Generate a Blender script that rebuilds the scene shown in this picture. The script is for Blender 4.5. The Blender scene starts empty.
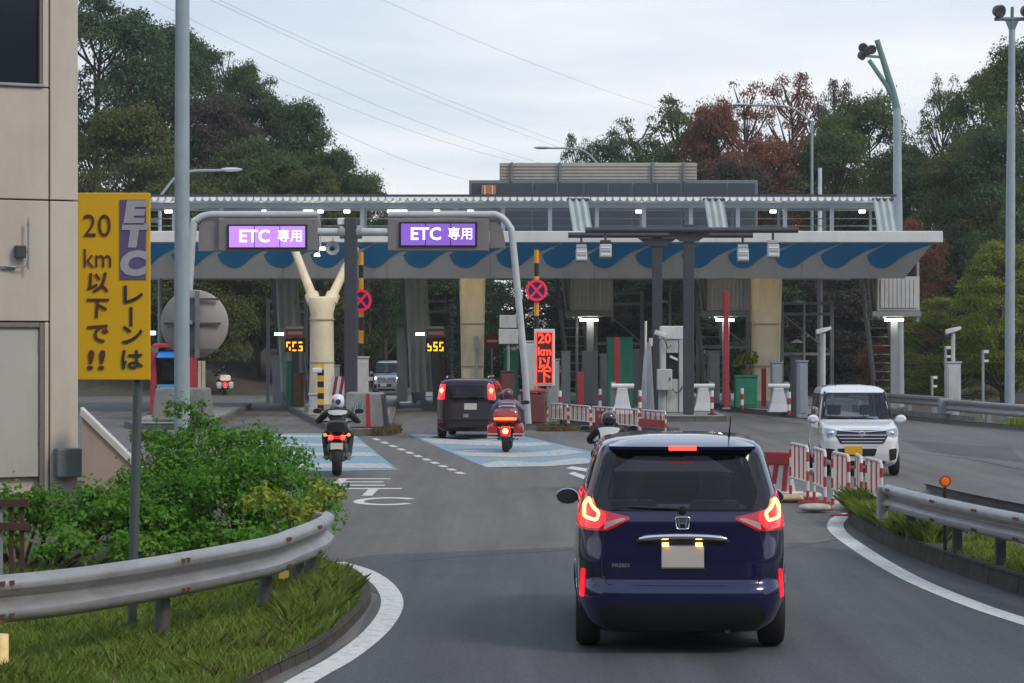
import bpy, bmesh, math, random
import numpy as np
from mathutils import Vector, Matrix

scene = bpy.context.scene
col = scene.collection
R = math.radians
# ------------------------------------------------------------------ camera
FPX, HZ, CAMH = 1500.0, 348.0, 2.4          # focal guess for placing things from image pixels, horizon row, eye height
K = 1.6                                      # stretches depths from the camera along the view; widths and heights kept
cam_d = bpy.data.cameras.new('camera'); cam = bpy.data.objects.new('camera', cam_d); col.objects.link(cam)
cam.location = (0, 0, CAMH); cam.rotation_euler = (R(90), 0, 0)
cam_d.sensor_width = 36.0; cam_d.lens = 36.0 * FPX * K / 1024.0
cam_d.shift_y = (HZ - 341.5) / 1024.0
cam_d.clip_start = 0.1; cam_d.clip_end = 3000
scene.camera = cam
# ------------------------------------------------------------------ sky, sun, exposure
SUN_EL, SUN_AZ = R(42), R(128)               # azimuth from +Y, clockwise
w = bpy.data.worlds.new('World'); scene.world = w; w.use_nodes = True
nt = w.node_tree; nt.nodes.clear()
N = nt.nodes.new; L = nt.links.new
out = N('ShaderNodeOutputWorld'); bg = N('ShaderNodeBackground')
sky = N('ShaderNodeTexSky'); sky.sky_type = 'NISHITA'; sky.sun_disc = False
sky.sun_elevation = SUN_EL; sky.sun_rotation = SUN_AZ; sky.dust_density = 1.0
tc = N('ShaderNodeTexCoord'); mp = N('ShaderNodeMapping'); mp.inputs['Scale'].default_value = (1.0, 1.0, 7.0)
mp.inputs['Location'].default_value = (0.3, 0.1, 0.37)
nz = N('ShaderNodeTexNoise'); nz.inputs['Scale'].default_value = 1.7; nz.inputs['Detail'].default_value = 7; nz.inputs['Roughness'].default_value = 0.52
nz.inputs['Distortion'].default_value = 0.35
rp = N('ShaderNodeValToRGB')
rp.color_ramp.elements[0].position = 0.34; rp.color_ramp.elements[0].color = (3.3, 4.0, 5.0, 1)
rp.color_ramp.elements[1].position = 0.66; rp.color_ramp.elements[1].color = (7.0, 7.05, 7.2, 1)
# an overcast deck: thick cloud with a paler band towards the horizon
sx = N('ShaderNodeSeparateXYZ'); ab = N('ShaderNodeMath'); ab.operation = 'ABSOLUTE'
hr = N('ShaderNodeValToRGB'); hr.color_ramp.elements[0].position = 0.0; hr.color_ramp.elements[0].color = (1.22, 1.16, 1.07, 1)
hr.color_ramp.elements[1].position = 0.30; hr.color_ramp.elements[1].color = (0.80, 0.89, 1.0, 1)
mul = N('ShaderNodeMixRGB'); mul.blend_type = 'MULTIPLY'; mul.inputs[0].default_value = 1
mx = N('ShaderNodeMixRGB'); mx.inputs[0].default_value = 0.93
L(tc.outputs['Generated'], mp.inputs['Vector']); L(mp.outputs['Vector'], nz.inputs['Vector']); L(nz.outputs['Fac'], rp.inputs['Fac'])
L(tc.outputs['Generated'], sx.inputs[0]); L(sx.outputs['Z'], ab.inputs[0]); L(ab.outputs[0], hr.inputs['Fac'])
L(rp.outputs['Color'], mul.inputs[1]); L(hr.outputs['Color'], mul.inputs[2])
L(sky.outputs['Color'], mx.inputs[1]); L(mul.outputs['Color'], mx.inputs[2])
L(mx.outputs['Color'], bg.inputs['Color']); bg.inputs['Strength'].default_value = 0.135
L(bg.outputs[0], out.inputs['Surface'])
sun_d = bpy.data.lights.new('sun', 'SUN'); sun_d.energy = 1.5; sun_d.angle = R(16); sun_d.color = (1.0, 0.90, 0.76)
sun = bpy.data.objects.new('sun', sun_d); col.objects.link(sun)
sd = Vector((math.sin(SUN_AZ) * math.cos(SUN_EL), math.cos(SUN_AZ) * math.cos(SUN_EL), math.sin(SUN_EL)))
sun.rotation_euler = sd.to_track_quat('Z', 'Y').to_euler(); sun.location = (0, -20, 40)
vs = scene.view_settings; vs.view_transform = 'Standard'; vs.look = 'None'; vs.exposure = 0.22; vs.gamma = 1.0
scene.display_settings.display_device = 'sRGB'
scene.render.engine = 'CYCLES'
cy = scene.cycles; cy.use_denoising = True; cy.max_bounces = 5; cy.diffuse_bounces = 3; cy.glossy_bounces = 3; cy.transmission_bounces = 4; cy.transparent_max_bounces = 14; cy.volume_bounces = 0; cy.caustics_reflective = False; cy.caustics_refractive = False
cy.sample_clamp_indirect = 6

# ------------------------------------------------------------------ helpers
rng = np.random.default_rng(11); random.seed(5)
def at(px, py, Y): return Vector(((px - 512) / FPX * Y, Y, CAMH - (py - HZ) / FPX * Y))
def gr(px, py, z=0.0):
    Y = FPX * (CAMH - z) / (py - HZ); return Vector(((px - 512) / FPX * Y, Y, z))
def xw(px, Y): return (px - 512) / FPX * Y
def zw(py, Y): return CAMH - (py - HZ) / FPX * Y

def tag(o, label=None, cat=None, group=None, kind=None):
    if label: o['label'] = label
    if cat: o['category'] = cat
    if group: o['group'] = group
    if kind: o['kind'] = kind
    return o
def m_(p): return Vector((p[0], p[1] * K, p[2] if len(p) > 2 else 0.0))          # point with its depth stretched from the camera
def thing(name, label, cat, loc=(0, 0, 0), rz=0.0, group=None, stretch_y=True):
    o = bpy.data.objects.new(name, None); o.empty_display_size = 0.2; col.objects.link(o)
    o.location = m_(loc) if stretch_y else loc; o.rotation_euler = (0, 0, rz)
    return tag(o, label, cat, group)
def copy_tree(o, parent=None):
    c = o.copy(); col.objects.link(c); c.parent = parent
    for ch in o.children: copy_tree(ch, c)
    return c

class MB:
    def __init__(s): s.v = []; s.f = []; s.m = []; s.cm = 0
    def _add(s, vs, fs):
        b = len(s.v); s.v += [tuple(p) for p in vs]; s.f += [tuple(i + b for i in q) for q in fs]; s.m += [s.cm] * len(fs)
    def box(s, c, size, rot=None):
        hx, hy, hz = size[0] / 2, size[1] / 2, size[2] / 2
        p = [Vector((x, y, z)) for z in (-hz, hz) for y in (-hy, hy) for x in (-hx, hx)]
        if rot is not None:
            if not isinstance(rot, Matrix): rot = Matrix.Rotation(rot, 3, 'Z')
            p = [rot @ q for q in p]
        c = Vector(c); s._add([q + c for q in p], [(0, 2, 3, 1), (4, 5, 7, 6), (0, 1, 5, 4), (2, 6, 7, 3), (0, 4, 6, 2), (1, 3, 7, 5)]); return s
    def bx(s, x0, x1, y0, y1, z0, z1): return s.box(((x0 + x1) / 2, (y0 + y1) / 2, (z0 + z1) / 2), (abs(x1 - x0), abs(y1 - y0), abs(z1 - z0)))
    def bar(s, a, b, w, h=None, up=(0, 0, 1)):
        a, b = Vector(a), Vector(b); h = h or w; d = (b - a); ln = d.length; d.normalize()
        up = Vector(up)
        if abs(d.dot(up)) > 0.98: up = Vector((0, 1, 0))
        x = d.cross(up).normalized(); z = x.cross(d)
        rot = Matrix((x, d, z)).transposed()
        return s.box((a + b) / 2, (w, ln, h), rot)
    def tube(s, path, r, n=8, cap=True):
        path = [Vector(p) for p in path]; k = len(path); rr = r if hasattr(r, '__len__') else [r] * k
        vs, fs = [], []; prev = None
        for i in range(k):
            d = (path[min(i + 1, k - 1)] - path[max(i - 1, 0)]).normalized()
            if prev is None:
                a = Vector((0, 0, 1)) if abs(d.z) < 0.9 else Vector((1, 0, 0))
                x = d.cross(a).normalized()
            else: x = (prev - d * prev.dot(d)).normalized()
            prev = x; y = d.cross(x)
            for j in range(n):
                t = 2 * math.pi * j / n; vs.append(path[i] + (x * math.cos(t) + y * math.sin(t)) * rr[i])
        for i in range(k - 1):
            for j in range(n):
                a = i * n + j; b = i * n + (j + 1) % n; fs.append((a, b, b + n, a + n))
        if cap: fs.append(tuple(range(n))[::-1]); fs.append(tuple((k - 1) * n + j for j in range(n)))
        s._add(vs, fs); return s
    def lathe(s, prof, c=(0, 0, 0), axis='z', n=16, rot=None):
        vs, fs = [], []; c = Vector(c)
        for (r, h) in prof:
            for j in range(n):
                t = 2 * math.pi * j / n; a, b = r * math.cos(t), r * math.sin(t)
                p = Vector((a, b, h)) if axis == 'z' else (Vector((h, a, b)) if axis == 'x' else Vector((b, h, a)))
                if rot is not None: p = rot @ p
                vs.append(p + c)
        k = len(prof)
        for i in range(k - 1):
            for j in range(n):
                a = i * n + j; b = i * n + (j + 1) % n; fs.append((a, b, b + n, a + n))
        if prof[0][0] > 1e-6: fs.append(tuple(range(n))[::-1])
        if prof[-1][0] > 1e-6: fs.append(tuple((k - 1) * n + j for j in range(n)))
        s._add(vs, fs); return s
    def prism(s, poly, d0, d1, plane='xz'):
        """polygon given in a plane, extruded along the third axis from d0 to d1"""
        f = {'xz': lambda a, b, d: (a, d, b), 'yz': lambda a, b, d: (d, a, b), 'xy': lambda a, b, d: (a, b, d)}[plane]
        n = len(poly); vs = [f(a, b, d0) for a, b in poly] + [f(a, b, d1) for a, b in poly]
        fs = [tuple(range(n)), tuple(range(n, 2 * n))[::-1]] + [(i, i + n, (i + 1) % n + n, (i + 1) % n) for i in range(n)]
        s._add(vs, fs); return s
    def grid(s, rows, closed=False):
        n = len(rows[0]); vs = [p for r in rows for p in r]; fs = []
        for i in range(len(rows) - 1):
            for j in range(n if closed else n - 1):
                a = i * n + j; b = i * n + (j + 1) % n; fs.append((a, b, b + n, a + n))
        s._add(vs, fs); return s
    def loft(s, rings, cap=True):
        n = len(rings[0]); s.grid(rings, True)
        if cap:
            b = len(s.v) - n * len(rings)
            s.f.append(tuple(b + i for i in range(n))[::-1]); s.f.append(tuple(b + n * (len(rings) - 1) + i for i in range(n))); s.m += [s.cm] * 2
        return s
    def build(s, name, mat, parent=None, smooth=False, bevel=0, origin=None, fix=True, segs=2):
        me = bpy.data.meshes.new(name)
        vv = s.v
        if origin is not None: o_ = Vector(origin); vv = [tuple(Vector(p) - o_) for p in vv]
        me.from_pydata(vv, [], s.f)
        mats = mat if isinstance(mat, (list, tuple)) else [mat]
        for mm_ in mats: me.materials.append(mm_)
        if len(mats) > 1: me.polygons.foreach_set('material_index', s.m)
        if fix:
            bm = bmesh.new(); bm.from_mesh(me); bmesh.ops.recalc_face_normals(bm, faces=bm.faces); bm.to_mesh(me); bm.free()
        if smooth:
            me.polygons.foreach_set('use_smooth', [True] * len(me.polygons))
            if smooth != 'all': me.set_sharp_from_angle(angle=R(40))
        me.update()
        o = bpy.data.objects.new(name, me); col.objects.link(o)
        if parent is not None: o.parent = parent
        elif origin is not None: o.location = m_(origin)
        if bevel:
            b = o.modifiers.new('bevel', 'BEVEL'); b.width = bevel; b.segments = segs; b.limit_method = 'ANGLE'; b.angle_limit = R(35)
        return o
def txt(body, size, mat, parent, name, origin, face='-y', bold=0.0, sx_=1.0, depth=0.004, align='CENTER', space=1.0, italic=0.0):
    """lettering as a real mesh: stands in the xz plane facing -y (or lies on the ground, face='up')"""
    c = bpy.data.curves.new('t', 'FONT'); c.body = body; c.size = size; c.align_x = align; c.align_y = 'CENTER'; c.offset = bold; c.extrude = depth; c.space_character = space; c.shear = italic
    c.resolution_u = 3
    o = bpy.data.objects.new('t', c); col.objects.link(o)
    me = bpy.data.meshes.new_from_object(o.evaluated_get(bpy.context.evaluated_depsgraph_get()))
    bpy.data.objects.remove(o); bpy.data.curves.remove(c)
    M_ = Matrix.Diagonal((sx_, 1, 1, 1))
    if face == '-y': M_ = Matrix.Rotation(R(90), 4, 'X') @ M_
    me.transform(Matrix.Translation(origin) @ M_); me.materials.clear(); me.materials.append(mat); me.name = name
    q = bpy.data.objects.new(name, me); col.objects.link(q); q.parent = parent
    return q

# ------------------------------------------------------------------ materials
_mats = {}
def mat(name, c, rough=0.6, metal=0.0, var=0.12, scale=4.0, bump=0.0, bscale=60.0, coat=0.0, emit=0.0, ecol=None, spec=0.5, stretch=None, dirt=0.0, dirtcol=(0.05, 0.045, 0.04)):
    if name in _mats: return _mats[name]
    m = bpy.data.materials.new(name); m.use_nodes = True; t = m.node_tree; b = t.nodes['Principled BSDF']
    b.inputs['Roughness'].default_value = rough; b.inputs['Metallic'].default_value = metal; b.inputs['Coat Weight'].default_value = coat
    b.inputs['Specular IOR Level'].default_value = spec
    c4 = (c[0], c[1], c[2], 1)
    if var > 0:
        tc = t.nodes.new('ShaderNodeTexCoord'); mp = t.nodes.new('ShaderNodeMapping')
        if stretch: mp.inputs['Scale'].default_value = stretch
        t.links.new(tc.outputs['Object'], mp.inputs['Vector'])
        n1 = t.nodes.new('ShaderNodeTexNoise'); n1.inputs['Scale'].default_value = scale; n1.inputs['Detail'].default_value = 6; n1.inputs['Roughness'].default_value = 0.65
        t.links.new(mp.outputs[0], n1.inputs['Vector'])
        r = t.nodes.new('ShaderNodeValToRGB'); e = r.color_ramp.elements
        e[0].position = 0.3; e[1].position = 0.7
        e[0].color = tuple(x * (1 - var) for x in c) + (1,); e[1].color = tuple(min(1, x * (1 + var)) for x in c) + (1,)
        t.links.new(n1.outputs['Fac'], r.inputs['Fac']); last = r.outputs['Color']
        if dirt > 0:
            n2 = t.nodes.new('ShaderNodeTexNoise'); n2.inputs['Scale'].default_value = scale * 0.45; n2.inputs['Detail'].default_value = 8; n2.inputs['Roughness'].default_value = 0.75
            mp2 = t.nodes.new('ShaderNodeMapping'); mp2.inputs['Location'].default_value = (3.1, 7.7, 1.3)
            mp2.inputs['Scale'].default_value = (2.2, 2.2, 0.5)
            t.links.new(tc.outputs['Object'], mp2.inputs['Vector']); t.links.new(mp2.outputs[0], n2.inputs['Vector'])
            r2 = t.nodes.new('ShaderNodeValToRGB'); r2.color_ramp.elements[0].position = 0.48; r2.color_ramp.elements[1].position = 0.78
            r2.color_ramp.elements[1].color = (dirt, dirt, dirt, 1); r2.color_ramp.elements[0].color = (0, 0, 0, 1)
            t.links.new(n2.outputs['Fac'], r2.inputs['Fac'])
            mx = t.nodes.new('ShaderNodeMixRGB'); mx.inputs[2].default_value = dirtcol + (1,)
            t.links.new(r2.outputs['Color'], mx.inputs[0]); t.links.new(last, mx.inputs[1]); last = mx.outputs[0]
        t.links.new(last, b.inputs['Base Color'])
        if bump > 0:
            n3 = t.nodes.new('ShaderNodeTexNoise'); n3.inputs['Scale'].default_value = bscale; n3.inputs['Detail'].default_value = 4
            t.links.new(tc.outputs['Object'], n3.inputs['Vector'])
            bp = t.nodes.new('ShaderNodeBump'); bp.inputs['Strength'].default_value = bump; bp.inputs['Distance'].default_value = 0.01
            t.links.new(n3.outputs['Fac'], bp.inputs['Height']); t.links.new(bp.outputs[0], b.inputs['Normal'])
    else: b.inputs['Base Color'].default_value = c4
    if emit > 0:
        b.inputs['Emission Color'].default_value = tuple(ecol or c) + (1,); b.inputs['Emission Strength'].default_value = emit
    _mats[name] = m; return m
def glass(name, tint=0.35, col_=(0.8, 0.9, 1.0)):
    if name in _mats: return _mats[name]
    m = bpy.data.materials.new(name); m.use_nodes = True; t = m.node_tree; t.nodes.clear()
    o = t.nodes.new('ShaderNodeOutputMaterial'); tr = t.nodes.new('ShaderNodeBsdfTransparent'); gl = t.nodes.new('ShaderNodeBsdfGlossy'); mx = t.nodes.new('ShaderNodeMixShader')
    fr = t.nodes.new('ShaderNodeFresnel'); fr.inputs['IOR'].default_value = 1.5
    tr.inputs['Color'].default_value = (tint * col_[0], tint * col_[1], tint * col_[2], 1); gl.inputs['Roughness'].default_value = 0.03
    t.links.new(fr.outputs[0], mx.inputs[0]); t.links.new(tr.outputs[0], mx.inputs[1]); t.links.new(gl.outputs[0], mx.inputs[2]); t.links.new(mx.outputs[0], o.inputs['Surface'])
    _mats[name] = m; return m
def leafmat(name, c0, c1, c2=None, trans=0.4, rough=0.55):
    """foliage: every leaf its own shade, larger patches drift in hue"""
    if name in _mats: return _mats[name]
    m = bpy.data.materials.new(name); m.use_nodes = True; t = m.node_tree; t.nodes.clear()
    o = t.nodes.new('ShaderNodeOutputMaterial'); ge = t.nodes.new('ShaderNodeNewGeometry'); r = t.nodes.new('ShaderNodeValToRGB')
    e = r.color_ramp.elements; e[0].color = c0 + (1,); e[1].color = c1 + (1,)
    if c2: q = e.new(0.93); q.color = c1 + (1,); e[2].position = 1.0; e[2].color = c2 + (1,)
    tc = t.nodes.new('ShaderNodeTexCoord'); nz = t.nodes.new('ShaderNodeTexNoise'); nz.inputs['Scale'].default_value = 0.9; nz.inputs['Detail'].default_value = 3
    t.links.new(tc.outputs['Object'], nz.inputs['Vector'])
    a = t.nodes.new('ShaderNodeMath'); a.operation = 'MULTIPLY'; a.inputs[1].default_value = 0.55
    b = t.nodes.new('ShaderNodeMath'); b.operation = 'MULTIPLY_ADD'; b.inputs[1].default_value = 1.1; b.inputs[2].default_value = -0.32
    s = t.nodes.new('ShaderNodeMath'); s.operation = 'ADD'; s.use_clamp = True
    t.links.new(ge.outputs['Random Per Island'], a.inputs[0]); t.links.new(nz.outputs['Fac'], b.inputs[0]); t.links.new(a.outputs[0], s.inputs[0]); t.links.new(b.outputs[0], s.inputs[1])
    t.links.new(s.outputs[0], r.inputs['Fac'])
    p = t.nodes.new('ShaderNodeBsdfPrincipled'); p.inputs['Roughness'].default_value = rough; p.inputs['Specular IOR Level'].default_value = 0.3
    tr = t.nodes.new('ShaderNodeBsdfTranslucent'); mx = t.nodes.new('ShaderNodeMixShader'); mx.inputs[0].default_value = trans
    t.links.new(r.outputs['Color'], p.inputs['Base Color']); t.links.new(r.outputs['Color'], tr.inputs['Color'])
    t.links.new(p.outputs[0], mx.inputs[1]); t.links.new(tr.outputs[0], mx.inputs[2]); t.links.new(mx.outputs[0], o.inputs['Surface'])
    _mats[name] = m; return m
galv = mat('galvanised steel', (0.33, 0.34, 0.35), 0.45, 0.75, 0.18, 6, dirt=0.35)
greypaint = mat('grey painted steel', (0.30, 0.32, 0.34), 0.5, 0.0, 0.1, 3, dirt=0.3)
polegrey = mat('pale blue-grey pole paint', (0.30, 0.36, 0.40), 0.5, 0, 0.08, 3, dirt=0.3)
darksteel = mat('dark navy steel', (0.05, 0.05, 0.06), 0.5, 0, 0.15, 3, dirt=0.2)
black = mat('black plastic', (0.012, 0.012, 0.013), 0.45, 0, 0.1)
rubber = mat('tyre rubber', (0.018, 0.018, 0.018), 0.8, 0, 0.2, 20)
white = mat('white paint', (0.74, 0.74, 0.72), 0.5, 0, 0.06, 3, dirt=0.35)
offwhite = mat('off-white machine paint', (0.52, 0.52, 0.51), 0.5, 0, 0.08, 3, dirt=0.45)
cream = mat('cream column paint', (0.66, 0.57, 0.40), 0.6, 0, 0.09, 1.5, dirt=0.6, dirtcol=(0.22, 0.17, 0.11))
concrete = mat('weathered concrete', (0.26, 0.25, 0.235), 0.85, 0, 0.18, 2.5, bump=0.3, dirt=0.6)
darkconc = mat('dirty kerb concrete', (0.12, 0.115, 0.105), 0.9, 0, 0.3, 4, bump=0.5, bscale=30, dirt=0.6)
redpaint = mat('red paint', (0.38, 0.025, 0.035), 0.5, 0, 0.12, 4, dirt=0.2)
darkred = mat('faded maroon paint', (0.16, 0.045, 0.045), 0.7, 0, 0.2, 4, dirt=0.3)
greenpaint = mat('green paint', (0.015, 0.22, 0.12), 0.5, 0, 0.15, 3, dirt=0.25)
chrome = mat('chrome', (0.75, 0.75, 0.76), 0.12, 1.0, 0)
rust = mat('rust brown steel', (0.14, 0.07, 0.045), 0.8, 0.0, 0.3, 5)
skin = mat('skin', (0.45, 0.28, 0.2), 0.55, 0, 0.05)
lampwhite = mat('lit lamp', (0.9, 0.95, 0.8), 0.4, 0, 0, emit=7.0, ecol=(1.0, 0.98, 0.78))
orange = mat('orange reflector', (0.85, 0.16, 0.02), 0.3, 0, 0.05, emit=0.12)
yellowpaint = mat('yellow paint', (0.72, 0.42, 0.02), 0.5, 0, 0.1, 4, dirt=0.2)
# ================================================================== THE SETTING
def asphalt(name, c, tone):
    m = mat(name, c, 0.78, 0, 0.27, 0.8, bump=0.45, bscale=70, stretch=(2.2, 0.10, 1.0), dirt=0.6, dirtcol=tone, spec=0.4)
    t = m.node_tree; b = t.nodes['Principled BSDF']           # fine aggregate speckle on top
    src = b.inputs['Base Color'].links[0].from_socket
    tc = t.nodes.new('ShaderNodeTexCoord'); n = t.nodes.new('ShaderNodeTexNoise'); n.inputs['Scale'].default_value = 55; n.inputs['Detail'].default_value = 3
    r = t.nodes.new('ShaderNodeValToRGB'); r.color_ramp.elements[0].position = 0.3; r.color_ramp.elements[1].position = 0.72
    r.color_ramp.elements[0].color = (0.62, 0.62, 0.62, 1); r.color_ramp.elements[1].color = (1.4, 1.4, 1.38, 1)
    mx = t.nodes.new('ShaderNodeMixRGB'); mx.blend_type = 'MULTIPLY'; mx.inputs[0].default_value = 1
    t.links.new(tc.outputs['Object'], n.inputs['Vector']); t.links.new(n.outputs['Fac'], r.inputs['Fac']); t.links.new(src, mx.inputs[1]); t.links.new(r.outputs['Color'], mx.inputs[2]); t.links.new(mx.outputs[0], b.inputs['Base Color'])
    return m
old_asphalt = asphalt('old asphalt', (0.130, 0.121, 0.110), (0.075, 0.069, 0.063))
new_asphalt = asphalt('newer asphalt', (0.075, 0.077, 0.080), (0.046, 0.047, 0.050))
soil = mat('soil and litter', (0.075, 0.062, 0.04), 0.95, 0, 0.35, 2, bump=0.5, bscale=25)
def worn(name, c, keep=0.5):
    """road paint, worn through to the asphalt in places"""
    m = mat(name, c, 0.7, 0, 0.08, 6); t = m.node_tree; b = t.nodes['Principled BSDF']; src = b.inputs['Base Color'].links[0].from_socket
    tc = t.nodes.new('ShaderNodeTexCoord'); n = t.nodes.new('ShaderNodeTexNoise'); n.inputs['Scale'].default_value = 9; n.inputs['Detail'].default_value = 8; n.inputs['Roughness'].default_value = 0.8
    r = t.nodes.new('ShaderNodeValToRGB'); r.color_ramp.elements[0].position = keep; r.color_ramp.elements[1].position = keep + 0.16
    r.color_ramp.elements[1].color = (0.85, 0.85, 0.85, 1)
    mx = t.nodes.new('ShaderNodeMixRGB'); mx.inputs[2].default_value = (0.13, 0.125, 0.12, 1)
    t.links.new(tc.outputs['Object'], n.inputs['Vector']); t.links.new(n.outputs['Fac'], r.inputs['Fac']); t.links.new(r.outputs['Color'], mx.inputs[0]); t.links.new(src, mx.inputs[1]); t.links.new(mx.outputs[0], b.inputs['Base Color'])
    return m
linepaint = worn('white road paint', (0.62, 0.61, 0.57), 0.52)
thinpaint = worn('thin white road paint', (0.52, 0.52, 0.50), 0.46)
bluepaint = worn('pale blue road paint', (0.21, 0.34, 0.42), 0.47)

def sheet(name, pts, z, m, parent=None, kind=None):
    me = bpy.data.meshes.new(name); me.from_pydata([(p[0], p[1] * K, z) for p in pts], [], [tuple(range(len(pts)))])
    bm = bmesh.new(); bm.from_mesh(me)
    for f in bm.faces:
        f.normal_update()
        if f.normal.z < 0: f.normal_flip()
    bmesh.ops.triangulate(bm, faces=bm.faces); bm.to_mesh(me); bm.free(); me.materials.append(m)
    o = bpy.data.objects.new(name, me); col.objects.link(o)
    if parent is not None: o.parent = parent
    if kind: o['kind'] = kind
    return o
def spline(pts, n=8):
    """Catmull-Rom through 2-D or 3-D points"""
    P = [Vector(p) for p in pts]; P = [P[0] * 2 - P[1]] + P + [P[-1] * 2 - P[-2]]; o = []
    for i in range(1, len(P) - 2):
        for k in range(n):
            t = k / n; a, b, c, d = P[i - 1], P[i], P[i + 1], P[i + 2]
            o.append(0.5 * ((2 * b) + (c - a) * t + (2 * a - 5 * b + 4 * c - d) * t * t + (3 * b - a - 3 * c + d) * t ** 3))
    o.append(P[-2]); return o
def offset(pts, d):
    o = []
    for i, p in enumerate(pts):
        t = (pts[min(i + 1, len(pts) - 1)] - pts[max(i - 1, 0)]); t = Vector((t.x, t.y)).normalized()
        o.append(Vector((p.x + t.y * d, p.y - t.x * d, 0)))
    return o
def strip(name, pts, wd, z, m, parent): return sheet(name, offset(pts, wd / 2) + offset(pts, -wd / 2)[::-1], z, m, parent)

def sm(t): t = min(1, max(0, t)); return t * t * (3 - 2 * t)
def hill_h(x, y):
    l = 13.5 * sm((-x - 7 - (y - 75) * 0.05) / 21) * sm((y - 74) / 26)
    r = 3.0 * sm((x - 2) / 18) * sm((y - 78) / 22) + 3.5 * sm((x - 20 - max(0, 75 - y) * 0.0) / 14) * sm((y - 52) / 30)
    b = 5 * sm((y - 120) / 80)
    back = 28 * sm((-y - 13) / 30)          # unseen bare bank added behind the viewpoint to darken reflections in car paint
    return l + r + b + back - 0.03
nx, ny = 90, 80
xs = np.linspace(-90, 90, nx); ys = np.concatenate([np.linspace(-70, 50, 20), np.linspace(52, 150, 52), np.linspace(160, 420, 12)])
gm_ = MB(); gm_.grid([[(x * (1 if y < 150 else (y / 150)), y * K, hill_h(x, y)) for x in xs] for y in ys])
ground = gm_.build('ground', soil, smooth='all'); tag(ground, kind='structure')
road = sheet('road', [(-34, -14), (34, -14), (30, 50), (17, 58), (15, 92), (-3, 95), (-12, 82), (-30, 76)], 0.0, old_asphalt, kind='structure')
ramp = sheet('ramp_road', [(-3.2, -13.5), (7.5, -13.5), (6.6, 8), (5.4, 12), (4.75, 16), (4.5, 18.6), (1.2, 18.2), (-1.6, 17.4), (-2.2, 16.6), (-1.3, 14.6), (-1.3, 12.4), (-1.9, 9.5)], 0.004, new_asphalt, kind='structure')

# ---- painted markings, children of the road they lie on
e1 = spline([(-2.75, 5.0), (-1.85, 9.3)] + [gr(*p).to_2d() for p in ((305, 680), (345, 657), (378, 630), (392, 606), (386, 588), (366, 573), (336, 563))])
strip('edge_line', e1, 0.21, 0.008, linepaint, ramp)
e2 = spline([gr(*p).to_2d() for p in ((852, 513), (838, 520), (837, 531), (860, 549), (905, 576), (960, 600), (1024, 622))] + [(5.15, 10.6), (6.1, 6.5), (7.4, 0)])
strip('edge_line', e2, 0.22, 0.008, linepaint, ramp)
def quad_px(name, pts, z, m): return sheet(name, [gr(*p).to_2d() for p in pts], z, m, road)
# blue ETC lane panels with white waves
quad_px('lane_panel', [(408, 434.5), (512, 433.5), (592, 452), (590, 463), (487, 468)], 0.004, bluepaint)
for pts in (((420, 439), (436, 436.5), (520, 443), (546, 442.5), (552, 445), (522, 447), (455, 444.5), (436, 444)),
            ((452, 452), (470, 450), (530, 452.5), (566, 449.5), (585, 452.5), (560, 456), (515, 457.5), (462, 456)),
            ((480, 464.5), (500, 461), (540, 463), (575, 458.5), (592, 459), (590, 463.5), (550, 466.5), (487, 467.6)),
            ((410, 434.8), (424, 434.6), (470, 438), (500, 436.5), (520, 437.5), (505, 440), (460, 440), (428, 437.5))):
    quad_px('wave_stripe', pts, 0.008, thinpaint)
quad_px('lane_panel', [(258, 434), (352, 433), (398, 470), (250, 472)], 0.004, bluepaint)
for y0, y1 in ((435.0, 438.5), (443, 447), (452, 456.5), (463, 468.5)):
    quad_px('wave_stripe', [(264, y0 + 1), (290, y0), (330, y0 + 1), (352 + (y0 - 434) * 1.1, y0 + 0.6), (354 + (y1 - 434) * 1.15, y1), (330, y1 - 0.4), (290, y1 - 1), (262, y1)], 0.008, thinpaint)
# dashes between the two lanes
a, b = Vector((374, 438.5)), Vector((466, 475.5))
for i in range(11):
    p, q = gr(*(a + (b - a) * (i / 11.0))), gr(*(a + (b - a) * ((i + 0.55) / 11.0)))
    strip('dash', [p.to_2d(), q.to_2d()], 0.15, 0.004, linepaint, road)
# the letters E, T, C stacked along the left lane
def road_letter(ch, px, y0, y1, wd):
    p0, p1 = gr(px, y1), gr(px, y0); ln = p1.y - p0.y; a = 0.13 / ln * 1.5; b = 0.17 / wd
    if ch == 'E': P = [(0, 0), (1, 0), (1, a), (b, a), (b, 0.5 - a / 2), (0.92, 0.5 - a / 2), (0.92, 0.5 + a / 2), (b, 0.5 + a / 2), (b, 1 - a), (1, 1 - a), (1, 1), (0, 1)]
    elif ch == 'T': P = [(0.5 - b / 2, 0), (0.5 + b / 2, 0), (0.5 + b / 2, 1 - a), (1, 1 - a), (1, 1), (0, 1), (0, 1 - a), (0.5 - b / 2, 1 - a)]
    else:
        an = [R(x) for x in np.linspace(38, 322, 24)]; P = [(0.5 + 0.56 * math.cos(t), 0.5 + 0.5 * math.sin(t)) for t in an] + [(0.5 + (0.56 - b) * math.cos(t), 0.5 + (0.5 - a) * math.sin(t)) for t in an[::-1]]
    sheet('lane_lettering', [(p0.x + (u - 0.5) * wd, p0.y + v * ln) for u, v in P], 0.005, linepaint, road)
road_letter('E', 357, 478.5, 486.0, 0.95); road_letter('T', 367, 488.3, 496.0, 0.95); road_letter('C', 384, 497.5, 505.6, 0.95)
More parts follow.
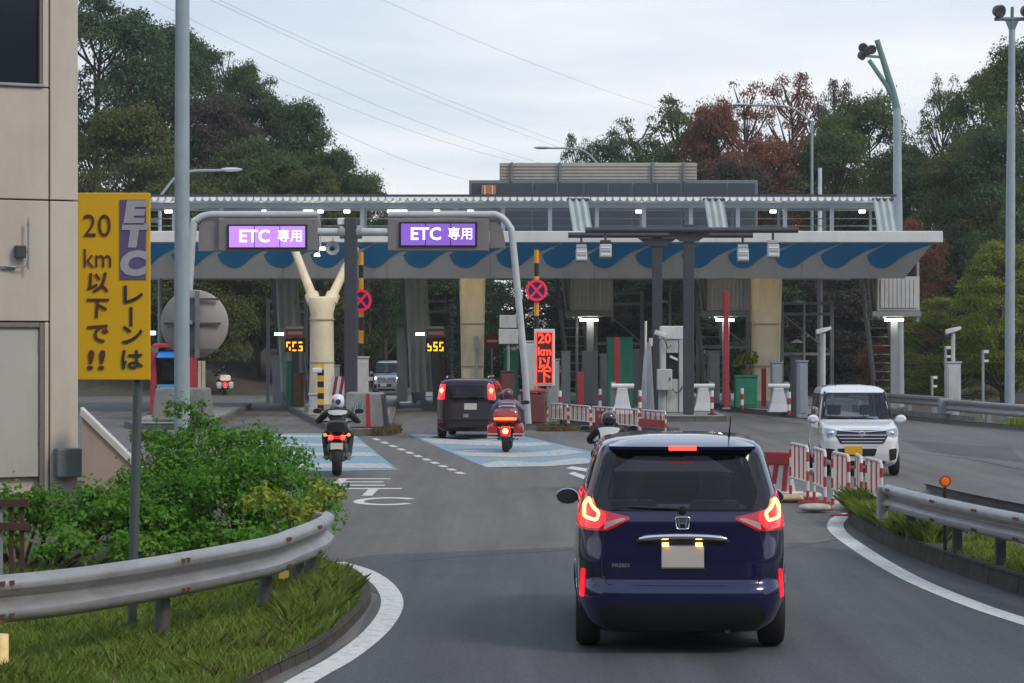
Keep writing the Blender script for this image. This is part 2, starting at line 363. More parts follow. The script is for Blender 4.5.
# arrow tail, stop lines further in
quad_px('arrow_stroke', [(566, 468.5), (572, 466.5), (590, 469), (588, 472)], 0.004, linepaint)
quad_px('arrow_stroke', [(568, 473.5), (574, 472), (592, 478), (588, 481)], 0.004, linepaint)
quad_px('stop_line', [(388, 409), (419, 408.2), (423, 410.4), (388, 411.2)], 0.004, thinpaint)
quad_px('stop_line', [(390, 402), (410, 401.6), (412, 402.8), (390, 403.4)], 0.004, thinpaint)
quad_px('lane_line', [(700, 405.5), (704, 405.2), (612, 428), (606, 428)], 0.004, thinpaint)
patchm = asphalt('dark repair asphalt', (0.085, 0.082, 0.079), (0.06, 0.058, 0.055))
for pts in (((900, 440), (1010, 448), (1024, 462), (930, 452)), ((600, 446), (640, 447), (650, 456), (604, 455))):
    quad_px('repair_patch', pts, 0.003, patchm)
crackm = mat('sealed crack', (0.045, 0.045, 0.047), 0.6, 0, 0.1)
for pts in (((395, 563), (470, 556), (560, 551), (578, 549)), ((785, 549), (812, 544), (838, 540)), ((900, 452), (960, 458), (1024, 470)), ((640, 430), (720, 437), (800, 432), (900, 436))):
    strip('crack_seal', spline([gr(*p).to_2d() for p in pts]), 0.035, 0.0065, crackm, road)

# ---- raised verges, medians and toll islands
def raised(name, pts, h, topm, kerbm, kw=0.16, n=6, kind='structure'):
    """closed outline, filled top plus a kerb whose stones are separate pieces"""
    P = [Vector((p[0], p[1], 0)) for p in pts]; top = sheet(name, P, h - 0.015, topm, kind=kind)
    P = [m_(p) for p in P]; cl = P + [P[0]]; area = sum(cl[i].x * cl[i + 1].y - cl[i + 1].x * cl[i].y for i in range(len(P)))
    sgn = -1 if area > 0 else 1
    def stone(a, b):
        d = (b - a).normalized(); nrm = Vector((d.y, -d.x, 0)) * sgn
        a2, b2 = a + d * 0.008, b - d * 0.008; k = MB()
        k.v += [tuple(q) for q in (a2, b2, b2 + nrm * kw, a2 + nrm * kw)] + [tuple(q + Vector((0, 0, h))) for q in (a2 + nrm * 0.02, b2 + nrm * 0.02, b2 + nrm * kw, a2 + nrm * kw)]
        k.f += [(0, 1, 2, 3), (4, 5, 6, 7), (0, 1, 5, 4), (1, 2, 6, 5), (2, 3, 7, 6), (3, 0, 4, 7)]; k.m += [0] * 6
        k.build('kerb_stone', kerbm, top)
    for i in range(len(P)):
        a, b = cl[i], cl[i + 1]; ln = (b - a).length; k = max(1, round(ln / 0.9))
        if ln > 14: k = max(1, round(ln / 3))
        for j in range(k): stone(a + (b - a) * (j / k), a + (b - a) * ((j + 1) / k))
    return top
vg = spline([(-2.95, 4.0), (-2.2, 8.6)] + [gr(*p).to_2d() for p in ((262, 683), (322, 652), (360, 618), (371, 596), (356, 578), (322, 566))] + [(-2.9, 18.6), (-4.2, 22), (-6.0, 26)], 4)
raised('verge', [tuple(p) for p in vg] + [(-16, 26), (-16, 4)], 0.10, soil, mat('mossy dark kerb', (0.055, 0.05, 0.042), 0.95, 0, 0.4, 5, bump=0.6, bscale=30, dirt=0.5, dirtcol=(0.03, 0.035, 0.02)))
md = spline([(4.88, 21.5), (4.62, 20.6), (4.52, 18.8), (4.62, 16.8), (4.92, 14.6), (5.5, 11.8), (6.6, 7.5), (8, 2)], 4)
raised('median', [tuple(p) for p in md] + [(9.2, 2), (7.7, 7.5), (6.6, 11.8), (6.0, 14.6), (5.7, 16.8), (5.55, 18.8), (5.35, 20.6), (5.1, 21.5)], 0.20, soil, _mats['mossy dark kerb'])
IS_H = 0.18
raised('toll_island', [(-5.0, 42.2), (-4.3, 40.9), (-3.7, 41.2), (-3.5, 43.2), (-4.2, 54), (-5.2, 70), (-11.0, 70), (-8.2, 56), (-6.2, 47)], IS_H, concrete, darkconc)
raised('toll_island', [(-3.1, 58.2), (-2.6, 57.2), (-1.6, 57.0), (-0.9, 58.0), (-0.7, 80), (-4.6, 80), (-4.6, 70), (-3.6, 62)], IS_H, concrete, darkconc)
raised('toll_island', [(0.15, 45.2), (0.4, 43.9), (1.0, 43.9), (1.5, 46.4), (4.3, 41.4), (4.7, 41.9), (3.6, 47), (3.2, 58), (3.1, 75), (0.9, 75), (0.6, 56)], IS_H, soil, darkconc)
raised('toll_island', [(4.4, 51), (4.9, 48.8), (7.0, 48.8), (7.3, 50), (7.3, 74), (4.6, 74)], IS_H, concrete, darkconc)
raised('toll_island', [(8.2, 57), (8.6, 55.0), (10.9, 47.4), (11.8, 46.8), (12.2, 48), (11.6, 60), (11.5, 74), (8.3, 74)], IS_H, concrete, darkconc)
raised('toll_island', [(-11.8, 45.6), (-11.2, 44.2), (-9.4, 44.2), (-9.0, 45.6), (-10.4, 60), (-13.5, 60)], IS_H, concrete, darkconc)
raised('roadside_verge', [(12.9, 53.5), (13.4, 49), (15.6, 41), (18.6, 30), (30, 30), (30, 60), (16.2, 60)], 0.14, soil, darkconc)

# ================================================================== ROADSIDE BUILDING ON THE LEFT
BY = 24.0
wallm = mat('beige wall panels', (0.58, 0.505, 0.425), 0.75, 0, 0.05, 1.2, bump=0.12, bscale=120, dirt=0.28, dirtcol=(0.26, 0.22, 0.18))
doorm = mat('pale grey steel door', (0.50, 0.48, 0.43), 0.5, 0, 0.04, 2, dirt=0.2)
framem = mat('brown-grey door frame', (0.20, 0.175, 0.15), 0.5, 0, 0.06)
winm = mat('dark window glass', (0.012, 0.018, 0.022), 0.08, 0, 0)
BROT = R(25); xr = xw(78, BY)
def xb(px):      # distance along the turned front wall, measured from its right corner
    k = (px - 512) / FPX; return xr - (xr - BY * k) / (math.cos(BROT) - k * math.sin(BROT))
def wallpt(px, d=0.0): a = xr - xb(px); return Vector((xr - a * math.cos(BROT) + d * math.sin(BROT), BY - a * math.sin(BROT) - d * math.cos(BROT), 0))
xj = xb(48); xd = xb(38)
bt = thing('service_building', 'beige panelled two-storey building with pale steel door at the left edge', 'building', (xr, BY, 0), BROT)
def bpart(name, m, x0, x1, y0, y1, z0, z1, par=None, bevel=0.012): return MB().bx(x0 - xr, x1 - xr, y0 - BY, y1 - BY, z0, z1).build(name, m, par or bt, bevel=bevel)
zj = zw(201, BY); zwin = zw(86, BY); zdt = zw(325, BY); g = 0.012
MB().bx(-12, -0.16, 0.16, 9, 0, 11).build('wall', wallm, bt)                # core behind the cladding
for (x0, x1, z0, z1) in ((xj + g, xr, 0, zj - g), (xj + g, xr, zj + g, 11.0), (xr - 12, xj - g, zdt + 0.06, zj - g), (xr - 12, xj - g, zj + g, zwin - 0.06)):
    bpart('wall_panel', wallm, x0, x1, BY, BY + 0.15, z0, z1)
bpart('wall_panel', wallm, xb(43), xj - g, BY, BY + 0.15, 0, zdt + 0.04)
bpart('wall_panel', wallm, xb(41), xj - g, BY, BY + 0.15, zwin - 0.04, 11)
sd_ = MB(); [sd_.bx(-0.15, -0.003, 0.16 + 2.9 * k, 0.16 + 2.9 * k + 2.87, 0, 11) for k in range(3)]; sd_.build('side_panel', wallm, bt)
wn = bpart('window', winm, xr - 6, xb(38), BY + 0.10, BY + 0.13, zwin, 11)
bpart('window_frame', framem, xb(38), xb(41) - 0.005, BY + 0.02, BY + 0.14, zwin, 11, wn); bpart('window_sill', greypaint, xr - 6, xb(42), BY - 0.05, BY + 0.09, zwin - 0.05, zwin, wn)
dr = bpart('door', doorm, xb(-45), xd, BY + 0.06, BY + 0.10, 0.35, zdt - 0.05)
bpart('door_frame', framem, xd, xb(43) - 0.004, BY + 0.012, BY + 0.14, 0.2, zdt + 0.035, dr); bpart('door_frame', framem, xb(-50), xd, BY + 0.012, BY + 0.14, zdt - 0.045, zdt + 0.035, dr)
for pz in (344, 437): bpart('hinge', framem, xb(37), xb(40.5), BY + 0.03, BY + 0.06, zw(pz, BY) - 0.13, zw(pz, BY) + 0.13, dr)
bx_ = MB().box((xw(65, 23.8), 23.85, zw(463, 23.8)), (0.40, 0.26, 0.46)).build('meter_box', mat('meter box grey', (0.14, 0.17, 0.17), 0.5), origin=(xw(65, 23.8), 23.85, zw(463, 23.8) - 0.23), bevel=0.02); bx_.location = wallpt(65, 0.14) + Vector((0, BY * K - BY, zw(463, 23.8) - 0.23)); bx_.rotation_euler = (0, 0, BROT)
tag(bx_, 'small grey-green meter box fixed low on the building corner', 'meter box')
st = thing('wall_antenna', 'small aerial with junction box bracketed to the beige wall', 'antenna', tuple(wallpt(18) + Vector((0, BY * K - BY, zw(252, 23.3)))), BROT, None, False)
MB().tube([(0.09, -0.12, -0.25), (0.09, -0.12, 0.45)], 0.018).tube([(0.09, -0.12, 0.45), (0.09, -0.12, 0.58)], [0.03, 0.008]).build('aerial', greypaint, st)
MB().box((-0.03, -0.08, 0.03), (0.17, 0.12, 0.2)).build('junction_box', darksteel, st, bevel=0.015)
MB().tube([(-0.3, -0.05, -0.2), (-0.1, -0.08, -0.22), (0.06, -0.1, -0.2), (0.09, -0.12, -0.05)], 0.012, 6).tube([(-0.32, -0.02, -0.22), (-0.1, -0.02, -0.22)], 0.035).bar((-0.1, 0.0, 0.03), (0.1, -0.12, 0.03), 0.03).build('bracket', greypaint, st)
# ramp parapet beside the building
pw = thing('ramp_parapet', 'pinkish beige sloping parapet wall beside the building', 'parapet wall', (xw(82, 23.6), 23.6, 0))
MB().prism([(0, 0), (1.3, 0), (1.3, 0.05), (0, zw(417, 23))], 0.0, 0.22).build('wall', mat('pinkish render', (0.42, 0.31, 0.25), 0.8, 0, 0.06, 2, dirt=0.2), pw)
MB().prism([(-0.02, zw(417, 23) + 0.003), (1.3, 0.053), (1.36, 0.11), (-0.02, zw(411, 23) + 0.03)], -0.04, 0.26).build('coping', mat('pale coping', (0.55, 0.52, 0.46), 0.8), pw)

# ================================================================== TOLL CANOPY
CY = 54.0; S_ = FPX / CY
cz0, cz1, cz2 = zw(277.5, CY), zw(243, CY), zw(231, CY); cx0, cx1 = xw(72, CY), xw(943, CY)
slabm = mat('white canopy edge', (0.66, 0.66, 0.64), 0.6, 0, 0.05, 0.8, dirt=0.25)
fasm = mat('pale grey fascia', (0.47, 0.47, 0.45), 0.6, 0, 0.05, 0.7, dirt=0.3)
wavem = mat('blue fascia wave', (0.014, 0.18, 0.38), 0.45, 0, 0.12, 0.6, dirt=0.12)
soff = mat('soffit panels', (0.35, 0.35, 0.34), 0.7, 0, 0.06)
ca = thing('toll_canopy', 'long flat white toll plaza canopy with blue wave fascia', 'canopy', (0, CY, 0))
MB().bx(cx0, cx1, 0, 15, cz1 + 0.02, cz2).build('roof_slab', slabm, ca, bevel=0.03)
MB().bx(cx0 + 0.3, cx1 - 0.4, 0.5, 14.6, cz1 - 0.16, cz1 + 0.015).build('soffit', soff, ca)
k0 = 72.0; FT, FB = 0.06, 1.0      # the fascia leans in towards its foot
fpx1 = 909.0; nseg = 8
for i in range(nseg):
    a, b = k0 + (fpx1 - k0) * i / nseg, k0 + (fpx1 - k0) * (i + 1) / nseg
    if i < nseg - 1: MB().prism([(FT, cz1 + 0.01), (FT + 0.12, cz1 + 0.01), (FB + 0.12, cz0), (FB, cz0)], xw(a, CY) + 0.006, xw(b, CY) - 0.006, plane='yz').build('fascia_panel', fasm, ca)
    else: MB().loft([[(xw(a, CY) + 0.006, FB + d, cz0), (xw(b, CY), FB + d, cz0), (xw(b + 24, CY), FT + d, cz1 + 0.01), (xw(a, CY) + 0.006, FT + d, cz1 + 0.01)] for d in (0, 0.12)]).build('fascia_panel', fasm, ca)
wav = [(21, 0.2), (9, 6), (0, 11.5), (2, 16.5), (5, 20.6), (11, 23.8), (17, 24.6), (22, 23.5), (26, 21), (31.5, 16.2), (37, 12.3), (46, 7.5), (54.5, 4.4), (66.2, 0.3)]
wave_me = None; x_ = 868.5
while x_ > 60:
    if wave_me is None:
        sl = (FB - FT) / (cz1 - cz0); n_ = len(wav); o = MB().loft([[(p[0] / S_, FT + p[1] / S_ * sl + d, -p[1] / S_) for p in wav] for d in (-0.022, 0.05)]).build('wave', wavem, ca); wave_me = o.data
    else:
        o = bpy.data.objects.new('wave', wave_me); col.objects.link(o); o.parent = ca
    o.location = (xw(x_, CY), 0, cz1); x_ -= 46.6
MB().bx(xw(72, CY), xw(905, CY), 13.8, 14.0, cz0 + 0.3, cz1 - 0.17).build('rear_fascia', fasm, ca)
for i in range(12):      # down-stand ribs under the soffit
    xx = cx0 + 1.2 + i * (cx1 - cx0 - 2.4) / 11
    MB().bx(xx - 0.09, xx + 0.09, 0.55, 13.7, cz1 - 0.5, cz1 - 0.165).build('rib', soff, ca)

def column(px, Y, wt, wb, label, ytop):
    t = thing('canopy_column', label, 'column', (xw(px, Y), Y, 0), group='cream canopy columns')
    zt = zw(ytop, Y); rings = []
    for z, w_ in ((0.17, wb * 0.5), (0.6, wb * 0.5), (zt * 0.5, (wb * 0.6 + wt * 0.4) * 0.5), (zt, wt * 0.5)):
        rg = []
        for sxx, syy in ((-1, -1), (1, -1), (1, 1), (-1, 1)):
            for a in ((0.86, 1.0), (1.0, 0.86)) if sxx * syy > 0 else ((1.0, 0.86), (0.86, 1.0)):
                rg.append((sxx * w_ * a[0], syy * w_ * 0.75 * a[1], z))
        rings.append(rg)
    MB().loft(rings).build('shaft', cream, t, smooth=True)
    MB().bx(-wb * 0.62, wb * 0.62, -wb * 0.5, wb * 0.5, 0.15, 0.42).build('plinth', concrete, t, bevel=0.03)
    for zz_ in (1.7, 3.3): wj = (wb + (wt - wb) * max(0, (zz_ - 0.6) / (zt - 0.6)) * 0.85) / 2 + 0.012; MB().bx(-wj, wj, -wj * 0.75, wj * 0.75, zz_, zz_ + 0.035).build('joint_band', mat('stained joint', (0.36, 0.30, 0.2), 0.7), t)
    return t
c1 = column(472.5, 56.5, 1.0, 0.80, 'cream tapering canopy column standing behind the black wagon', 266)
MB().tube([(0.15, -0.42, 0.2), (0.15, -0.42, 2.4)], 0.06).box((0.15, -0.46, 2.6), (0.16, 0.14, 0.5)).build('conduit', greypaint, c1)
column(765.5, 57.0, 1.22, 0.95, 'cream tapering canopy column beside the green cabinet with a plant', 268)
# the Y-shaped column in the left island
YC = 52.5
yc = thing('forked_column', 'cream Y-shaped column with two round arms on the left toll island', 'column', (xw(322, YC), YC, 0), group='cream canopy columns')
MB().lathe([(0.47, 0.17), (0.43, 1.5), (0.40, 3.6), (0.48, 3.95), (0.46, 4.15), (0.25, 4.2)], n=20).build('shaft', cream, yc, smooth=True)
MB().lathe([(0.62, 0.15), (0.62, 0.42), (0.5, 0.45), (0.3, 0.45)], n=20).build('plinth', concrete, yc, smooth=True)
for zz_ in (1.9, 3.4): MB().lathe([(0.40, zz_ - 0.02), (0.452, zz_ - 0.02), (0.452, zz_ + 0.02), (0.40, zz_ + 0.02)], n=20).build('joint_band', mat('stained joint', (0.36, 0.30, 0.2), 0.7), yc, smooth=True)
for (tx, ty) in ((-0.85, 0.9), (0.85, 0.9)):
    arm = MB().tube([(tx * 0.28, 0, 3.95), (tx * 0.8, 0.55, 5.0), (tx * 1.28, ty + 0.35, 5.95)], [0.18, 0.15, 0.14], 12).build('arm', cream, yc, smooth=True)
    MB().tube([(tx * 0.33, 0.02, 4.0), (tx * 0.45, 0.16, 4.28)], 0.25, 12).build('flange', cream, arm, smooth=True)

# lamps hung in front of the columns, lighting them
for px, lb in ((467, 'small lit lamp pair hanging in front of the cream column behind the wagon'), (317, 'small lit lamp pair hanging by the Y-shaped column'), (757, 'small lit lamp pair hanging in front of the right cream column')):
    Yl = 55.0 if px != 317 else 51.3; t = thing('canopy_lamp', lb, 'lamp', (xw(px, Yl), Yl, zw(255, Yl)), group='lit lamps under the canopy fascia')
    MB().tube([(0.12, 0.3, 0.9), (0.1, 0.1, 0.3), (0.05, 0, 0.05)], 0.025, 6).build('bracket', greypaint, t)
    for dx, dz in ((0, 0), (0.2, 0.22)): MB().lathe([(0.03, 0.07), (0.09, 0.02), (0.1, -0.04), (0.0, -0.05)], (dx, 0, dz), n=12).build('lamp_head', lampwhite, t, smooth=True)
    ld = bpy.data.lights.new('canopy_lamp_light', 'POINT'); ld.energy = 55; ld.color = (1.0, 0.86, 0.6); ld.shadow_soft_size = 0.12
    lo = bpy.data.objects.new('canopy_lamp_light', ld); col.objects.link(lo); lo.parent = t; lo.location = (0.05, -0.15, -0.25)
# ================================================================== ROOF WALKWAY
WY = 56.5
wk = thing('roof_walkway', 'covered service walkway with corrugated roof running along the canopy', 'walkway', (0, WY, cz2))
wx0, wx1 = xw(72, WY), xw(895, WY); wz = lambda p: zw(p, WY) - cz2
steel = mat('blue-grey walkway steel', (0.27, 0.30, 0.34), 0.5, 0, 0.08, 2, dirt=0.25)
corr = mat('pale corrugated sheet', (0.62, 0.66, 0.66), 0.5, 0, 0.06, 2, dirt=0.25)
per = 7.3 / FPX * WY; nn = int((wx1 - wx0) / per * 10)
prof = [(wx0 + per * i / 10, 0.075 * abs(math.sin(math.pi * i / 10)) * -1) for i in range(nn)]
rs = MB(); rs.grid([[(x, y, wz(199.5) + z) for x, z in prof] for y in (-0.25, 2.4)] ); rs.grid([[(x, y, wz(199.5) + 0.055 + z * 0.15) for x, z in prof] for y in (-0.25, 2.4)])
rs.grid([[(x, -0.25, wz(199.5) + z) for x, z in prof], [(x, -0.25, wz(199.5) + 0.055 + z * 0.15) for x, z in prof]])
rs.build('roof_sheet', corr, wk, smooth=True)
ev = MB(); nsc = int((wx1 - wx0) / per)
for i in range(nsc):
    c_ = wx0 + per * (i + 0.5); ev.prism([(c_ + per * 0.44 * math.cos(a), wz(197.3) - per * 0.60 * math.sin(a)) for a in np.linspace(0, math.pi, 7)], -0.34, -0.27)
ev.build('eave_closures', mat('white eave closure', (0.82, 0.84, 0.85), 0.5, 0, 0.04), wk)['kind'] = 'stuff'
MB().bx(wx0, wx1, -0.36, -0.26, wz(197.2), wz(195.0)).build('eave_edge', darksteel, wk)
MB().bx(wx0, wx1, 0, 0.14, wz(207.5), wz(202.5)).build('edge_beam', steel, wk); MB().bx(wx0, wx1, 2.1, 2.24, wz(207.5), wz(202.5)).build('edge_beam', steel, wk)
px_ = 80
while px_ < 895:
    MB().bx(xw(px_, WY) - 0.075, xw(px_, WY) + 0.075, 0.003, 0.137, -0.01, wz(207.4)).build('post', steel, wk)
    MB().bx(xw(px_, WY) - 0.05, xw(px_, WY) + 0.05, 2.11, 2.21, -0.01, wz(207.4)).build('post', steel, wk); px_ += 47.0
for pz in (215.5, 223): MB().bx(wx0, wx1, 2.13, 2.17, wz(pz) - 0.02, wz(pz) + 0.02).build('rail', steel, wk)
for px in (171, 262, 311, 345, 396, 436, 470, 640, 776, 866):
    lm = MB().box((xw(px, WY), 1.0, wz(210)), (0.75 if px in (171, 311, 396) else 0.22, 0.12, 0.1)).build('light_fixture', lampwhite, wk)

# ================================================================== DARK PANELLED BLOCK BEHIND THE WALKWAY
KY = 74.0
panel = mat('dark blue-grey panel', (0.045, 0.055, 0.075), 0.45, 0, 0.15, 0.8, dirt=0.2)
kf = mat('panel frame grey', (0.16, 0.18, 0.2), 0.5, 0, 0.1)
louv = mat('beige ribbed screen', (0.40, 0.37, 0.32), 0.65, 0, 0.06, 1, dirt=0.3)
nb = thing('panelled_block', 'dark panelled block with pale ribbed screen rising behind the walkway', 'building', (xw(613, KY), KY, 0))
X0 = xw(613, KY)
def kp(name, m, p0, p1, q0, q1, d0, d1, par=None, bevel=0.02): return MB().bx(xw(p0, KY) - X0, xw(p1, KY) - X0, d0, d1, zw(q1, KY), zw(q0, KY)).build(name, m, par or nb, bevel=bevel)
kp('frame', kf, 469, 758, 180, 262, 0.1, 3.0)
cuts = [471, 533, 584, 633, 682, 728, 756]
for i in range(len(cuts) - 1):
    for (q0, q1) in ((183, 201), (203.5, 230), (232.5, 258)): kp('panel', panel, cuts[i] + 1, cuts[i + 1] - 1, q0, q1, 0.03, 0.16)
for px in (557, 608, 657): kp('mullion', kf, px - 0.5, px + 0.5, 183, 201, -0.02, 0.05)
for i, (a, b) in enumerate(((499.5, 511), (512.5, 559), (561, 652.5), (654, 683.5), (685, 697))):
    lv = kp('screen_panel', louv, a, b, 162.5, 181, 0.2, 0.4)
    for q in (165, 168.2, 171.4, 174.6, 177.8): MB().bx(xw(a, KY) - X0 + 0.01, xw(b, KY) - X0 - 0.01, 0.155, 0.21, zw(q + 1.1, KY), zw(q, KY)).build('slat', louv, lv)
for px in (511.7, 560, 653, 684): kp('screen_post', kf, px - 1.1, px + 1.1, 162, 182, 0.0, 0.19)
cr = kp('crate', mat('orange-brown box', (0.5, 0.17, 0.05), 0.6), 481.5, 496, 186, 195, -0.5, 0.0); cr.parent = None
cr.location = m_((X0, KY, 0)); cr.name = 'service_box'; tag(cr, 'small orange-brown box in front of the dark panels', 'box')
for px in (485, 492.5): kp('edge_strip', white, px - 0.5, px + 0.5, 186, 195, -0.53, -0.5, cr, bevel=0)
# ================================================================== ETC SIGN GANTRY
GY = 44.0
gz = lambda p: zw(p, GY)
gx = lambda p: xw(p, GY)
pipe = mat('grey gantry pipe', (0.50, 0.52, 0.52), 0.45, 0.1, 0.1, 2, dirt=0.25)
boxm = mat('taupe sign housing', (0.20, 0.175, 0.175), 0.6, 0, 0.08, 1.5, dirt=0.2)
purple = mat('lit violet sign', (0.3, 0.1, 0.6), 0.4, 0, 0, emit=0.9, ecol=(0.46, 0.24, 0.74)); purple2 = mat('dimmer lit violet sign', (0.2, 0.08, 0.4), 0.4, 0, 0, emit=0.55, ecol=(0.24, 0.12, 0.62))
signwhite = mat('lit white letters', (0.9, 0.9, 0.9), 0.4, 0, 0, emit=1.3, ecol=(1.0, 0.97, 1.0))
ga = thing('sign_gantry', 'grey portal gantry with three legs spanning both left toll lanes', 'gantry', (gx(351), GY, 0))
def gp(p, q, d=0.0): return (gx(p) - gx(351), d, gz(q))
r_ = 0.105
MB().tube(spline([gp(181, 436), gp(187, 330), gp(193, 232), gp(197, 220), gp(208, 215), gp(230, 214.5), gp(318, 214.5)], 5), r_, 10).build('left_pipe', pipe, ga, smooth=True)
MB().tube(spline([gp(529, 436), gp(524, 360), gp(513, 244), gp(509, 226), gp(498, 215.5), gp(480, 214.5), gp(388, 214.5)], 5), r_, 10).build('right_pipe', pipe, ga, smooth=True)
MB().box((0, 0.0, gz(218) / 2), (0.37, 0.37, gz(218))).build('centre_post', darksteel, ga, bevel=0.03)
MB().tube([gp(316, 232), gp(390, 232)], 0.12, 12).build('cross_pipe', pipe, ga, smooth=True)
for q_ in ((340, 345.5), (356.5, 362)): MB().tube([gp(q_[0], 232), gp(q_[1], 232)], 0.2, 12).build('flange', greypaint, ga, smooth=True)
MB().box(gp(341.5, 221.5), (0.22, 0.25, 0.2)).build('junction_box', white, ga, bevel=0.02)
for s_, (a, b, p0, p1, q0, q1, tilt) in enumerate(((219, 318, 229.5, 306, 226.5, 247.5, 0), (388, 489, 401, 475.5, 224, 245.5, 0))):
    t = thing('lane_sign', ('violet lit ETC lane sign box on the left, over the helmeted rider', 'violet lit ETC lane sign box over the black wagon, right of the dark post')[s_], 'sign', (gx((a + b) / 2), GY, gz(252)), group='ETC lane signs')
    x0 = gx((a + b) / 2); z0 = gz(252); F = lambda p: gx(p) - x0; H = lambda q: gz(q) - z0
    MB().bx(F(a), F(b), -0.14, 0.42, H(251), H(219)).build('housing', boxm, t, bevel=0.02)
    if s_ == 0: MB().prism([(F(198), H(251)), (F(218.6), H(251)), (F(218.6), H(219)), (F(203), H(219)), (F(199), H(226))], 0.0, 0.3).build('side_plate', boxm, t)
    else: MB().prism([(F(489.4), H(248)), (F(506), H(248)), (F(503), H(230)), (F(497), H(222)), (F(489.4), H(222))], 0.0, 0.3).build('side_plate', boxm, t)
    MB().bx(F(p0) - 0.05, F(p1) + 0.05, -0.19, -0.142, H(q1) - 0.05, H(q0) + 0.05).build('bezel', black, t)
    pn = MB(); w3 = (F(p1) - F(p0)) / 3
    for k in range(3):
        sc_ = MB().bx(F(p0) + k * w3 + 0.012, F(p0) + (k + 1) * w3 - 0.012, -0.205, -0.192, H(q1), H(q0)).build('display_panel', (purple, purple2)[s_], t)
    txt('ETC', 0.50, signwhite, t, 'lettering', (F(p0 + (p1 - p0) * 0.335), -0.212, H((q0 + q1) / 2)), bold=0.008, space=1.03)
    txt('専用', 0.38, signwhite, t, 'lettering', (F(p0 + (p1 - p0) * 0.80), -0.212, H((q0 + q1) / 2)), bold=0.0, space=1.02)
sp = thing('horn_speaker', 'grey horn loudspeaker under the gantry cross pipe', 'loudspeaker', tuple(at(332.5, 248, 50))); sp.scale = (0.72, 0.72, 0.72)
MB().lathe([(0.07, 0.35), (0.10, 0.15), (0.30, 0.0), (0.33, -0.03), (0.30, -0.02), (0.10, 0.1), (0.02, 0.1)], axis='y', n=18).build('horn', greypaint, sp, smooth=True)
MB().lathe([(0.12, 0.02), (0.10, 0.0), (0.02, -0.02)], axis='y', n=12).build('driver', black, sp, smooth=True)
MB().tube([(0, 0.3, 0.05), (0, 0.3, 0.5)], 0.03).build('bracket', greypaint, sp)

# striped poles with round red cross signals
redring = mat('red signal ring', (0.55, 0.02, 0.05), 0.4, 0, 0, emit=0.35, ecol=(0.9, 0.02, 0.08))
stripey = mat('orange-yellow stripe', (0.75, 0.33, 0.02), 0.5, 0, 0.1, 5, emit=0.0)
sigback = mat('dark blue signal face', (0.03, 0.035, 0.12), 0.4, 0, 0.05)
def signal_pole(px, Y, ytop, ybot, yc, label, drawn=False):
    t = thing('signal_pole', label, 'signal', (xw(px, Y), Y, IS_H), group='round red lane signals')
    zt, zb = zw(ytop, Y) - IS_H, 0.0; n = 13
    for i in range(n):
        a, b = zb + (zt - zb) * i / n, zb + (zt - zb) * (i + 1) / n
        MB().tube([(0, 0, a), (0, 0, b)], 0.075, 8).build('band', black if i % 2 else stripey, t, smooth=True)
    zc = zw(yc, Y) - IS_H; r = 0.30
    f = MB().lathe([(0.26, -0.10), (0.27, -0.14), (0.0, -0.14)], (0, 0, zc), axis='y', n=24).build('signal_face', sigback, t)
    MB().lathe([(r + 0.03, -0.10), (r + 0.03, -0.17), (r - 0.05, -0.17), (r - 0.05, -0.13)], (0, 0, zc), axis='y', n=28).build('ring', redring, t, smooth=True)
    for s in (-1, 1): MB().bar((-0.17 * s, -0.155 - 0.004 * s, zc - 0.19), (0.17 * s, -0.155 - 0.004 * s, zc + 0.19), 0.02, 0.07, up=(1, 0, 0)).build('cross_bar', redring, t)
    return t
signal_pole(361, 45.2, 252, 400, 300.5, 'striped pole with round red cross signal just right of the dark gantry post')
signal_pole(536.5, 45.6, 250, 400, 290.5, 'striped pole with round red cross signal above the red speed display')

# red vertical LED display
LY = 45.0
ledred = mat('lit red LED', (0.4, 0.03, 0.02), 0.4, 0, 0, emit=1.3, ecol=(1.0, 0.065, 0.03)); ledback = mat('dim red LED matrix', (0.06, 0.01, 0.01), 0.6, 0, 0.2, 60, emit=0.03, ecol=(0.9, 0.04, 0.02))
t = thing('speed_display', 'tall white-framed red LED display reading 20km以下', 'LED display', (xw(544.5, LY), LY, IS_H))
z1, z0 = zw(331, LY) - IS_H, zw(385, LY) - IS_H
MB().bx(-0.31, 0.31, 0, 0.22, z0 - 0.03, z1 + 0.06).build('housing', white, t, bevel=0.02)
MB().bx(-0.25, 0.25, -0.015, 0.02, z0 + 0.03, z1 - 0.03).build('screen', ledback, t)
hh = (z1 - z0 - 0.1) / 4
for i, (s, sz) in enumerate((('20', 0.40), ('km', 0.34), ('以', 0.42), ('下', 0.42))): txt(s, sz, ledred, t, 'lettering', (0, -0.022, z1 - 0.05 - hh * (i + 0.5)), bold=0.012)
fr = MB(); [fr.bx(x - 0.012, x + 0.012, -0.024, -0.014, z0 + 0.04, z1 - 0.04) for x in (-0.235, 0.235)]; [fr.bx(-0.22, 0.22, -0.024, -0.014, z - 0.012, z + 0.012) for z in (z0 + 0.05, z1 - 0.05)]; fr.build('lit_border', ledred, t)
MB().bx(-0.2, -0.12, 0.06, 0.14, 0, z0 - 0.03).bx(0.12, 0.2, 0.06, 0.14, 0, z0 - 0.03).build('legs', greypaint, t)
